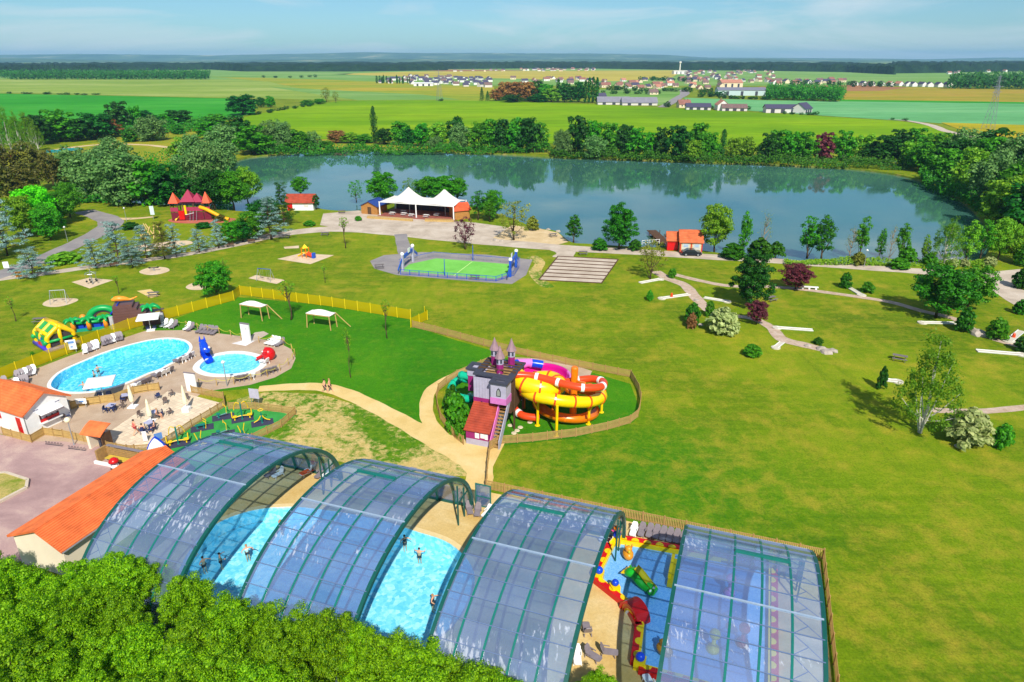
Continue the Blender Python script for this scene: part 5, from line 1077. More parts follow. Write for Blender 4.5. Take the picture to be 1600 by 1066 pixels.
# white pointed hull standing behind the shed
b0 = G(248, 712); t = thing('upright_hull', 'white pointed boat hull with blue edge standing behind the shed', 'boat', b0, R(10), None, (.72, 1, .6))
pr_ = [(-1.5, 0), (1.5, 0), (1.35, 1.0), (.95, 2.0), (.45, 2.8), (0, 3.3), (-.45, 2.8), (-.95, 2.0), (-1.35, 1.0)]
MB().prism(pr_, -.1, .1, Matrix.Translation((0, 0, .6)) @ XZ).build('hull', Wht, t)
for i in range(1, len(pr_)):
    a, b = pr_[i], pr_[(i + 1) % len(pr_)]
    if i < 8: MB().beam((a[0], 0, a[1] + .6), (b[0], 0, b[1] + .6), .26, .14).build('gunwale', Blu, t)
# entrance gate with curved orange roof
g0 = G(155, 698); t = thing('entrance_porch', 'small gate porch with curved orange roof by the terrace', 'gate porch', g0, R(-14), None, (.72, .72, .85))
m = MB(); k = 8
for i in range(k + 1):
    f = i / k; y = -1.1 + 2.4 * f; z = 2.1 + .95 * math.sin(f * 1.35)
    m.v += [(-1.9, y, z), (1.9, y, z), (1.9, y, z + .12), (-1.9, y, z + .12)]
for i in range(k):
    for j in range(4): m.f.append((4 * i + j, 4 * i + (j + 1) % 4, 4 * i + 4 + (j + 1) % 4, 4 * i + 4 + j))
m.f += [(0, 1, 2, 3), (4 * k + 3, 4 * k + 2, 4 * k + 1, 4 * k)]; m.build('curved_roof', RoofO, t)
MB().box(-1.0, -.55, -.9, .9, 0, 2.2).build('side_wall', Cream, t); MB().box(1.6, 1.8, -.8, 1.0, 0, 2.2).build('side_post', DkWood, t)
MB().box(-.5, 1.6, .7, .8, 0, 1.9).build('rear_screen', paint('slate_screen', (92, 96, 110), .6), t)
for x in (.2, .8): MB().box(x, x + .4, -.1, .4, 0, 1.0).build('turnstile', DkGry, t)
g0 = G(190, 722); t = thing('bench_shelter', 'long slatted timber bench enclosure with grey top by the gate', 'bench', g0, R(-17))
for i in range(5): MB().box(-2.2, 2.6, .3, .36, .3 + i * .22, .46 + i * .22).build('slat', Woodm, t)
for i in range(3): MB().box(-1.7, 2.6, -.5 + i * .26, -.28 + i * .26, .42, .47).build('seat_slat', paint('yellow_wood', (206, 178, 66), .7), t)
MB().box(-2.0, 2.7, .25, .62, 1.5, 1.56).build('top_board', Gry, t); MB().box(-2.3, -2.1, -.9, .4, 0, 1.5).build('end_panel', Woodm, t); MB().box(-2.5, -.2, -1.15, -.92, 0, .34).build('kerb', Wht, t)
for i in range(4): MB().box(-1.8 + i * 1.4, -1.7 + i * 1.4, .37, .47, 0, 1.5).build('post', DkWood, t)
# bike racks by the board fence
for i, (a, b) in enumerate(((84, 696), (120, 703))):
    t = thing('bicycle_rack', ('left' if i == 0 else 'right') + ' low dark bicycle rack in front of the tan fence', 'bicycle rack', G(a, b, .02), R(-12)); MB().box(-1.1, 1.1, -.02, .02, .02, .07).build('base_bar', DkGry, t)
    for k in range(6): MB().tube([(-1 + k * .4, 0, .05), (-1 + k * .4, 0, .42), (-.85 + k * .4, 0, .42), (-.85 + k * .4, 0, .05)], .025, 5).build('hoop', DkGry, t)
# toy ride with a red dome
t = thing('kiddie_ride', 'small coin ride with red dome roof on the car park', 'ride', G(181, 734, .02), R(-20), None, (.75, .75, .75))
MB().lathe([(.55, .15), (.62, .3), (.4, .45)], 12).build('base', Blk, t); MB().lathe([(.5, .45), (.55, .6), (.48, .85)], 12).build('tub', Wht, t, smooth=True); MB().lathe([(.7, 1.3), (.62, 1.6), (.35, 1.85), (.02, 1.95)], 14).build('dome', Red, t, smooth=True)
for a in range(4): MB().tube([(.5 * math.cos(a * 1.57), .5 * math.sin(a * 1.57), .8), (.6 * math.cos(a * 1.57), .6 * math.sin(a * 1.57), 1.35)], .03, 5).build('strut', Steel, t)
# globe lamp
t = thing('globe_lamp', 'grey lamp post with cream globe beside the snack bar', 'lamp', G(116, 695)); MB().lathe([(.12, 0), (.06, .2), (.05, 2.9)], 8).build('pole', Steel, t); MB().ball((0, 0, 3.15), .32, 14, 9).build('globe', paint('lamp_globe', (246, 236, 196), .3, .03), t, smooth=True)

# ------------------------------------------------------------------ terrace furniture
def parasol(px, py, label, z=.036, open_=False):
    t = thing('closed_parasol', label, 'parasol', G(px, py, z), 0, 'parasols around the terrace'); MB().box(-.5, .5, -.5, .5, 0, .14).build('base', Wht, t); MB().lathe([(.04, .14), (.04, 3.0)], 8).build('pole', Wht, t)
    MB().lathe([(.1, .75), (.24, .85), (.27, 1.3), (.22, 1.9), (.14, 2.5), (.17, 2.55), (.1, 2.8), (.02, 3.05)], 9).build('folded_canopy', paint('cream_canvas', (244, 234, 196), .8, .06), t, smooth=False)
parasol(208, 636, 'closed cream parasol on the left of the terrace'); parasol(236, 659, 'closed cream parasol in the middle of the terrace')
t = thing('closed_parasol', 'closed cream parasol on the right, above a white block', 'parasol', G(292, 642, .036)); MB().box(-.42, .42, -.42, .42, 0, .5).build('base', Wht, t); MB().lathe([(.04, .5), (.04, 3.4)], 8).build('pole', Wht, t); MB().lathe([(.1, 1.0), (.24, 1.1), (.27, 1.6), (.2, 2.3), (.14, 2.9), (.1, 3.2), (.02, 3.5)], 9).build('folded_canopy', MATS['cream_canvas'], t)
Navy = paint('navy_plastic', (42, 56, 100), .5, .1); Taupe = paint('taupe_plastic', (120, 104, 96), .5, .1); Lav = paint('lavender_table', (176, 178, 206), .4, .06)
def chair_proto(m_):
    t = thing('terrace_chair', 'x', 'chair'); MB().box(-.25, .25, -.25, .25, .42, .47).build('seat', m_, t); MB().prism([(-.25, 0), (.25, 0), (.2, .45), (-.2, .45)], -.02, .02, Matrix.Translation((0, .25, .45)) @ Matrix.Rotation(R(100), 4, 'X')).build('backrest', m_, t)
    for x in (-.22, .22):
        MB().beam((x * 1.15, -.2, .66), (x * 1.15, .28, .68), .06, .04).build('armrest', m_, t)
        for y in (-.22, .22): MB().beam((x * 1.15, y * 1.15, 0), (x, y, .44), .05).build('leg', m_, t)
    return t
CH = {'navy': chair_proto(Navy), 'taupe': chair_proto(Taupe)}; cu = set()
def chair(px, py, rz, k, label):
    src = CH[k]; loc = G(px, py, .036)
    if k not in cu: cu.add(k); src.location = loc; src.rotation_euler = (0, 0, rz); src['label'] = label; src['group'] = 'terrace chairs'; return
    copy_tree(src, None, loc, rz, label, 'terrace chairs')
def tbl_proto():
    t = thing('terrace_table', 'x', 'table'); MB().prism([(-.5, -.42), (.42, -.5), (.5, .42), (-.42, .5)], .7, .74).build('tabletop', Lav, t)
    for x in (-.36, .36):
        for y in (-.36, .36): MB().beam((x, y, 0), (x, y, .7), .06).build('leg', Navy, t)
    return t
TB = tbl_proto()
for i, (px, py, lab) in enumerate(((175, 641, 'lavender table in front of the snack bar'), (197, 625, 'lavender table behind the left parasol'), (240, 652, 'lavender table behind the middle parasol'), (235, 668, 'lavender table in front of the middle parasol'))):
    if i == 0: TB.location = G(px, py, .036); TB['label'] = lab; TB['group'] = 'terrace tables'
    else: copy_tree(TB, None, G(px, py, .036), .4 * i, lab, 'terrace tables')
for px, py, rz, k, lab in ((166, 644, 1.6, 'navy', 'navy chair left of the table by the snack bar'), (177, 643, 0, 'navy', 'navy chair in front of the table by the snack bar'), (191, 638, -1.6, 'taupe', 'taupe chair right of the table by the snack bar'), (193, 628, 1.8, 'navy', 'navy chair left of the left parasol'), (203, 622, 2.6, 'taupe', 'taupe chair behind the left parasol'),
    (247, 623, -2.2, 'navy', 'navy chair alone near the far terrace edge'), (259, 631, .4, 'taupe', 'taupe chair alone on the right terrace'), (268, 619, -.7, 'taupe', 'taupe chair at the far right terrace corner'), (220, 652, 1.2, 'taupe', 'taupe chair left of the middle parasol'), (246, 654, -1.5, 'taupe', 'taupe chair right of the middle parasol'), (252, 650, -1.2, 'navy', 'navy chair second right of the middle parasol'), (265, 648, -.6, 'taupe', 'taupe chair farthest right in the terrace row'),
    (225, 678, 2.8, 'navy', 'navy chair by the seated guests, left'), (236, 676, .2, 'navy', 'navy chair in front of the guests table'), (241, 672, -1.0, 'navy', 'navy chair right of the guests table'), (107, 654, .8, 'navy', 'navy chair against the snack bar wall'), (101, 658, .8, 'taupe', 'taupe chair against the snack bar wall'), (292, 625, .3, 'taupe', 'taupe chair behind the right parasol')): chair(px, py, rz, k, lab)
def board(name, label, px, py, w, h, z0, m_, rz, marks=None, cat='sign', zz=.026):
    t = thing(name, label, cat, G(px, py, zz), rz); p = MB().box(-w / 2, w / 2, -.03, .03, z0, z0 + h).build('panel', m_, t)
    for s in (-1, 1): MB().box(s * w * .36 - .04, s * w * .36 + .04, -.02, .02, 0, z0).build('post', Steel, t)
    for a, b, c, d, mm in marks or (): MB().box(a * w / 2, b * w / 2, -.036, -.03, z0 + c * h, z0 + d * h).build('print', mm, p)
    return t
BlM = paint('print_blue', (96, 140, 200), .5); GyM = paint('print_grey', (170, 176, 190), .5)
board('rules_board', 'white rules board with blue print on the yellow fence', 114, 551, 1.3, 1.5, .5, Wht, R(22), [(-.7, .7, .62, .86, BlM), (-.6, .6, .5, .56, GyM), (-.2, .3, .2, .34, BlM)])
board('menu_sign', 'white board with grey-blue print on the fence by the snack bar', 129, 637, 1.3, .7, .55, Wht, R(5), [(-.3, .5, .3, .6, BlM)])
board('round_panel', 'pale round-edged panel on the yellow fence by the inflatables', 199, 509, .8, .6, .9, paint('pale_yellow', (250, 240, 170), .5), R(20))
board('info_panel', 'blank grey information panel on posts beside the outdoor gym', 400, 636, 1.3, 1.3, 1.2, paint('panel_grey', (196, 190, 204), .5), R(-12), None, 'sign', .014)
board('blue_notice', 'blue notice between wooden posts at the gym gate', 250, 694, .8, .8, .6, BlM, R(35)); board('white_standee', 'narrow white panel beside the seated guests', 228, 690, .45, 1.2, .1, Wht, R(10), None, 'sign', .036)
# shower walls
t = thing('shower_wall', 'white shower panel with brown cap on the deck edge', 'shower', G(386, 534, .03), R(-20)); MB().box(-.75, .75, -.14, .14, 0, 2.9).build('panel', Wht, t); MB().box(-.8, .8, -.18, .18, 2.9, 3.02).build('cap', Gry, t); MB().tube([(.4, -.14, 2.3), (.4, -.4, 2.35), (.4, -.42, 2.2)], .03, 5).build('shower_head', Steel, t)
sheet('shower_tray', PX([(362, 537), (384, 531), (400, 532), (384, 541)]), .034, paint('tray_white', (226, 222, 220), .5))
sheet('shower_pad', PX([(386, 532), (398, 520), (412, 518), (420, 522), (400, 533)]), .036, M_gravel)
t = thing('door_panel', 'white standing door panel at the paddling pool gate', 'gate', G(301, 612, .03), R(-15)); MB().box(-.8, .8, -.06, .06, 0, 2.6).build('leaf', Wht, t); MB().box(-.86, .86, -.08, .08, 2.6, 2.72).build('lintel', Gry, t)
# parasol-shaped lifeguard shades
def shade(px, py, label):
    t = thing('square_parasol', label, 'parasol', G(px, py, .028), R(20)); MB().box(-.6, .6, -.6, .6, 0, .1).build('base', Wht, t); MB().lathe([(.05, .1), (.05, 2.6)], 8).build('pole', Wht, t)
    m = MB(); m.v = [(-1.6, -1.6, 2.35), (1.6, -1.6, 2.35), (1.6, 1.6, 2.35), (-1.6, 1.6, 2.35), (0, 0, 2.85), (-1.6, -1.6, 2.2), (1.6, -1.6, 2.2), (1.6, 1.6, 2.2), (-1.6, 1.6, 2.2)]; m.f = [(0, 1, 4), (1, 2, 4), (2, 3, 4), (3, 0, 4), (0, 5, 6, 1), (1, 6, 7, 2), (2, 7, 8, 3), (3, 8, 5, 0)]; m.build('canopy', Wht, t)
    for s in (-.5, .5):
        MB().box(s - .25, s + .25, .4, .9, .0, .5).build('seat', Navy, t)
shade(236, 516, 'square white parasol with dark seats at the fence corner'); shade(162, 622, 'square white parasol at the lower pool rim')
# blue and red toddler slides by the paddling pool
t = thing('toddler_slide', 'blue animal-shaped toddler slide at the paddling pool', 'toddler slide', G(322, 560, .03), R(-30))
MB().tube(smooth_loop([(-1.0, .6, 2.3), (-.4, .3, 2.0), (.5, -.1, 1.6), (1.2, -.3, 1.5)], 4, False), [.35, .4, .42, .45, .5, .52, .5, .48, .46, .44, .42, .38, .3], 10).build('upper_shell', Blu, t, smooth=True)
MB().tube(smooth_loop([(-1.0, .6, .9), (-.2, .1, .8), (.8, -.3, .45), (1.4, -.5, .15)], 4, False), .6, 10, a0=math.pi, a1=math.tau, caps=False).build('chute', Blu, t, smooth=True)
MB().lathe([(.62, 0), (.55, .9), (.5, 2.0)], 12, (-1.0, .6, 0)).build('tail_tower', Blu, t, smooth=True)
for s in (-1, 1): MB().lathe([(.2, 0), (.02, .9)], 6, (-1.0 + s * .25, .6 + s * .2, 2.2)).build('fin', Blu, t)
for s in (-1, 1): MB().ball((1.0, -.25 + s * .35, 1.9), .14).build('eye', Wht, t, smooth=True)
t = thing('toddler_slide', 'red elephant-like toddler slide at the paddling pool', 'toddler slide', G(421, 562, .03), R(195))
MB().ball((0, 0, .9), .95, 14, 9, (1.0, .9, 1.05)).build('body', Red, t, smooth=True); MB().tube(smooth_loop([(.5, -.1, 1.2), (1.0, -.2, .7), (1.9, -.3, .25)], 4, False), .42, 8, a0=math.pi, a1=math.tau, caps=False).build('chute', Red, t, smooth=True)
for s in (-1, 1): MB().ball((.35, s * .75, 1.4), .35, 10, 6, (.7, .3, 1)).build('ear', Red, t, smooth=True)
MB().ball((.75, .25, 1.45), .13).build('eye', Wht, t, smooth=True)
# wooden shade tents on the lawn
def shade_tent(pts, label):
    P = PX(pts); o = sum(P, Vector()) / 4; t = thing('shade_tent', label, 'shade tent', o, 0, 'wooden shade tents on the pool lawn'); Q = [p - o for p in P]
    for q in Q: MB().tube([q, q * .93 + Vector((0, 0, 2.4))], .09, 7).build('pole', Tan, t)
    for i in range(4): MB().tube([Q[i] * .95 + Vector((0, 0, 2.3)), Q[(i + 1) % 4] * .95 + Vector((0, 0, 2.3))], .07, 6).build('beam', Tan, t)
    MB().tube([Q[2] * 1.9, Q[2] * .95 + Vector((0, 0, 2.5))], .08, 6).build('stay_pole', Tan, t)
    m = MB(); n_ = 6
    for i in range(n_ + 1):
        for j in range(n_ + 1):
            a, b = i / n_, j / n_; p = (Q[0] * (1 - a) + Q[1] * a) * (1 - b) + (Q[3] * (1 - a) + Q[2] * a) * b; m.v.append((p.x * 1.02, p.y * 1.02, 2.45 + .6 * math.sin(math.pi * a) * math.sin(math.pi * b)))
    m.f = [(i * 7 + j, i * 7 + j + 1, i * 7 + j + 8, i * 7 + j + 7) for i in range(n_) for j in range(n_)]; m.build('canvas', paint('tent_canvas', (244, 236, 226), .8, .04), t, smooth=True)
shade_tent([(377, 497), (410, 502), (421, 498), (389, 492)], 'left wooden shade tent with pale canvas roof'); shade_tent([(480, 512), (517, 517), (527, 511), (491, 506)], 'right wooden shade tent with pale canvas roof')

# ------------------------------------------------------------------ outdoor gym
sheet('gym_floor', PX([(238, 712), (300, 668), (345, 635), (440, 645), (462, 650), (400, 690), (352, 722), (300, 745)]), .03, soilmat('green_rubber', (50, 140, 62), (60, 154, 70), (70, 164, 78), .5, 12))
YelG = paint('gym_yellow', (244, 200, 10), .35, .06); TealG = paint('gym_teal', (20, 120, 110), .35, .06)
def gym(px, py, kind, label, rz=0.4):
    t = thing('fitness_machine', label, 'fitness machine', G(px, py, .034), rz, 'fitness machines on the green floor')
    MB().box(-1.25, 1.25, -.75, .75, 0, .03).build('mat', paint('mat_rubber', (58, 60, 82), .8), t)
    pole = lambda x, y, h, m_=TealG, r=.09: MB().lathe([(r * 1.6, .03), (r, .08), (r, h)], 8, (x, y, 0)).build('post', m_, t)
    if kind == 0:    # seated press for two
        pole(0, 0, 2.2)
        for s in (-1, 1):
            MB().box(s * .85 - .25, s * .85 + .25, -.25, .25, .45, .53).build('seat', YelG, t); MB().box(s * 1.1 - .05, s * 1.1 + .05, -.25, .25, .53, 1.1).build('backrest', YelG, t)
            MB().tube(smooth_loop([(s * .1, 0, 2.1), (s * .5, 0, 2.3), (s * .75, .3, 1.6), (s * .8, .35, 1.2)], 4, False), .05, 6).build('arm', YelG, t); MB().tube([(0, 0, .5), (s * .85, 0, .4)], .06, 6).build('beam', YelG, t); MB().lathe([(.09, 0), (.06, .45)], 6, (s * .85, 0, 0)).build('leg', YelG, t)
    elif kind == 1:  # cross trainer with two levers
        pole(0, 0, 1.0); MB().tube([(-.7, 0, .2), (.7, 0, .2)], .06, 6).build('beam', YelG, t)
        for s in (-1, 1): MB().tube([(s * .3, .2 * s, .3), (s * .15, .2 * s, 1.0), (s * .35, .2 * s, 1.8)], .05, 6).build('lever', YelG, t); MB().box(s * .45 - .2, s * .45 + .2, s * .2 - .1, s * .2 + .1, .28, .34).build('pedal', YelG, t)
    elif kind == 2:  # twin disc wheel
        pole(0, 0, 1.3, TealG); MB().tube([(.28 * math.cos(a), .28 * math.sin(a), 1.75) for a in [i * .6283 for i in range(10)]], .05, 6, True).build('wheel', YelG, t); MB().tube(smooth_loop([(-.9, 0, .25), (-.4, 0, .5), (0, 0, 1.0), (.4, 0, .5), (.9, 0, .25)], 4, False), .06, 6).build('foot_bars', YelG, t); MB().tube([(0, 0, 1.2), (0, 0, 1.75)], .04, 6).build('shaft', TealG, t)
    elif kind == 3:  # rider
        MB().tube([(-.7, 0, .25), (.5, 0, .5)], .07, 6).build('beam', TealG, t); MB().box(-.7, -.3, -.2, .2, .5, .58).build('seat', TealG, t); pole(-.5, 0, .5); MB().tube([(.4, 0, .4), (.45, 0, 1.3), (.2, 0, 1.7)], .05, 6).build('handle', YelG, t); MB().tube([(.2, -.35, 1.7), (.2, .35, 1.7)], .04, 6).build('grip', YelG, t)
    else:            # bench with bar
        MB().box(-.7, .3, -.2, .2, .42, .5).build('bench_pad', TealG, t); pole(-.5, 0, .42); pole(.2, 0, .42)
        for s in (-1, 1): MB().tube([(.4, s * .3, .05), (.5, s * .3, .8), (.2, s * .3, 1.1)], .05, 6).build('bar', YelG, t)
for a in ((279, 694, 0, 'yellow twin seated press nearest the gym gate'), (316, 669, 4, 'low teal bench machine left of the middle'), (349, 652, 3, 'teal rider machine in the far left corner of the gym'), (379, 655, 0, 'tall yellow twin press at the back of the gym'), (410, 661, 2, 'machine with round yellow handwheel'), (349, 679, 3, 'blue-seated rider machine in the middle of the gym'), (380, 685, 1, 'yellow two-lever cross trainer near the vault'), (313, 697, 1, 'machine half hidden behind the leftmost vault')): gym(*a)

# ------------------------------------------------------------------ inflatables
Inf = lambda n, c: paint('inflatable_' + n, c, .35, .06, .8, .4)
IY, IG, IPu, IO, IB, IBr, IR = Inf('yellow', (248, 200, 8)), Inf('green', (20, 164, 78)), Inf('purple', (76, 54, 190)), Inf('orange', (244, 150, 40)), Inf('blue', (24, 64, 190)), Inf('brown', (104, 72, 66)), Inf('red', (216, 24, 60))
b0 = G(88, 541); t = thing('bouncy_castle', 'yellow and green bouncy house on a purple inflated base', 'bouncy castle', b0 + Vector((-.2, .6, 0)), R(-38), None, (.86, .9, .95))
MB().tube([(-3.0, -2.3, .35), (3.0, -2.3, .35), (3.0, 2.3, .35), (-3.0, 2.3, .35)], .38, 10, True).build('base_ring', IPu, t, smooth=True); MB().box(-3, 3, -2.3, 2.3, .05, .5).build('bouncy_floor', IPu, t)
MB().add([(-4.4, -1.2, .1), (-3.0, -1.8, .1), (-3.0, 1.8, .1), (-4.4, 1.2, .1), (-4.3, -1.2, .35), (-3.0, -1.8, .6), (-3.0, 1.8, .6), (-4.3, 1.2, .35)], [(0, 3, 2, 1), (4, 5, 6, 7), (0, 1, 5, 4), (1, 2, 6, 5), (2, 3, 7, 6), (3, 0, 4, 7)]).build('front_step', IB, t)
for x in (-2.6, 0, 2.6):
    for s in (-1, 1): MB().tube(smooth_loop([(x, s * 2.0, .5), (x, s * 2.0, 1.9), (x, s * 1.7, 2.5), (x, 0, 3.7)], 5, False), .36, 10).build('arch_tube', IY, t, smooth=True)
for s in (-1, 1):
    MB().tube([(-2.6, s * 1.6, 2.6), (2.6, s * 1.6, 2.6)], .3, 10).build('eave_tube', IY, t, smooth=True); MB().tube([(-2.4, s * 2.1, 1.5), (2.4, s * 2.1, 1.5)], .22, 8).build('side_tube', IG, t, smooth=True)
    MB().add([(-2.5, s * 1.75, 2.6), (2.5, s * 1.75, 2.6), (2.5, s * .1, 3.8), (-2.5, s * .1, 3.8), (-2.5, s * 1.75, 2.5), (2.5, s * 1.75, 2.5), (2.5, s * .1, 3.7), (-2.5, s * .1, 3.7)], [(0, 1, 2, 3), (7, 6, 5, 4), (4, 5, 1, 0), (5, 6, 2, 1), (6, 7, 3, 2), (7, 4, 0, 3)]).build('roof_panel', IG, t)
    MB().box(-2.5, 2.5, s * 1.98, s * 2.0, .6, 2.4).build('mesh_side', paint('dark_mesh', (70, 60, 60), .8), t)
MB().tube([(-2.6, 0, 3.75), (2.6, 0, 3.75)], .3, 10).build('ridge_tube', IY, t, smooth=True)
MB().box(2.5, 2.53, -1.8, 1.8, .6, 2.6).build('mesh_end', paint('dark_mesh', (70, 60, 60), .8), t); MB().tube([(2.6, 0, .5), (2.6, 0, 3.6)], .3, 10).build('centre_post', IY, t, smooth=True); MB().tube([(2.65, -1.9, 1.6), (2.65, 1.9, 1.6)], .22, 8).build('end_tube', IG, t, smooth=True)
for i, (r_, m_) in enumerate(((1.5, IB), (1.15, Inf('teal', (30, 150, 120))), (.8, IR))): MB().prism([(r_ * math.cos(a), r_ * math.sin(a)) for a in [math.pi * k / 8 for k in range(9)]], -.04, .04, Matrix.Translation((0, -2.2 - .1 * i, .55)) @ XZ).build('arch_motif', m_, t)
MB().box(-2.3, 2.3, -2.12, -2.02, 1.7, 2.5).build('green_panel', IG, t)
for x, y in ((-2.6, 2.3), (-2.6, -2.3), (2.6, -2.3)): MB().ball((x, y, 1.55), .4, 10, 7).build('knob', IG, t, smooth=True)
b0 = G(172, 515); t = thing('dinosaur_inflatable', 'long brown inflatable obstacle course with green arch and orange dinosaur', 'bouncy castle', b0 + Vector((.4, 2.0, 0)), R(19), None, (1.08, 1.0, .95))
MB().box(-5.8, -.6, -1.4, 1.6, 0, .5).build('base', Inf('teal', (30, 150, 120)), t); MB().box(-5.6, -.8, -1.2, 1.4, .4, 1.5).build('inner_wall', IB, t)
for x in (-5.6, -3.6, -1.4):
    MB().lathe([(.34, .3), (.34, 1.6), (.1, 1.9)], 10, (x, -1.35, 0)).build('column', IO, t, smooth=True)
    q = MB().ball((x, -1.3, 2.0), .35, 8, 5).build('palm_crown', IG, t, smooth=True)
    for k in range(6): MB().tube(smooth_loop([(x, -1.3, 2.0), (x + .7 * math.cos(k), -1.3 + .7 * math.sin(k), 2.25), (x + 1.25 * math.cos(k), -1.3 + 1.25 * math.sin(k), 1.75)], 3, False), [.2, .24, .26, .24, .2, .14, .06], 6).build('palm_leaf', IG, q, smooth=True)
MB().tube([(-5.6, -1.35, 1.55), (-1.0, -1.35, 1.55)], .26, 8).build('top_roll', IG, t, smooth=True)
MB().tube([(-1.9 + 1.9 * math.cos(a), .6, 1.2 + 1.95 * math.sin(a)) for a in [math.pi * k / 12 for k in range(13)]], .52, 10).build('arch_roll', IG, t, smooth=True)
MB().tube([(-1.9 + 1.35 * math.cos(a), .6, 1.2 + 1.4 * math.sin(a)) for a in [math.pi * k / 12 for k in range(13)]], .2, 8).build('inner_arch', IBr, t, smooth=True)
for k in range(8):    # layered rock of the slide hill
    f = k / 7; MB().box(-.4 + .3 * f, 6.4 - 3.9 * f, -1.7 + .15 * f, 1.7 - .15 * f, .02 + k * .47, .47 + k * .47).build('rock_layer', IBr, t)
MB().box(4.0, 6.2, -1.75, 1.7, 0, 1.7).build('rear_block', IBr, t)
for x in (-.55, 6.15): MB().lathe([(.3, 0), (.3, 2.2 if x < 0 else 1.9)], 8, (x, -1.6, 0)).build('corner_roll', paint('grey_white_fabric', (190, 186, 190), .6), t)
MB().add([(-1.1, -1.0, 1.6), (.6, -1.0, 3.9), (.6, 1.0, 3.9), (-1.1, 1.0, 1.6), (-1.2, -1.0, 1.7), (.5, -1.0, 4.0), (.5, 1.0, 4.0), (-1.2, 1.0, 1.7)], [(0, 3, 2, 1), (4, 5, 6, 7), (0, 1, 5, 4), (1, 2, 6, 5), (2, 3, 7, 6), (3, 0, 4, 7)]).build('blue_ramp', IB, t)
dn = MB().tube(smooth_loop([(-.3, .2, 4.4), (.4, .2, 4.6), (1.4, .2, 4.5), (2.2, .2, 4.3), (3.2, .2, 4.7)], 4, False), [.2, .3, .38, .42, .46, .5, .5, .46, .4, .36, .3, .24, .2, .16, .12, .1, .05], 8).build('dinosaur', IO, t, smooth=True)
for s in (-1, 1): MB().lathe([(.14, 0), (.02, .5)], 6, (-.1, .2 + s * .15, 4.6)).build('horn', IG, dn)
for k in range(7): MB().tube(smooth_loop([(4.6, -.4, 2.8), (4.6 + .9 * math.cos(k), -.4 + .9 * math.sin(k), 3.0), (4.6 + 1.5 * math.cos(k), -.4 + 1.5 * math.sin(k), 2.4)], 3, False), [.22, .26, .28, .26, .2, .14, .05], 6).build('palm_leaf', IG, t, smooth=True)
MB().ball((-4.6, .6, 1.9), .45, 10, 6).build('orange_ball', IO, t, smooth=True)

# ------------------------------------------------------------------ lakeside buildings
p0_, p1_ = G(449, 329), G(490, 329); ux = (p1_ - p0_).normalized()
t = gable('boat_hut', 'small white hut with red gable and brown-red roof by the lake', p0_, ux, (p1_ - p0_).length, 5.0, 2.5, 4.1, Wht, RoofR, .5, tiles=6)
L_ = (p1_ - p0_).length
MB().prism([(0, 0), (5, 0), (5, 2.5), (2.5, 4.1), (0, 2.5)], -.05, -.01, Matrix(((0, 0, 1, 0), (1, 0, 0, 0), (0, 1, 0, 0), (0, 0, 0, 1)))).build('red_gable', Red, t)
MB().box(.1, 1.6, -.06, -.01, 0, 2.2).build('red_door', Red, t); MB().box(L_ - 2.6, L_ - 1.4, -.06, -.01, 1.0, 1.9).build('window', paint('shutter_white', (216, 210, 200), .6), t)
# white tensile tent with two masts
A_, B2 = G(594, 337), G(709, 345); ux = B2 - A_; LT = ux.length; ux.normalize(); DT = 9.5; rzT = math.atan2(ux.y, ux.x)
t = thing('tensile_tent', 'white double-peaked tent roof over the lakeside cafe', 'tent', A_, rzT); HP = 3.7
nx, ny = 48, 20; m = MB(); pk = [(LT * .31, DT * .5), (LT * .80, DT * .5)]
for j in range(ny + 1):
    for i in range(nx + 1):
        x, y = LT * i / nx, DT * j / ny; z = HP + .1
        for k, (cx, cy) in enumerate(pk):
            d = math.hypot((x - cx) / (LT * .28), (y - cy) / (DT * .55)); z += 3.6 * max(0, 1 - d) ** 1.7
        e = min(i, nx - i) / nx; f = min(j, ny - j) / ny; z += .18 * math.sin(math.pi * (i / nx * 2 % 1)) * (1 if j in (0, ny) else .3) - (.05 if j in (0, ny) else 0)
        m.v.append((x, y - (.0 if j else .0), z))
m.f = [(j * (nx + 1) + i, j * (nx + 1) + i + 1, (j + 1) * (nx + 1) + i + 1, (j + 1) * (nx + 1) + i) for j in range(ny) for i in range(nx)]
m.build('membrane', paint('white_membrane', (238, 232, 220), .6, .04), t, smooth=True)
for x in (0, LT * .5, LT):
    for y in (0, DT): MB().lathe([(.2, 0), (.16, HP + .1)], 8, (x, y, 0)).build('mast', Wht, t)
for cx, cy in pk: MB().lathe([(.12, 0), (.1, HP + 3.6)], 8, (cx, cy, 0)).build('centre_mast', Steel, t)
MB().box(-.2, LT + .2, -.06, .06, HP - .02, HP + .16).build('front_cable', Wht, t)
MB().box(-.3, LT + .3, -1.2, DT + .2, .02, .16).build('red_terrace', paint('red_decking', (150, 86, 74), .7, .1), t)
MB().box(.5, LT - .5, DT - .3, DT - .15, .16, 2.9).build('rear_screen', paint('dark_screen', (62, 52, 62), .7), t)
for i in range(8): MB().box(.5 + i * (LT - 1) / 8, .62 + i * (LT - 1) / 8, DT - .4, DT - .3, .16, 2.9).build('screen_post', DkWood, t)
MB().box(LT * .18, LT * .46, DT - .5, DT - .42, 2.2, 2.6).build('banner', Pnk, t); MB().box(LT * .52, LT * .78, DT - .5, DT - .42, 2.1, 2.5).build('banner', Cream, t)
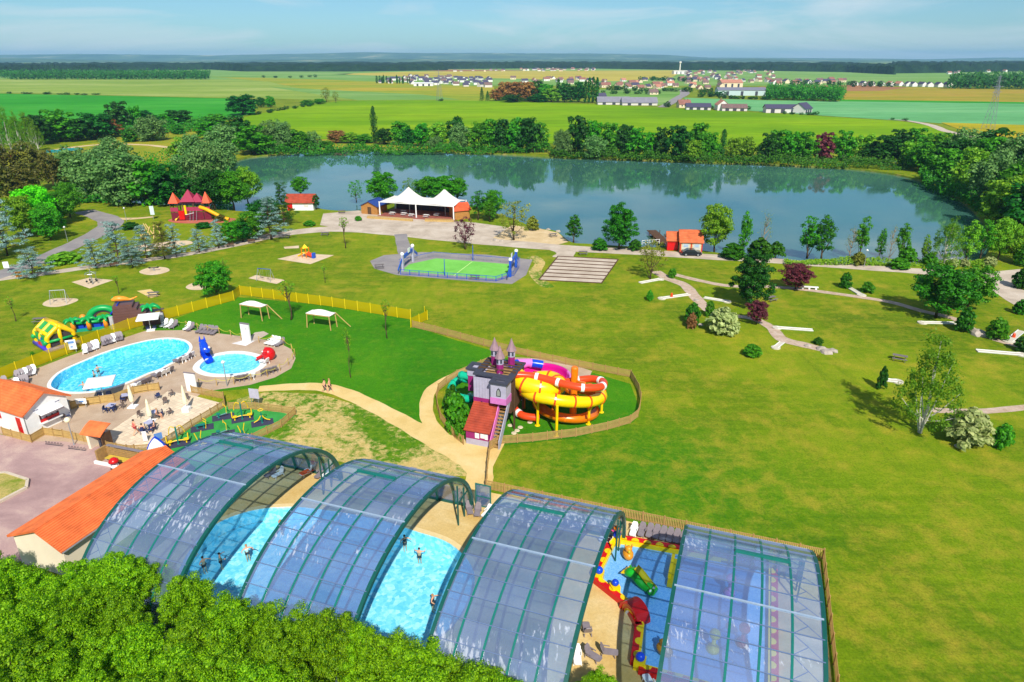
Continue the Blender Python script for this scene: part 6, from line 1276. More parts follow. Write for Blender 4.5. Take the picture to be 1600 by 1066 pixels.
for i, (x, y) in enumerate(((3.2, 1.2), (6.6, 1.4), (9.2, .6), (13.4, 1.0), (15.5, 3.4), (5.2, 4.2))):
    q = thing('cafe_table', f'{ordw(i)} pale table under the white tent from the left' if i < 4 else ('pale table far back on the right under the tent' if i == 4 else 'pale table far back on the left under the tent'), 'table', A_ + ux * x + Vector((-ux.y, ux.x, 0)) * y + Vector((0, 0, .16)), rzT, 'cafe tables under the tent'); MB().prism([(-.8, -.4), (.8, -.4), (.7, .4), (-.7, .4)], .7, .76).build('tabletop', Wht, q)
    for s in (-1, 1): MB().box(s * .5 - .04, s * .5 + .04, -.3, .3, 0, .7).build('leg', Steel, q); MB().box(-.7, .7, s * .75 - .12, s * .75 + .12, .4, .45).build('bench_seat', Wht, q)
p0_, p1_ = G(565, 334), G(590, 336); ux2 = (p1_ - p0_).normalized(); Lh = (p1_ - p0_).length
t = gable('timber_kiosk', 'brown timber kiosk with blue roof left of the white tent', p0_ + Vector((-ux2.y, ux2.x, 0)) * 5.5, Vector((ux2.y, -ux2.x, 0)), 5.5, Lh, 2.4, 3.6, paint('ochre_timber', (176, 122, 60), .7, .15), paint('blue_roof', (44, 70, 140), .5), .4, tiles=0)
MB().box(5.5, 5.56, Lh * .4, Lh * .62, 0, 2.0).build('door', DkWood, t)
p0_, p1_ = G(711, 344), G(734, 342); ux2 = (p1_ - p0_).normalized(); Lh = (p1_ - p0_).length
t = gable('timber_kiosk', 'brown timber kiosk with orange roof right of the white tent', p0_, ux2, Lh, 5.0, 2.6, 3.9, paint('ochre_timber', (176, 122, 60), .7), rooftiles('salmon_roof', (222, 96, 58)), .4, tiles=6)
for a, b, lab in (((574, 341), (645, 346), 'long low timber planter in front of the tent, left'), ((664, 346), (709, 347), 'short low timber planter in front of the tent, right')):
    P1, P2 = G(*a), G(*b); t = thing('timber_planter', lab, 'planter', P1); MB().beam(Vector((0, 0, .25)), P2 - P1 + Vector((0, 0, .25)), .5, .5).build('board', Tan, t); MB().beam(Vector((0, .5, .6)), P2 - P1 + Vector((0, .5, .6)), .12, .12).build('rail', Tan, t)
# boathouse, jetty, car
p0_, p1_ = G(1062, 396), G(1096, 397); ux2 = (p1_ - p0_).normalized(); Lh = (p1_ - p0_).length; yv = Vector((-ux2.y, ux2.x, 0))
t = gable('boathouse', 'cream boathouse with red frames and orange tiled roof by the lake', p0_, ux2, Lh, 5.4, 2.7, 4.6, paint('ochre_render', (222, 190, 136), .8), rooftiles('boathouse_tiles', (206, 108, 66)), .3, tiles=7)
for x in (.05, Lh / 2, Lh - .05): MB().box(x - .1, x + .1, -.08, -.01, 0, 2.6).build('red_post', Red, t)
for x in (Lh * .25, Lh * .75): q = MB().box(x - Lh * .17, x + Lh * .17, -.06, -.01, .9, 2.3).build('window', paint('pale_shutter', (206, 206, 190), .6), t); MB().box(x - Lh * .1, x + Lh * .1, -.09, -.06, 1.5, 2.1).build('pane', paint('pane_blue', (170, 190, 210), .2), q)
t = gable('boathouse_porch', 'orange roofed porch with red gable left of the boathouse', p0_ - ux2 * 2.6 + yv * 2.2, ux2, 2.3, 3.0, 2.5, 3.9, Red, MATS['boathouse_tiles'], .3, tiles=5)
j0 = G(1030, 378); t = thing('jetty', 'dark timber jetty running out into the lake', 'jetty', j0, R(4)); MB().box(-.2, 2.2, -2, 11, .1, .22).build('deck', DkWood, t)
for y in (0, 4, 8): [MB().box(x - .08, x + .08, y - .08, y + .08, -1.2, .9).build('pile', DkWood, t) for x in (-.3, 2.3)]
for a, b, lab in (((1003, 383), (1030, 381), 'white railing along the bank left of the jetty'), ((1042, 379), (1052, 378), 'white railing beside the boathouse porch')):
    P1, P2 = G(*a), G(*b); t = thing('white_railing', lab, 'railing', P1); k = 5
    for i in range(k + 1): MB().box(-.05, .05, -.05, .05, 0, 1.1).build('post', Wht, t, (P2 - P1) * (i / k))
    for z in (.5, 1.05): MB().beam(Vector((0, 0, z)), P2 - P1 + Vector((0, 0, z)), .07, .09).build('rail', Wht, t)
def car(px, py, rz, label, m_, z=.024):
    t = thing('parked_car', label, 'car', G(px, py, z), rz)
    prof = [(-2.1, .3), (2.1, .3), (2.15, .7), (1.9, .88), (1.1, .95), (.5, 1.4), (-.9, 1.45), (-1.6, 1.05), (-2.1, .95), (-2.2, .6)]
    MB().prism(prof, -.82, .82, XZ).build('body', m_, t)
    gl_ = paint('car_glass', (40, 48, 60), .08, .02, 1, .6)
    for s in (-1, 1): MB().prism([(.85, .98), (.42, 1.34), (-.85, 1.38), (-1.4, 1.04)], s * .83 - .01, s * .83 + .01, XZ).build('side_window', gl_, t)
    MB().add([(1.08, -.7, .99), (1.08, .7, .99), (.54, .62, 1.38), (.54, -.62, 1.38)], [(0, 1, 2, 3)]).build('windscreen', gl_, t); MB().add([(-1.62, -.7, 1.09), (-1.62, .7, 1.09), (-.95, .62, 1.44), (-.95, -.62, 1.44)], [(0, 1, 2, 3)]).build('rear_window', gl_, t)
    for x in (-1.3, 1.3):
        for s in (-1, 1):
            w = MB().lathe([(.33, -.1), (.33, .1)], 14).build('wheel', Blk, t, (x, s * .8, .33)); w.rotation_euler = (R(90), 0, 0); r_ = MB().lathe([(.2, -.115), (.2, .115)], 10).build('rim', Steel, w)
    for s in (-1, 1): MB().box(2.08, 2.16, s * .6 - .18, s * .6 + .18, .62, .76).build('headlight', Wht, t); MB().box(-2.2, -2.12, s * .62 - .15, s * .62 + .15, .7, .85).build('tail_light', Red, t)
car(1080, 399, R(-4), 'black car parked in front of the boathouse', paint('black_car_paint', (28, 32, 46), .15, .05, 1, .6), .03)
for i, (a, b, c, lab) in enumerate(((3, 250, (230, 230, 232), 'white vehicle at the left edge beyond the pines'), (10, 246, (176, 60, 60), 'red vehicle at the left edge beyond the pines'), (2, 243, (40, 120, 130), 'teal vehicle farthest back at the left edge'))): car(a, b, .5 * i, lab, paint('car_paint_' + str(c[0]), c, .3))
for i, (a, b, lab) in enumerate(((92, 246, 'teal roofed awning behind the willows, left'), (114, 243, 'teal roofed awning behind the willows, right'))):
    t = thing('awning_shelter', lab, 'shelter', G(a, b), .2 * i)
    for x in (-4, 4):
        for y in (-2, 2): MB().box(x - .1, x + .1, y - .1, y + .1, 0, 2.4).build('post', Steel, t)
    MB().add([(-4.3, -2.4, 2.3), (4.3, -2.4, 2.3), (4.3, 0, 3.2), (-4.3, 0, 3.2), (4.3, 2.4, 2.3), (-4.3, 2.4, 2.3)], [(0, 1, 2, 3), (3, 2, 4, 5), (0, 3, 5), (1, 4, 2)]).build('roof', paint('teal_roof', (30, 130, 130), .5), t)

# ------------------------------------------------------------------ sports court
C_ = PX([(626, 429), (775, 440), (803, 431), (797, 411), (678, 401), (632, 411)], 0); c00 = sum(C_, Vector()) / 6
t = thing('sports_court', 'green multi-sport court with low blue fence and blue goals', 'sports court', c00); Q = [p - c00 for p in C_]
CT = [p - c00 for p in PX([(626, 424), (775, 436), (800, 427), (795, 413), (682, 404), (640, 413)])]
inst(sheet_mesh('turf', [Vector((p.x, p.y)) for p in CT], .03, soilmat('court_turf', (112, 186, 76), (122, 198, 84), (132, 206, 94), .3, 6)), 'turf', t)
Chk = paint('court_line', (206, 232, 150), .7); pm_, pn_ = (G(709, 431) - c00), (G(738, 409) - c00); MB().beam(pm_ + Vector((0, 0, .036)), pn_ + Vector((0, 0, .036)), .14, .012).build('centre_line', Chk, t)
BlF = paint('court_blue', (28, 84, 190), .4, .08); GrF = paint('court_mesh', (140, 140, 150), .6, .08)
def court_fence(pts, blue):
    for p, a, L in polyline(pts, 2.0):
        MB().box(-.05, .05, -.05, .05, 0, 1.1).build('fence_post', BlF if blue else GrF, t, p); q = MB().box(0, L, -.02, .02, 1.0, 1.08).build('top_rail', BlF, t, p, a); MB().box(0, L, -.02, .02, .08, .14).build('bottom_rail', BlF if blue else GrF, t, p, a)
        for k in range(7): MB().box(L * (k + .5) / 7 - .015, L * (k + .5) / 7 + .015, -.01, .01, .14, 1.0).build('bar', BlF if blue else GrF, q)
court_fence([Q[0], Q[1], Q[2]], True); court_fence([Q[3], Q[4], Q[5]], False)
for px, py, rz, k in ((638, 416, R(80), 1), (802, 425, R(80), -1)):
    g0 = G(px, py) - c00
    for s in (-1, 1):
        pl = g0 + Vector((math.cos(rz), math.sin(rz), 0)) * (s * 3.4); MB().box(-.35, .35, -.2, .2, 0, 3.3).build('goal_pylon', BlF if k < 0 else Lil, t, pl, rz); MB().ball(pl + Vector((0, 0, 3.5)), .4, 8, 5, (1, .7, 1)).build('pylon_cap', Wht, t)
        MB().beam(pl + Vector((0, 0, 2.6)), pl + Vector((math.cos(rz), math.sin(rz), 0)) * (s * 3.0) + Vector((0, 0, .9)), .12, .5).build('wing', BlF, t)
    MB().beam(g0 + Vector((math.cos(rz), math.sin(rz), 0)) * -3.4 + Vector((0, 0, 2.7)), g0 + Vector((math.cos(rz), math.sin(rz), 0)) * 3.4 + Vector((0, 0, 2.7)), .3, .7).build('crossbar', BlF, t)
    for z in (.5, 1.1, 1.7, 2.2): MB().beam(g0 + Vector((math.cos(rz), math.sin(rz), 0)) * -3.3 + Vector((-.8 * k, 0, z)), g0 + Vector((math.cos(rz), math.sin(rz), 0)) * 3.3 + Vector((-.8 * k, 0, z)), .06).build('goal_bar', BlF, t)
    bb = MB().box(-.6, .6, -.04, .04, 3.0, 3.9).build('backboard', Wht, t, g0 + Vector((.3 * k, 0, .0)), rz)
for px, py in ((695, 431), (739, 407)): MB().lathe([(.1, 0), (.06, 3.4)], 8).build('net_pole', BlF, t, G(px, py) - c00)
t = thing('boules_boards', 'dark timber boards dividing the boules ground into lanes', 'boules ground', BOULE[0]); Q = [p - BOULE[0] for p in BOULE]
for i in range(8):
    f = i / 7; a, b = Q[0].lerp(Q[3], f), Q[1].lerp(Q[2], f); MB().beam(a + Vector((0, 0, .08)), b + Vector((0, 0, .08)), .14, .16).build('board', DkWood, t)
for a, b in ((Q[0], Q[3]), (Q[1], Q[2])): MB().beam(a + Vector((0, 0, .09)), b + Vector((0, 0, .09)), .16, .18).build('edge_board', DkWood, t)

# ------------------------------------------------------------------ playground
SandM = soilmat('play_sand', (206, 180, 146), (218, 194, 160), (226, 206, 176), .5, 8)
for i, pts in enumerate((smooth_loop(PX([(66, 476), (78, 468), (98, 466), (120, 467), (120, 471), (100, 478), (80, 480)]), 3), PX([(112, 441), (140, 434), (177, 438), (140, 451)]), smooth_loop(PX([(217, 425), (235, 418), (258, 418), (265, 423), (252, 428), (232, 430)]), 3), smooth_loop(PX([(290, 449), (300, 443), (316, 443), (322, 449), (314, 453), (298, 453)]), 3), PX([(433, 405), (470, 396), (522, 399), (485, 413)]), PX([(388, 435), (400, 430), (446, 438), (432, 444)]), PX([(443, 386), (467, 384), (467, 388), (445, 389)]))): sheet('play_sand', pts, .02 + .001 * i, SandM)
sheet('bare_patch', PX([(214, 455), (235, 452), (250, 462), (236, 466)]), .018, M_path)
def swing(px, py, label, rz, w=3.0):
    t = thing('swing', label, 'swing', G(px, py, .025), rz)
    for s in (-1, 1):
        for y in (-.8, .8): MB().tube([(s * w / 2, y, 0), (s * w / 2 * .92, 0, 2.3)], .05, 6).build('leg', Steel, t)
    MB().tube([(-w / 2 * .95, 0, 2.3), (w / 2 * .95, 0, 2.3)], .06, 6).build('crossbar', BlF if 'blue' in label else Steel, t)
    for x in (-.6, .6):
        q = MB().box(x - .22, x + .22, -.1, .1, .45, .5).build('seat', Blk, t)
        for s in (-1, 1): MB().tube([(x + s * .2, 0, .5), (x + s * .2, 0, 2.3)], .015, 4).build('chain', Steel, q)
swing(415, 438, 'blue-topped swing on the sand strip above the yellow fence', R(-14)); swing(94, 473, 'small grey swing on the round sand patch at the left', R(12), 2.6)
t = thing('spinner', 'tall climbing spinner on the square sand patch', 'play equipment', G(145, 443, .025)); MB().lathe([(.1, 0), (.07, 3.2)], 8).build('mast', Steel, t)
for k in range(5): a = k * 1.2566; MB().tube([(0, 0, 2.4), (1.0 * math.cos(a), 1.0 * math.sin(a), 2.0), (.9 * math.cos(a), .9 * math.sin(a), .6)], .035, 5).build('hanger', Steel, t); MB().ball((.9 * math.cos(a), .9 * math.sin(a), .55), .2, 8, 5).build('seat', Blk, t)
MB().tube([(1.0 * math.cos(a), 1.0 * math.sin(a), 2.05) for a in [k * .785 for k in range(8)]], .04, 5, True).build('ring', Steel, t); MB().tube([(.6 * math.cos(a), .6 * math.sin(a), 2.9) for a in [k * .785 for k in range(8)]], .04, 5, True).build('ring', Olv, t)
t = thing('rocker', 'low dark rocker on the round sand patch', 'play equipment', G(241, 423, .025), .3); MB().beam((-.9, 0, .6), (.9, 0, .6), .2, .14).build('beam', Blk, t); MB().lathe([(.16, 0), (.16, .55)], 8).build('spring', Steel, t)
for s in (-1, 1): MB().tube([(s * .6, -.2, .95), (s * .6, .2, .95)], .03, 5).build('handle', Steel, t); MB().box(s * .8 - .2, s * .8 + .2, -.2, .2, .67, .74).build('seat', Blk, t)
t = thing('play_slide', 'yellow and orange toddler play unit on the diamond of sand', 'play equipment', G(478, 402, .025), R(-20))
MB().box(-.6, .6, -.6, .6, 1.0, 1.1).build('platform', Yel, t); MB().tube([(-.6, 0, 1.1), (-1.5, 0, .5), (-2.0, 0, .25)], .3, 8, a0=math.pi, a1=math.tau, caps=False).build('chute', Yel, t)
MB().lathe([(.85, 2.1), (.02, 2.9)], 4).build('roof', Yel, t); MB().tube([(.6, 0, .9), (1.8, 0, .5)], .45, 10, caps=False).build('tunnel', RedO, t); MB().box(1.8, 2.3, -.4, .4, 0, 1.1).build('end_panel', BlF, t)
for x in (-.55, .55):
    for y in (-.55, .55): MB().box(x - .06, x + .06, y - .06, y + .06, 0, 2.2).build('post', Org, t)
# turreted play castle
k0 = G(300, 343); t = thing('play_castle', 'red play castle with pointed orange and crimson roofs and yellow tube slide', 'play castle', k0, R(4))
sheet('castle_bark', smooth_loop(PX([(262, 345), (275, 341), (300, 342), (330, 342), (352, 341), (368, 342), (360, 347), (320, 349), (280, 349)]), 3), .02, soilmat('red_bark', (176, 92, 76), (190, 104, 86), (196, 124, 100), .4, 6))
Crim = paint('crimson_panel', (112, 26, 50), .5, .1); CrimR = paint('crimson_roof', (160, 34, 70), .5, .08); OrR = paint('orange_roof_panel', (236, 92, 52), .5, .06); Pkp = paint('pink_panel', (166, 50, 84), .5, .08)
for x, y, w, h, rh, rm in ((-3.6, -.3, 2.2, 4.7, 2.6, OrR), (.0, .6, 3.4, 5.0, 2.9, CrimR), (2.3, .4, 2.8, 4.9, 2.1, CrimR), (4.6, .0, 1.9, 4.6, 2.8, OrR)):
    for a in (-1, 1):
        for b in (-1, 1): MB().box(x + a * w * .42 - .09, x + a * w * .42 + .09, y + b * w * .42 - .09, y + b * w * .42 + .09, 0, h).build('post', DkWood, t)
    MB().box(x - w * .45, x + w * .45, y - w * .45, y + w * .45, 2.3, 2.42).build('platform', DkWood, t)
    MB().box(x - w * .46, x + w * .46, y - w * .48, y - w * .43, 2.42, 3.5).build('parapet', Pkp, t); MB().box(x - w * .46, x + w * .46, y - w * .47, y - w * .44, .2, 2.2).build('panel', Crim, t)
    MB().lathe([(w * .82, h - .1), (w * .4, h + rh * .5), (.03, h + rh)], 4, (x, y, 0), R(45), R(405)).build('spire_roof', rm, t)
MB().box(-3.6, 4.6, -.9, 1.2, 4.3, 4.45).build('canopy', paint('dark_canopy', (70, 40, 62), .7), t); MB().box(-2.6, -1.2, -1.5, -1.0, .3, 2.6).build('climbing_panel', Red, t)
MB().box(-1.1, -.6, -1.2, -.9, 1.5, 4.0).build('yellow_panel', Yel, t)
MB().tube(smooth_loop([(2.8, -.6, 3.4), (4.6, -1.2, 2.9), (7.6, -1.8, 1.4), (9.0, -2.0, .7), (10.4, -2.1, .35)], 4, False), .48, 10, caps=False).build('tube_slide', paint('slide_amber', (246, 176, 10), .3), t, smooth=True)
MB().tube([(-2.7, -1.0, 1.5), (-3.6, -1.9, .3)], .3, 8, a0=math.pi, a1=math.tau, caps=False).build('small_slide', Yel, t)
for x in (.2, 1.0, 1.9): MB().tube([(x, -2.0, 0), (x + .2, -1.2, 2.6)], .06, 6).build('net_pole', Steel, t)
MB().tube([(-.6, -2.1, 1.7), (1.6, -2.1, 2.2)], .06, 6).build('bar', Wht, t); MB().box(6.4, 8.2, -2.6, -1.4, 0, .5).build('slide_frame', DkWood, t)
t = thing('climbing_logs', 'pale timber climbing frame between the blue cedars', 'play equipment', G(233, 372)); 
for k in range(9): a = k * .7; MB().tube([(2.6 * math.cos(a) + k * .3 - 1, 1.0 * math.sin(a), 0), (1.2 * math.cos(a + .6) + k * .3 - 1, .4 * math.sin(a), 3.0 + .5 * math.sin(k))], .12, 6).build('log', paint('pale_log', (218, 186, 120), .8), t)
sheet('log_sand', smooth_loop(PX([(205, 388), (240, 380), (290, 376), (300, 381), (262, 388), (225, 393)]), 3), .019, SandM)
def picnic(px, py, rz, label):
    t = thing('picnic_table', label, 'picnic table', G(px, py, .02), rz, 'picnic tables in the park'); w_ = paint('grey_timber', (120, 112, 110), .8, .15)
    for k in range(3): MB().box(-.95, .95, -.36 + k * .25, -.14 + k * .25, .72, .77).build('top_plank', w_, t)
    for s in (-1, 1): MB().box(-.95, .95, s * .72 - .14, s * .72 + .14, .43, .47).build('bench', w_, t); MB().beam((s * .7, -.72, .05), (s * .7, .25, .72), .07).build('leg', w_, t); MB().beam((s * .7, .72, .05), (s * .7, -.25, .72), .07).build('leg', w_, t)
for a in ((240, 463, .2, 'picnic table on the bare patch above the inflatables'), (63, 504, .2, 'picnic table behind the bouncy house'), (508, 368, 0, 'picnic table beside the gravel track on the lawn'), (593, 419, .3, 'picnic table on the grey surface left of the court'), (742, 436, -.1, 'picnic table against the blue court fence'), (911, 398, 0, 'bench table above the boules ground'), (864, 370, .4, 'picnic table on the sandy beach'), (1204, 470, .5, 'picnic table right of the dense dark tree'), (1405, 563, -.5, 'picnic table behind the feathery birch'), (447, 372, 0, 'picnic table near the big cedar'), (534, 333, .2, 'bench table on the lakeside yard')): picnic(*a)
for i, (a, b) in enumerate(((178, 417), (360, 386), (393, 380))):
    t = thing('park_bench', f'{ordw(i)} brown park bench from the left along the track', 'bench', G(a, b), .2); MB().box(-.8, .8, -.2, .2, .42, .47).build('seat', DkWood, t); MB().box(-.8, .8, .2, .24, .5, .9).build('backrest', DkWood, t)
    for s in (-1, 1): MB().box(s * .6 - .05, s * .6 + .05, -.18, .2, 0, .42).build('leg', DkGry, t)
# minigolf lanes
LaneM = paint('lane_concrete', (206, 198, 178), .8, .1, 1)
for i, (a, b, w_, lab) in enumerate((((1000, 443), (1032, 437), 1.0, 'white minigolf lane beside the boules ground tree'), ((1034, 467), (1077, 461), 1.0, 'white minigolf lane with red obstacle left of the pink path'), ((1100, 466), (1136, 472), 1.0, 'white minigolf lane in the shade of the dense tree'), ((1214, 513), (1270, 517), 1.0, 'white minigolf lane on the middle of the right lawn'), ((1324, 449), (1346, 462), 1.1, 'short white minigolf lane beside the round bush'), ((1441, 505), (1492, 506), 1.0, 'white minigolf lane below the pair of broad trees'), ((1526, 549), (1596, 555), 1.1, 'white minigolf lane at the right edge of the lawn'), ((1576, 534), (1596, 518), 1.2, 'white minigolf lane with red post by the right edge'), ((1376, 594), (1402, 597), 1.0, 'white minigolf lane end left of the birch'), ((1212, 544), (1222, 536), .9, 'stub of white lane at the path end'))):
    P1, P2 = G(*a), G(*b); t = thing('minigolf_lane', lab, 'minigolf lane', P1); MB().beam(Vector((0, 0, .08)), P2 - P1 + Vector((0, 0, .08)), w_ * .8, .12).build('lane', LaneM, t); MB().lathe([(w_ * .75, 0), (w_ * .75, .16)], 14).build('hole_end', LaneM, t, (0, 0, .0) if i % 2 else P2 - P1)
    d = (P2 - P1).normalized(); q = Vector((-d.y, d.x, 0)) * (w_ * .4)
    for s in (-1, 1): MB().beam(q * s + Vector((0, 0, .16)), P2 - P1 + q * s + Vector((0, 0, .16)), .08, .1).build('border', Wht, t)
    if 'red' in lab: MB().lathe([(.25, .14), (.2, .7), (.05, .9)], 8).build('obstacle', RedO, t, (P2 - P1) * .35)
t = thing('white_bench', 'white stone bench beside the purple tree', 'bench', G(1264, 452), -.2); MB().box(-1.6, 1.6, -.3, .3, .4, .52).build('seat', Wht, t); [MB().box(s - .15, s + .15, -.25, .25, 0, .4).build('leg', Wht, t) for s in (-1.2, 0, 1.2)]
def rock(px, py, s, label, m_):
    r_ = random.Random(px); b = bmesh.new(); bmesh.ops.create_icosphere(b, subdivisions=2, radius=s)
    for v in b.verts: v.co *= r_.uniform(.8, 1.15); v.co.z = max(v.co.z * .55, -.1)
    me = bpy.data.meshes.new('boulder'); b.to_mesh(me); b.free(); me.materials.append(m_); tag(inst(me, 'boulder', None, G(px, py)), label, 'boulder', 'boulders in the park')
StoneM = paint('boulder_stone', (176, 164, 150), .9, .2, 2, .1); 
for i, (a, b, s, lab) in enumerate(((1283, 546, .8, 'pale boulder left in the stone heap'), (1292, 551, .9, 'pale boulder in the middle of the stone heap'), (1301, 549, .8, 'pale boulder right in the stone heap'), (1262, 541, .6, 'white boulder beside the lane end'), (1094, 508, .5, 'small white boulder at the grey shrub'), (1088, 470, .6, 'white boulder on the pink path'), (1528, 522, 1.4, 'large grey boulder by the upright bush'), (1540, 525, 1.1, 'grey boulder right of the large one'), (775, 376, .9, 'pale boulder under the olive tree'), (784, 377, .7, 'small pale boulder under the olive tree'), (872, 362, .7, 'boulder on the beach tip'), (857, 359, .6, 'left boulder on the beach tip'), (1497, 698, .4, 'small boulder left of the round bush'), (645, 735, .5, 'pale rock on the worn grass behind the second vault'), (430, 668, .5, 'pale rock along the gym fence'), (700, 376, .35, 'small white rock near the court path'))): rock(a, b, s, lab, StoneM)
# small park signs and lamps
for i, (a, b, h_, c, lab) in enumerate(((240, 343, 3.6, (210, 226, 226), 'pale flag post left of the play castle'), (12, 424, 2.0, (236, 240, 240), 'white park sign beside the grey access road'), (31, 437, 1.6, (244, 150, 30), 'orange barrier post on the track'))):
    t = thing('park_sign', lab, 'sign', G(a, b), .3); MB().lathe([(.06, 0), (.05, h_)], 6).build('post', Steel, t); MB().box(-.5, .5, -.05, .05, h_ * .35, h_).build('panel', paint('sign_' + str(c[0]), c, .5), t)
for i, (a, b) in enumerate(((198, 346), (106, 378), (355, 604), (1350, 417))):
    t = thing('lamp_post', ('slim lamp post at the road bend', 'slim lamp post on the access road', 'slim lamp post at the pool path', 'slim lamp post by the lake track')[i], 'lamp', G(a, b)); MB().lathe([(.08, 0), (.04, 3.4)], 6).build('pole', Steel, t); MB().lathe([(.2, 3.4), (.26, 3.55), (.05, 3.75)], 8).build('lantern', Wht, t)
# tall hedge plants inside the slide fence
tree(716, 672, 606, 46, 'bush', 'tall leafy hedge bush left of the slide tower', 'hedge_bush', 'bush', 'green', h=4.6)
tree(708, 650, 606, 34, 'bush', 'leafy hedge bush behind the tall one by the turquoise slide', 'hedge_bush', 'bush', 'oak', h=3.8)
tree(722, 686, 640, 30, 'bush', 'lower hedge bush nearest the path at the slide hut', 'hedge_bush', 'bush', 'green', h=3.0)

# ------------------------------------------------------------------ far town, woods, hills
HW = [paint('house_white', (232, 228, 222), .8, .05), paint('house_cream', (226, 206, 172), .8, .06), paint('house_pale', (214, 206, 200), .8, .05)]
HR = {'slate': paint('slate_roof', (72, 68, 92), .7, .12), 'tile': rooftiles('town_tile_roof', (146, 100, 88)), 'brown': rooftiles('town_brown_roof', (122, 98, 94)), 'salmon': rooftiles('town_salmon_roof', (186, 128, 106))}
def house_meshes(L, Wd, hw, hr, ov=.4):
    prof = [(-Wd / 2, 0), (Wd / 2, 0), (Wd / 2, hw), (0, hr), (-Wd / 2, hw)]; m = MB(); m.v = [(x, y, z) for x in (-L / 2, L / 2) for y, z in prof]; m.f = [(4, 3, 2, 1, 0), (5, 6, 7, 8, 9)] + [(i, (i + 1) % 5, (i + 1) % 5 + 5, i + 5) for i in range(5)]
    wall = m.mesh('wall', HW[0]); m = MB(); sl = (hr - hw) / (Wd / 2)
    for s in (-1, 1): m.add([(-L / 2 - ov, s * (Wd / 2 + ov), hw - ov * sl + .05), (L / 2 + ov, s * (Wd / 2 + ov), hw - ov * sl + .05), (L / 2 + ov, 0, hr + .05), (-L / 2 - ov, 0, hr + .05), (-L / 2 - ov, s * (Wd / 2 + ov), hw - ov * sl + .3), (L / 2 + ov, s * (Wd / 2 + ov), hw - ov * sl + .3), (L / 2 + ov, 0, hr + .3), (-L / 2 - ov, 0, hr + .3)], [(0, 3, 2, 1), (4, 5, 6, 7), (0, 1, 5, 4), (1, 2, 6, 5), (2, 3, 7, 6), (3, 0, 4, 7)])
    roof = m.mesh('roof', HR['slate'])
    win = MB().box(-.6, .6, -.06, .06, 0, 1.3).mesh('window', paint('far_window', (74, 80, 96), .3)); ch = MB().box(-.4, .4, -.4, .4, hw, hr + 1.0).mesh('chimney', HR['tile'])
    return wall, roof, win, ch, L, Wd
HM = [house_meshes(11, 8, 3.2, 7.0), house_meshes(13, 9, 4.6, 8.4), house_meshes(9.5, 8, 3.0, 6.6)]
hr_ = random.Random(5); hcount = {}
def house(px, py, rz, roof, wall, label, group, kind=None, sc=1.0):
    k = hr_.randrange(3) if kind is None else kind; wm, rm, win, ch, L, Wd = HM[k]
    t = thing('house', label, 'house', G(px, py), rz, group, (sc * .88, sc * .88, sc * .82)); inst(wm, 'wall', t, mat=HW[wall]); r_ = inst(rm, 'roof', t, mat=HR[roof])
    if hcount.setdefault(group, 0) < 40:
        for x in (-L * .25, L * .25): inst(win, 'window', t, (x, -Wd / 2 - .02, 1.2))
        inst(ch, 'chimney', r_, (L * .3, .3, 0))
    hcount[group] += 1
def estate(n, quad, roofs, walls, rz0, label, group, seed, minpx=5):
    r_ = random.Random(seed); pts = []; tries = 0
    while len(pts) < n and tries < 6000:
        tries += 1; a, b = r_.random(), r_.random()
        (x0, y0), (x1, y1), (x2, y2), (x3, y3) = quad; px = (x0 * (1 - a) + x1 * a) * (1 - b) + (x3 * (1 - a) + x2 * a) * b; py = (y0 * (1 - a) + y1 * a) * (1 - b) + (y3 * (1 - a) + y2 * a) * b
        g = G(px, py)
        if all((g - q).length > 15 for q, _, _ in pts): pts.append((g, px, py))
    cnt_ = {}
    for i, (g, px, py) in enumerate(sorted(pts, key=lambda q: q[1])):
        rf = r_.choice(roofs); ww = r_.choice(walls); nm = f"{('white', 'cream', 'pale')[ww]} {dict(slate='slate', tile='red', brown='brown', salmon='salmon')[rf]}-roofed"; cc_ = cnt_.get(nm, 0); cnt_[nm] = cc_ + 1
        house(px, py, rz0 + r_.choice((0, 1.57, 0, .3, -.3)) + r_.uniform(-.1, .1), rf, ww, f'{ordw(cc_)} {nm} house from the left {label}', group)
estate(64, [(592, 130), (770, 137), (764, 122), (640, 119)], ['slate', 'slate', 'slate', 'brown'], [0, 0, 2], .4, 'in the dense white estate', 'houses in the dense white estate', 1)
estate(46, [(700, 112.2), (935, 111.5), (935, 108.2), (790, 108.2)], ['brown', 'slate', 'tile'], [0, 0, 1], .2, 'in the farthest hamlet', 'houses in the farthest hamlet', 2)
estate(20, [(800, 131), (945, 133), (945, 124), (800, 123)], ['slate', 'brown', 'tile'], [0, 0, 1], .3, 'behind the small wood', 'houses behind the small wood', 3)
estate(42, [(936, 139), (1130, 141), (1110, 124), (936, 127)], ['brown', 'tile', 'slate', 'salmon'], [0, 1, 1], .2, 'in the near town', 'houses in the near town', 4)
estate(62, [(1075, 128), (1215, 131), (1205, 111), (1070, 113)], ['brown', 'brown', 'slate', 'tile'], [0, 1, 2], .4, 'on the upper town side', 'houses on the upper side of the town', 5)
estate(22, [(1205, 134), (1325, 132), (1320, 126), (1205, 128)], ['brown', 'slate', 'tile'], [0, 1], .1, 'above the brown field', 'houses above the brown field', 6)
estate(9, [(1480, 117), (1620, 112), (1620, 109.5), (1480, 113)], ['brown', 'tile'], [0, 0], .2, 'at the far right edge', 'houses at the far right edge', 8)
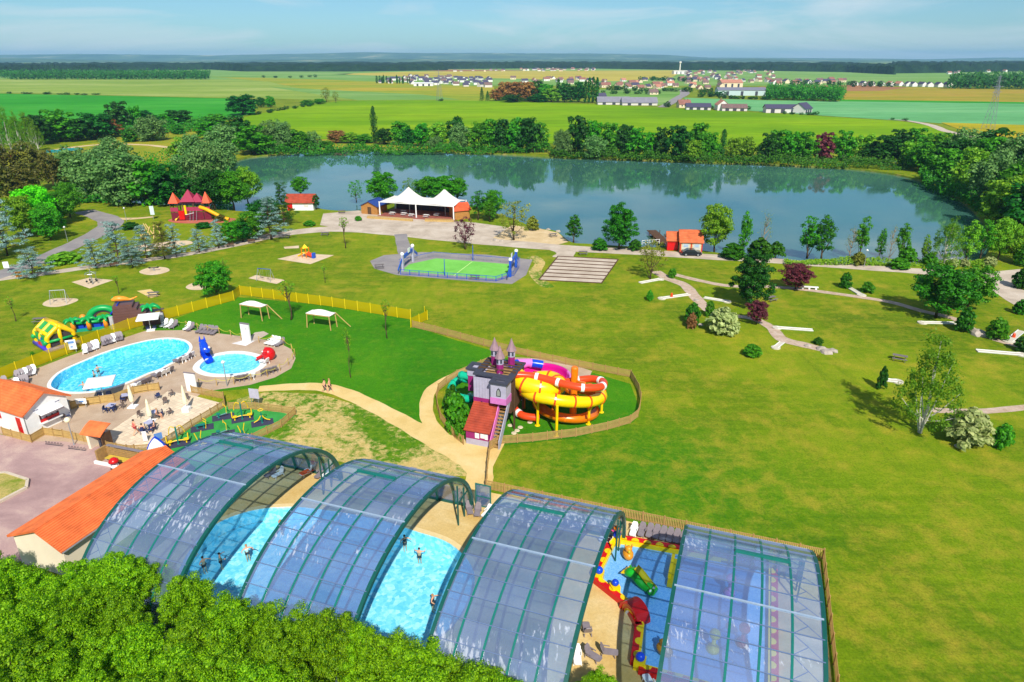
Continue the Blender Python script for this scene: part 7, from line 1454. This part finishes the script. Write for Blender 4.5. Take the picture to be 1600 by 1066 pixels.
for i, (px, py, rf) in enumerate(((1335, 134, 'brown'), (1348, 134, 'slate'), (1360, 134.5, 'brown'), (1376, 134, 'slate'), (1390, 134.5, 'salmon'), (1404, 134.5, 'salmon'), (1418, 135, 'slate'), (1426, 135.3, 'slate'), (1440, 135.5, 'slate'), (1452, 135.8, 'slate'), (1466, 136, 'slate'), (1480, 136.2, 'slate'))): house(px, py, 1.4 + .2 * (i % 3), rf, 0, f'{ordw(i)} house from the left in the row above the ochre field', 'houses above the ochre field', 1)
def barn(px, py, L, Wd, hw, hr, rz, rm, wm, label, name='barn'):
    t = thing(name, label, 'barn', G(px, py), rz); prof = [(-Wd / 2, 0), (Wd / 2, 0), (Wd / 2, hw), (0, hr), (-Wd / 2, hw)]; m = MB(); m.v = [(x, y, z) for x in (-L / 2, L / 2) for y, z in prof]; m.f = [(4, 3, 2, 1, 0), (5, 6, 7, 8, 9)] + [(i, (i + 1) % 5, (i + 1) % 5 + 5, i + 5) for i in range(5)]; m.build('wall', wm, t)
    for s in (-1, 1): MB().add([(-L / 2 - .5, s * (Wd / 2 + .5), hw - .2), (L / 2 + .5, s * (Wd / 2 + .5), hw - .2), (L / 2 + .5, 0, hr + .05), (-L / 2 - .5, 0, hr + .05), (-L / 2 - .5, s * (Wd / 2 + .5), hw + .1), (L / 2 + .5, s * (Wd / 2 + .5), hw + .1), (L / 2 + .5, 0, hr + .35), (-L / 2 - .5, 0, hr + .35)], [(0, 3, 2, 1), (4, 5, 6, 7), (0, 1, 5, 4), (1, 2, 6, 5), (2, 3, 7, 6), (3, 0, 4, 7)]).build('roof', rm, t)
    for i in range(3): MB().box(-L * .3 + i * L * .3 - 1.5, -L * .3 + i * L * .3 + 1.5, -Wd / 2 - .1, -Wd / 2, 0, hw * .8).build('door', DkGry, t)
GreyR = paint('fibre_cement_roof', (132, 130, 140), .8, .12, .3)
barn(958, 163, 30, 16, 2.4, 6.5, -.05, GreyR, HW[2], 'long grey barn at the field edge, left'); barn(998, 164, 32, 16, 2.4, 6.5, -.05, GreyR, HW[2], 'long grey barn at the field edge, right'); barn(1156, 149, 55, 18, 6, 8.5, -.06, paint('warehouse_roof', (120, 120, 136), .7), paint('warehouse_wall', (186, 206, 206), .7), 'long pale warehouse with grey roof below the town', 'warehouse')
barn(1140, 137, 32, 18, 7, 11, .1, HR['salmon'], HW[1], 'large salmon-roofed hall in the town', 'town_hall'); barn(1090, 171.5, 20, 9, 2.4, 5, -.1, HR['slate'], HW[2], 'dark roofed shed beside the gabled farmhouse', 'shed'); barn(1146, 173, 20, 9, 2.4, 5, -.1, HR['brown'], HW[2], 'brown roofed shed right of the gabled farmhouse', 'shed'); barn(1220, 176, 26, 10, 3.4, 6, -.08, HR['slate'], HW[2], 'dark low farm building by the hedge', 'shed'); barn(1252, 176.5, 14, 11, 3.4, 7.5, .8, HR['slate'], HW[2], 'dark pyramid-roofed farm building by the hedge', 'shed')
house(1127, 172, 1.5, 'salmon', 0, 'white farmhouse with steep salmon gable at the field edge', 'farmhouses at the field edge', 1, 1.15); house(1068, 168, .1, 'tile', 1, 'low tile roofed farmhouse beside the road', 'farmhouses at the field edge', 0, 1.1); house(1020, 148, .2, 'brown', 1, 'cream house alone in the town meadow', 'farmhouses at the field edge', 0, 1.1); house(940, 154, .3, 'slate', 0, 'white house at the end of the small wood', 'farmhouses at the field edge', 2)
barn(662, 134.5, 30, 10, 4, 5, .0, paint('flat_white_roof', (226, 226, 226), .6), HW[0], 'long white flat building below the dense estate', 'hall'); barn(1062, 116, 40, 14, 8, 9, .2, HW[2], HW[0], 'pale industrial block beyond the wheat field', 'industrial_block')
t = thing('water_tower', 'thin white mast beyond the wheat field', 'mast', G(1062, 112)); MB().lathe([(2, 0), (1.6, 24), (4, 27), (4, 30), (.5, 31)], 10).build('shaft', HW[0], t)
def rowof(n, x0, y0, x1, y1, hpx, wpx, kind, label, group, mat=None, jit=1.0, seed=0):
    r_ = random.Random(seed + n)
    for i in range(n):
        f = (i + .5) / n; px = x0 + (x1 - x0) * f + r_.uniform(-jit, jit) * (x1 - x0) / n; py = y0 + (y1 - y0) * f + r_.uniform(-.3, .3) * jit
        h = hpx * r_.uniform(.75, 1.2); tree(px, py, py - h, wpx * r_.uniform(.8, 1.25), kind, f'{ordw(i)} {label}, counted from the left', 'poplar_tree' if 'pop' in kind else 'tree', 'tree', mat, group)
rowof(14, 590, 130, 640, 131, 11, 4, 'tinypop', 'dark poplar in the short row left of the white estate', 'poplars left of the white estate')
W1 = [(753, 158, 136, 10, 'conifer'), (762, 158, 142, 10, 'conifer'), (775, 158, 140, 18, 'far', 'brown'), (790, 157, 128, 26, 'far', 'brown'), (808, 158, 126, 30, 'far', 'brown'), (826, 158, 128, 26, 'far', 'brown'), (842, 158, 126, 22, 'far', 'dark'), (852, 159, 130, 22, 'far'), (862, 160, 138, 26, 'far', 'light'), (872, 158, 124, 10, 'tinypop'), (882, 160, 130, 20, 'far', 'dark'), (892, 160, 133, 20, 'far', 'dark'), (904, 160, 128, 18, 'far', 'dark'), (914, 161, 126, 9, 'tinypop'), (920, 161, 122, 9, 'tinypop'), (926, 161, 120, 9, 'tinypop'), (932, 161, 122, 9, 'tinypop'), (840, 160, 148, 30, 'far', 'dark'), (800, 160, 148, 30, 'far', 'dark')]
treerow(W1, 'in the small wood beyond the barley field', 'trees in the small wood')
rowof(20, 945, 141, 1120, 145, 7, 11, 'tiny', 'dark tree scattered between the town houses', 'trees between the town houses', jit=1.5); rowof(16, 1000, 125, 1080, 128, 6, 9, 'tiny', 'dark tree on the near slope of the town', 'trees on the town slope', jit=1.5); rowof(14, 1240, 134, 1330, 134, 8, 9, 'tiny', 'dark tree in the house row above the brown field', 'trees above the brown field'); rowof(9, 1330, 136, 1400, 136, 9, 10, 'tiny', 'dark tree between the houses above the ochre field', 'trees above the ochre field')
rowof(10, 936, 147, 1035, 147, 6, 10, 'tiny', 'dark tree in the hedge across the town meadow', 'trees across the town meadow'); rowof(8, 1095, 152, 1135, 151, 9, 12, 'tiny', 'dark tree beside the warehouse', 'trees beside the warehouse'); rowof(18, 1125, 154, 1200, 156, 5, 8, 'tiny', 'dark tree in the hedge below the warehouse', 'hedge trees below the warehouse'); rowof(7, 1225, 179, 1280, 180, 5, 10, 'tiny', 'dark hedge tree beside the low farm building', 'hedge trees by the farm building')
rowof(6, 1100, 170, 1168, 172, 6, 10, 'tiny', 'dark tree round the gabled farmhouse', 'trees round the farmhouse'); rowof(3, 1040, 167, 1046, 168, 8, 9, 'tiny', 'dark tree at the road bend', 'trees at the road bend'); rowof(10, 5, 146.5, 160, 149, 3.2, 12, 'tiny', 'low dark bush on the field boundary at the left', 'bushes on the left field boundary')
rowof(7, 410, 122, 500, 121, 4, 8, 'tiny', 'tiny dark bush on the far pale pasture', 'bushes on the far pasture'); rowof(16, 395, 181, 500, 163, 5, 10, 'tiny', 'hedge bush along the edge of the barley field', 'hedge bushes along the barley field'); rowof(2, 683, 158, 690, 158, 4, 8, 'tiny', 'bush at the foot of the pylon in the fields', 'bushes at the pylon foot'); rowof(3, 1395, 187, 1425, 190, 4, 7, 'tiny', 'bush beside the farm track', 'bushes beside the farm track')
# plantation and forests: masses nobody could count
def leafblock(name, label, quad, h, n, ls, mat, seed, lump=.2):
    r_ = np.random.default_rng(seed); P = [G(*q) for q in quad]; a, b = r_.random(n), r_.random(n) ** 1.6; A = np.array([(p.x, p.y) for p in P])
    xy = (A[0] * (1 - a)[:, None] + A[1] * a[:, None]) * (1 - b)[:, None] + (A[3] * (1 - a)[:, None] + A[2] * a[:, None]) * b[:, None]
    top = h * (.62 + lump * np.sin(xy[:, 0] * .23 + np.sin(xy[:, 1] * .2) * 2) * np.cos(xy[:, 0] * .071 + xy[:, 1] * .3) + .18 * np.sin(xy[:, 0] * .9)); z = top * r_.random(n) ** .45
    C = np.column_stack([xy, z]); Nn = r_.normal(size=(n, 3)) * .5 + np.array([0, -.6, .7]); Nn /= np.linalg.norm(Nn, axis=1, keepdims=True)
    global rng
    rng = r_; tag(inst(leafquads(name, C, Nn, ls, mat), name), label, 'wood', None, 'stuff')
leafblock('poplar_plantation', 'dense block of young trees beside the ochre field', [(1196, 156), (1312, 160), (1322, 150), (1196, 146)], 15, 9000, 2.2, LM['oak'], 3)
leafblock('right_wood', 'dark wood at the right edge below the hazy hills', [(1478, 139), (1800, 142), (1800, 128), (1500, 128)], 22, 9000, 4.5, LM['dark'], 4)
leafblock('far_hedge_wood', 'wood along the far edge of the pale crop field', [(20, 124.5), (326, 124.5), (330, 117), (-40, 117)], 17, 12000, 4.5, LM['dark'], 5)
leafblock('understorey', 'shrubs under the trees on the far lake shore', [(395, 243), (860, 240), (860, 234), (395, 236)], 4.2, 7000, .9, LM['oak'], 6, .55); leafblock('understorey', 'shrubs under the trees on the far right lake shore', [(860, 246), (1440, 268), (1440, 254), (860, 240)], 4.2, 9000, .9, LM['oak'], 7, .55)
leafblock('wood_floor', 'undergrowth in the wood right of the lake', [(1440, 290), (1620, 380), (1680, 260), (1430, 255)], 4.5, 9000, .9, LM['oak'], 8, .55); leafblock('wood_floor', 'undergrowth in the wood left of the lake', [(100, 318), (360, 322), (360, 240), (130, 250)], 3.5, 9000, .8, LM['oak'], 9, .55); leafblock('hedge_floor', 'undergrowth of the hedge below the green field', [(0, 226), (330, 205), (330, 192), (0, 200)], 5, 7000, 1.2, LM['oak'], 10, .55); leafblock('reed_bank', 'reeds along the near lake bank', [(1225, 414), (1540, 418), (1540, 409), (1225, 407)], 1.0, 3000, .5, LM['light'], 11, .5)
M_forest, nt, out = newmat('forest_canopy'); v_ = pos(nt); principled(nt, out, ramp(nt, noise(nt, v_, .02, 6, .7), [(.35, lin((14, 34, 22))), (.65, lin((36, 62, 36)))]), .95, .05, 0, noise(nt, v_, .08, 4), 6, 1.0)
def forest(name, label, near, far, h, seed, nx=90, ny=14):
    r_ = np.random.default_rng(seed); m = MB(); A, B = [G(*q) for q in near], [G(*q) for q in far]
    def at_(L, f): f = f * (len(L) - 1); k = min(int(f), len(L) - 2); return L[k].lerp(L[k + 1], f - k)
    for j in range(ny + 1):
        for i in range(nx + 1):
            p = at_(A, i / nx).lerp(at_(B, i / nx), (j / ny) ** 1.5); e = j in (0, ny) or i in (0, nx); z = 0 if e else h * r_.uniform(.75, 1.12) * (1 + .12 * math.sin(i * .31 + j))
            m.v.append((p.x + (0 if e else r_.uniform(-4, 4)), p.y, z))
    m.f = [(j * (nx + 1) + i, j * (nx + 1) + i + 1, (j + 1) * (nx + 1) + i + 1, (j + 1) * (nx + 1) + i) for j in range(ny) for i in range(nx)]
    tag(m.build(name, M_forest), label, 'forest', None, 'stuff')
forest('distant_forest', 'blue-hazed forest band left of centre below the hills', [(120, 112), (330, 109), (380, 112), (560, 112), (700, 110)], [(120, 104), (330, 104), (380, 103), (560, 102), (700, 102)], 20, 1)
forest('distant_forest', 'blue-hazed forest band behind the farthest hamlet', [(680, 108.4), (800, 107.4), (930, 107.4), (1080, 110), (1200, 111), (1320, 113), (1400, 117)], [(680, 102), (800, 101.5), (930, 101.5), (1080, 102), (1200, 102.5), (1320, 104), (1400, 108)], 21, 2, 130)
forest('distant_forest', 'blue-hazed forest band at the right', [(1390, 115), (1480, 114), (1560, 112), (1700, 112), (2000, 112)], [(1390, 103), (1480, 102.5), (1560, 102), (1700, 102), (2000, 102)], 24, 3)
forest('distant_forest', 'blue-hazed forest band at the left edge', [(-500, 118), (-100, 118), (60, 116), (180, 114)], [(-500, 104), (-100, 104), (60, 104), (180, 105)], 20, 4)
M_hill, nt, out = newmat('hill_woods'); v_ = pos(nt); principled(nt, out, ramp(nt, noise(nt, v_, .0016, 7, .7), [(.4, lin((40, 72, 40))), (.58, lin((84, 110, 60))), (.68, lin((170, 164, 120)))]), .95, .05)
def hills(D, ys, seed, depth=2500):
    r_ = np.random.default_rng(seed); m = MB(); n_ = 150; xs = np.linspace(-900, 2500, n_); nj = 7
    yy = np.interp(xs, [q[0] for q in ys], [q[1] for q in ys])
    for j in range(nj + 1):
        f = j / nj
        for i in range(n_):
            dx = (xs[i] - 800) / FOC; dy = (533 - yy[i]) / FOC; Y = D + depth * f; zt = CAM_H + D * (-SP + dy * CP) / (CP + dy * SP); z = -1 + max(0, zt + 1) * math.sin(min(1, f * 1.15) * math.pi / 2) * (1 + .05 * math.sin(i * .9 + j * 2)) if j else -1.0
            m.v.append((dx * Y / (CP + dy * SP) , Y, z))
    m.f = [(j * n_ + i, j * n_ + i + 1, (j + 1) * n_ + i + 1, (j + 1) * n_ + i) for j in range(nj) for i in range(n_ - 1)]
    o = m.build('hills', M_hill, smooth=True); o['kind'] = 'structure'
hills(11500, [(-900, 86), (0, 85), (140, 83.5), (330, 86), (470, 83), (560, 80.5), (640, 81.5), (800, 82), (960, 83), (1040, 85), (1100, 90), (1300, 91), (1450, 93), (1560, 90), (2500, 88)], 1)
hills(7600, [(-900, 92), (0, 91), (100, 93), (250, 97), (420, 94), (640, 92), (760, 95), (900, 93), (1040, 95), (1180, 92), (1300, 95), (1390, 94), (1480, 97), (1600, 94), (2500, 92)], 2, 1800)
# pylons
def pylon(px, py, ytop, label):
    h = HT(px, py, ytop); t = thing('lattice_pylon', label, 'pylon', G(px, py), .5); w = h * .085; PyM = paint('pylon_steel', (120, 126, 140), .5)
    L = 7; lv = [(h * .82 * i / L, w * (1 - .78 * i / L)) for i in range(L + 1)]
    for sx in (-1, 1):
        for sy in (-1, 1): MB().beam((sx * w, sy * w, 0), (sx * w * .22, sy * w * .22, h * .82), .16).build('leg', PyM, t)
    for i in range(L):
        (z0, a), (z1, b) = lv[i], lv[i + 1]
        for sx in (-1, 1): MB().beam((sx * a, -a, z0), (-sx * b, -b, z1), .09).build('brace', PyM, t); MB().beam((-a, sx * a, z0), (-b, -sx * b, z1), .09).build('brace', PyM, t)
    MB().beam((0, 0, h * .8), (0, 0, h), .3).build('peak', PyM, t)
    for z, L_ in ((.7, .16), (.8, .2), (.9, .13)): MB().beam((-h * L_, 0, h * z), (h * L_, 0, h * z), .18).build('cross_arm', PyM, t)
pylon(1543, 203, 118, 'tall lattice pylon at the right above the yellow field'); pylon(687, 158, 108, 'faint lattice pylon in the ripening field'); pylon(1555, 150, 112, 'far lattice pylon behind the right one')

# ------------------------------------------------------------------ people
def skinned(name, V, E, rad, mat, root=0, sub=1):
    me = bpy.data.meshes.new(name); me.from_pydata(V, E, []); o = bpy.data.objects.new(name, me); col.objects.link(o)
    md = o.modifiers.new('s', 'SKIN'); md.use_smooth_shade = True
    for i, d in enumerate(me.skin_vertices[0].data): d.radius = (rad[i], rad[i]); d.use_root = (i == root)
    ss = o.modifiers.new('u', 'SUBSURF'); ss.levels = sub; ss.render_levels = sub
    ev = o.evaluated_get(bpy.context.evaluated_depsgraph_get()); nm = bpy.data.meshes.new_from_object(ev); bpy.data.objects.remove(o); nm.materials.clear(); nm.materials.append(mat); return nm
Skin = paint('skin', (226, 168, 132), .55, .06); HairD = paint('dark_hair', (50, 34, 26), .7); HairB = paint('blond_hair', (176, 130, 80), .7)
# joints: pelvis, waist, chest, neck, head base, head top, L shoulder, elbow, wrist, hand, R..., L hip, knee, ankle, toe, R...
def joints(pose):
    J = dict(p=(0, 0, .95), w=(0, 0, 1.12), c=(0, 0, 1.35), n=(0, 0, 1.5), h0=(0, -.01, 1.58), h1=(0, -.02, 1.68))
    for s, k in ((-1, 'l'), (1, 'r')):
        J[k + 's'] = (s * .19, 0, 1.42); J[k + 'e'] = (s * .27, .03, 1.15); J[k + 'w'] = (s * .29, -.06, .92); J[k + 'f'] = (s * .29, -.09, .82)
        J[k + 'h'] = (s * .1, 0, .9); J[k + 'k'] = (s * .11, -.02, .5); J[k + 'a'] = (s * .11, .02, .09); J[k + 't'] = (s * .12, -.17, .03)
    if pose == 'walk':
        for s, k in ((-1, 'l'), (1, 'r')):
            J[k + 'k'] = (s * .1, -.16 * s - .06, .5); J[k + 'a'] = (s * .1, -.3 * s + (.08 if s < 0 else 0), .1 + (.05 if s < 0 else 0)); J[k + 't'] = (s * .1, -.3 * s - .14, .04); J[k + 'w'] = (s * .28, .2 * s - .05, .95); J[k + 'f'] = (s * .27, .25 * s - .08, .86)
    if pose == 'sit':
        for k in J: J[k] = (J[k][0], J[k][1], J[k][2] - .42)
        for s, k in ((-1, 'l'), (1, 'r')):
            J[k + 'h'] = (s * .1, 0, .5); J[k + 'k'] = (s * .13, -.44, .52); J[k + 'a'] = (s * .13, -.42, .09); J[k + 't'] = (s * .14, -.6, .03); J[k + 'w'] = (s * .2, -.32, .62); J[k + 'f'] = (s * .16, -.4, .64)
    if pose == 'swim':
        for s, k in ((-1, 'l'), (1, 'r')): J[k + 'e'] = (s * .42, -.12, 1.34); J[k + 'w'] = (s * .5, -.36, 1.36); J[k + 'f'] = (s * .48, -.46, 1.36)
    return J
BE = [('p', 'w'), ('w', 'c'), ('c', 'n'), ('n', 'h0'), ('h0', 'h1')] + [e for k in 'lr' for e in (('c', k + 's'), (k + 's', k + 'e'), (k + 'e', k + 'w'), (k + 'w', k + 'f'), ('p', k + 'h'), (k + 'h', k + 'k'), (k + 'k', k + 'a'), (k + 'a', k + 't'))]
BR = dict(p=.13, w=.115, c=.14, n=.055, h0=.085, h1=.09); [BR.update({k + 's': .065, k + 'e': .045, k + 'w': .032, k + 'f': .036, k + 'h': .095, k + 'k': .062, k + 'a': .042, k + 't': .035}) for k in 'lr']
bcache = {}
def bodymesh(pose, part):
    if (pose, part) in bcache: return bcache[(pose, part)]
    J = joints(pose)
    ed = BE if part == 'body' else [e for e in BE if (e in (('p', 'w'), ('w', 'c')) or (e[0] == 'c' and e[1] in ('ls', 'rs')))] if part == 'top' else [e for e in BE if e[0] == 'p' and e[1][1:] == 'h'] + [('lh', 'lk'), ('rh', 'rk')]
    names = list(dict.fromkeys([x for e in ed for x in e])); V = []; rr = []
    for x in names:
        q = Vector(J[x]); k = 1.0 if part == 'body' else 1.16
        if part == 'shorts' and x[1:] == 'k': q = Vector(J[x[0] + 'h']).lerp(q, .6); 
        V.append(q); rr.append((BR[x] if not (part == 'shorts' and x[1:] == 'k') else .085) * k)
    me = skinned(part, V, [(names.index(a), names.index(b)) for a, b in ed], rr, Skin, names.index('p') if 'p' in names else 0); bcache[(pose, part)] = me; return me
def person(loc, rz, pose, label, top=None, short=None, hair=HairD, sc=1.0, group=None, dz=0.0):
    t = thing('person', label, 'person', Vector(loc) + Vector((0, 0, dz)), rz, group, (sc, sc, sc)); inst(bodymesh(pose, 'body'), 'body', t)
    if top: inst(bodymesh(pose, 'top'), 'shirt', t, mat=top)
    if short: inst(bodymesh(pose, 'shorts'), 'shorts', t, mat=short)
    J = joints(pose); h = J['h1']; MB().ball((h[0], h[1] + .025, h[2] + .03), .112, 10, 7, (1, 1, .9)).build('hair', hair, t, smooth=True); MB().ball((h[0], h[1] - .1, h[2] - .04), .02, 6, 4).build('nose', Skin, t); return t
Clo = lambda n, c: paint('cloth_' + n, c, .8, .08)
person(G(508, 613, .03), R(70), 'walk', 'person in peach top and dark skirt walking left on the ochre path', Clo('peach', (240, 190, 150)), Clo('navy', (44, 36, 70)), HairD, 1.05); person(G(516, 613, .03), R(80), 'walk', 'bare-chested person in dark shorts walking right of the other on the path', None, Clo('black', (46, 36, 40)), HairB, 1.1)
person(G(213, 679, .036), R(150), 'walk', 'person in red swimwear walking barefoot across the terrace', Clo('pinkred', (226, 110, 104)), Clo('red', (190, 70, 70)), HairD, 1.1)
person(G(224, 678, .036), R(200), 'sit', 'seated guest in dark clothes left of the guests table', Clo('plum', (70, 50, 90)), Clo('navy', (44, 36, 70)), HairD); person(G(243, 673, .036), R(290), 'sit', 'seated guest in navy right of the guests table', Clo('dkblue', (40, 54, 104)), Clo('navy', (44, 36, 70)), HairD); person(G(247, 654, .036), R(100), 'sit', 'seated guest in navy behind the middle parasol', Clo('dkblue', (40, 54, 104)), Clo('navy', (44, 36, 70)), HairB)
WZ = -1.36
for i, (a, b, rz, lab, tp) in enumerate(((385, 857, .6, 'swimmer in white cap floating in the middle of the left water', Clo('white', (236, 236, 240))), (343, 870, 2.0, 'swimmer in pale top at the shaded left rim', Clo('teal', (120, 170, 150))), (317, 876, 1.0, 'dark-haired swimmer close to the left pool wall', None), (438, 818, 2.6, 'swimmer by the far rim next to the second vault', Clo('dark', (50, 50, 60))), (632, 842, .5, 'swimmer at the top of the right water', Clo('dark', (50, 50, 60))), (655, 862, 3.0, 'pale swimmer in the middle of the right water', None), (676, 935, 1.2, 'swimmer in the shade of the third vault', Clo('dark', (50, 50, 60))),
    (152, 575, 1.0, 'swimmer in the outdoor pool, upper one', None), (146, 583, 2.0, 'swimmer in the outdoor pool, lower one', None), (130, 601, .3, 'swimmer near the white parasol in the outdoor pool', None))):
    person(G(a, b), rz, 'swim', lab, tp, Clo('dark', (50, 50, 60)), HairD if i % 3 else HairB, 1.0, None, WZ)
person(G(306, 868, .03), 1.5, 'stand', 'person in dark swimwear standing at the left pool rim', None, Clo('dark', (50, 50, 60)), HairD)
t = thing('orange_towel', 'orange towel thrown over a chair under the leftmost vault', 'towel', W(-40.0, 49.8, .45), RZ + 2.7); MB().prism([(-.34, -.5), (.34, -.45), (.3, .9), (-.3, .85)], 0, .05).build('cloth', Clo('orange', (240, 96, 40)), t)

# ------------------------------------------------------------------ summer haze over the whole plain
hm = bpy.data.materials.new('haze_air'); hm.use_nodes = True; hn = hm.node_tree; hn.nodes.clear()
ho = hn.nodes.new('ShaderNodeOutputMaterial'); pv = hn.nodes.new('ShaderNodeVolumePrincipled')
pv.inputs['Color'].default_value = (.33, .60, .98, 1); pv.inputs['Density'].default_value = 7.0e-5; pv.inputs['Anisotropy'].default_value = 0.0
hn.links.new(pv.outputs[0], ho.inputs['Volume'])
o = MB().box(-18000, 18000, -18000, 18000, -3, 190).build('haze', hm); o['kind'] = 'stuff'; o['label'] = 'thin blue summer haze over the plain'
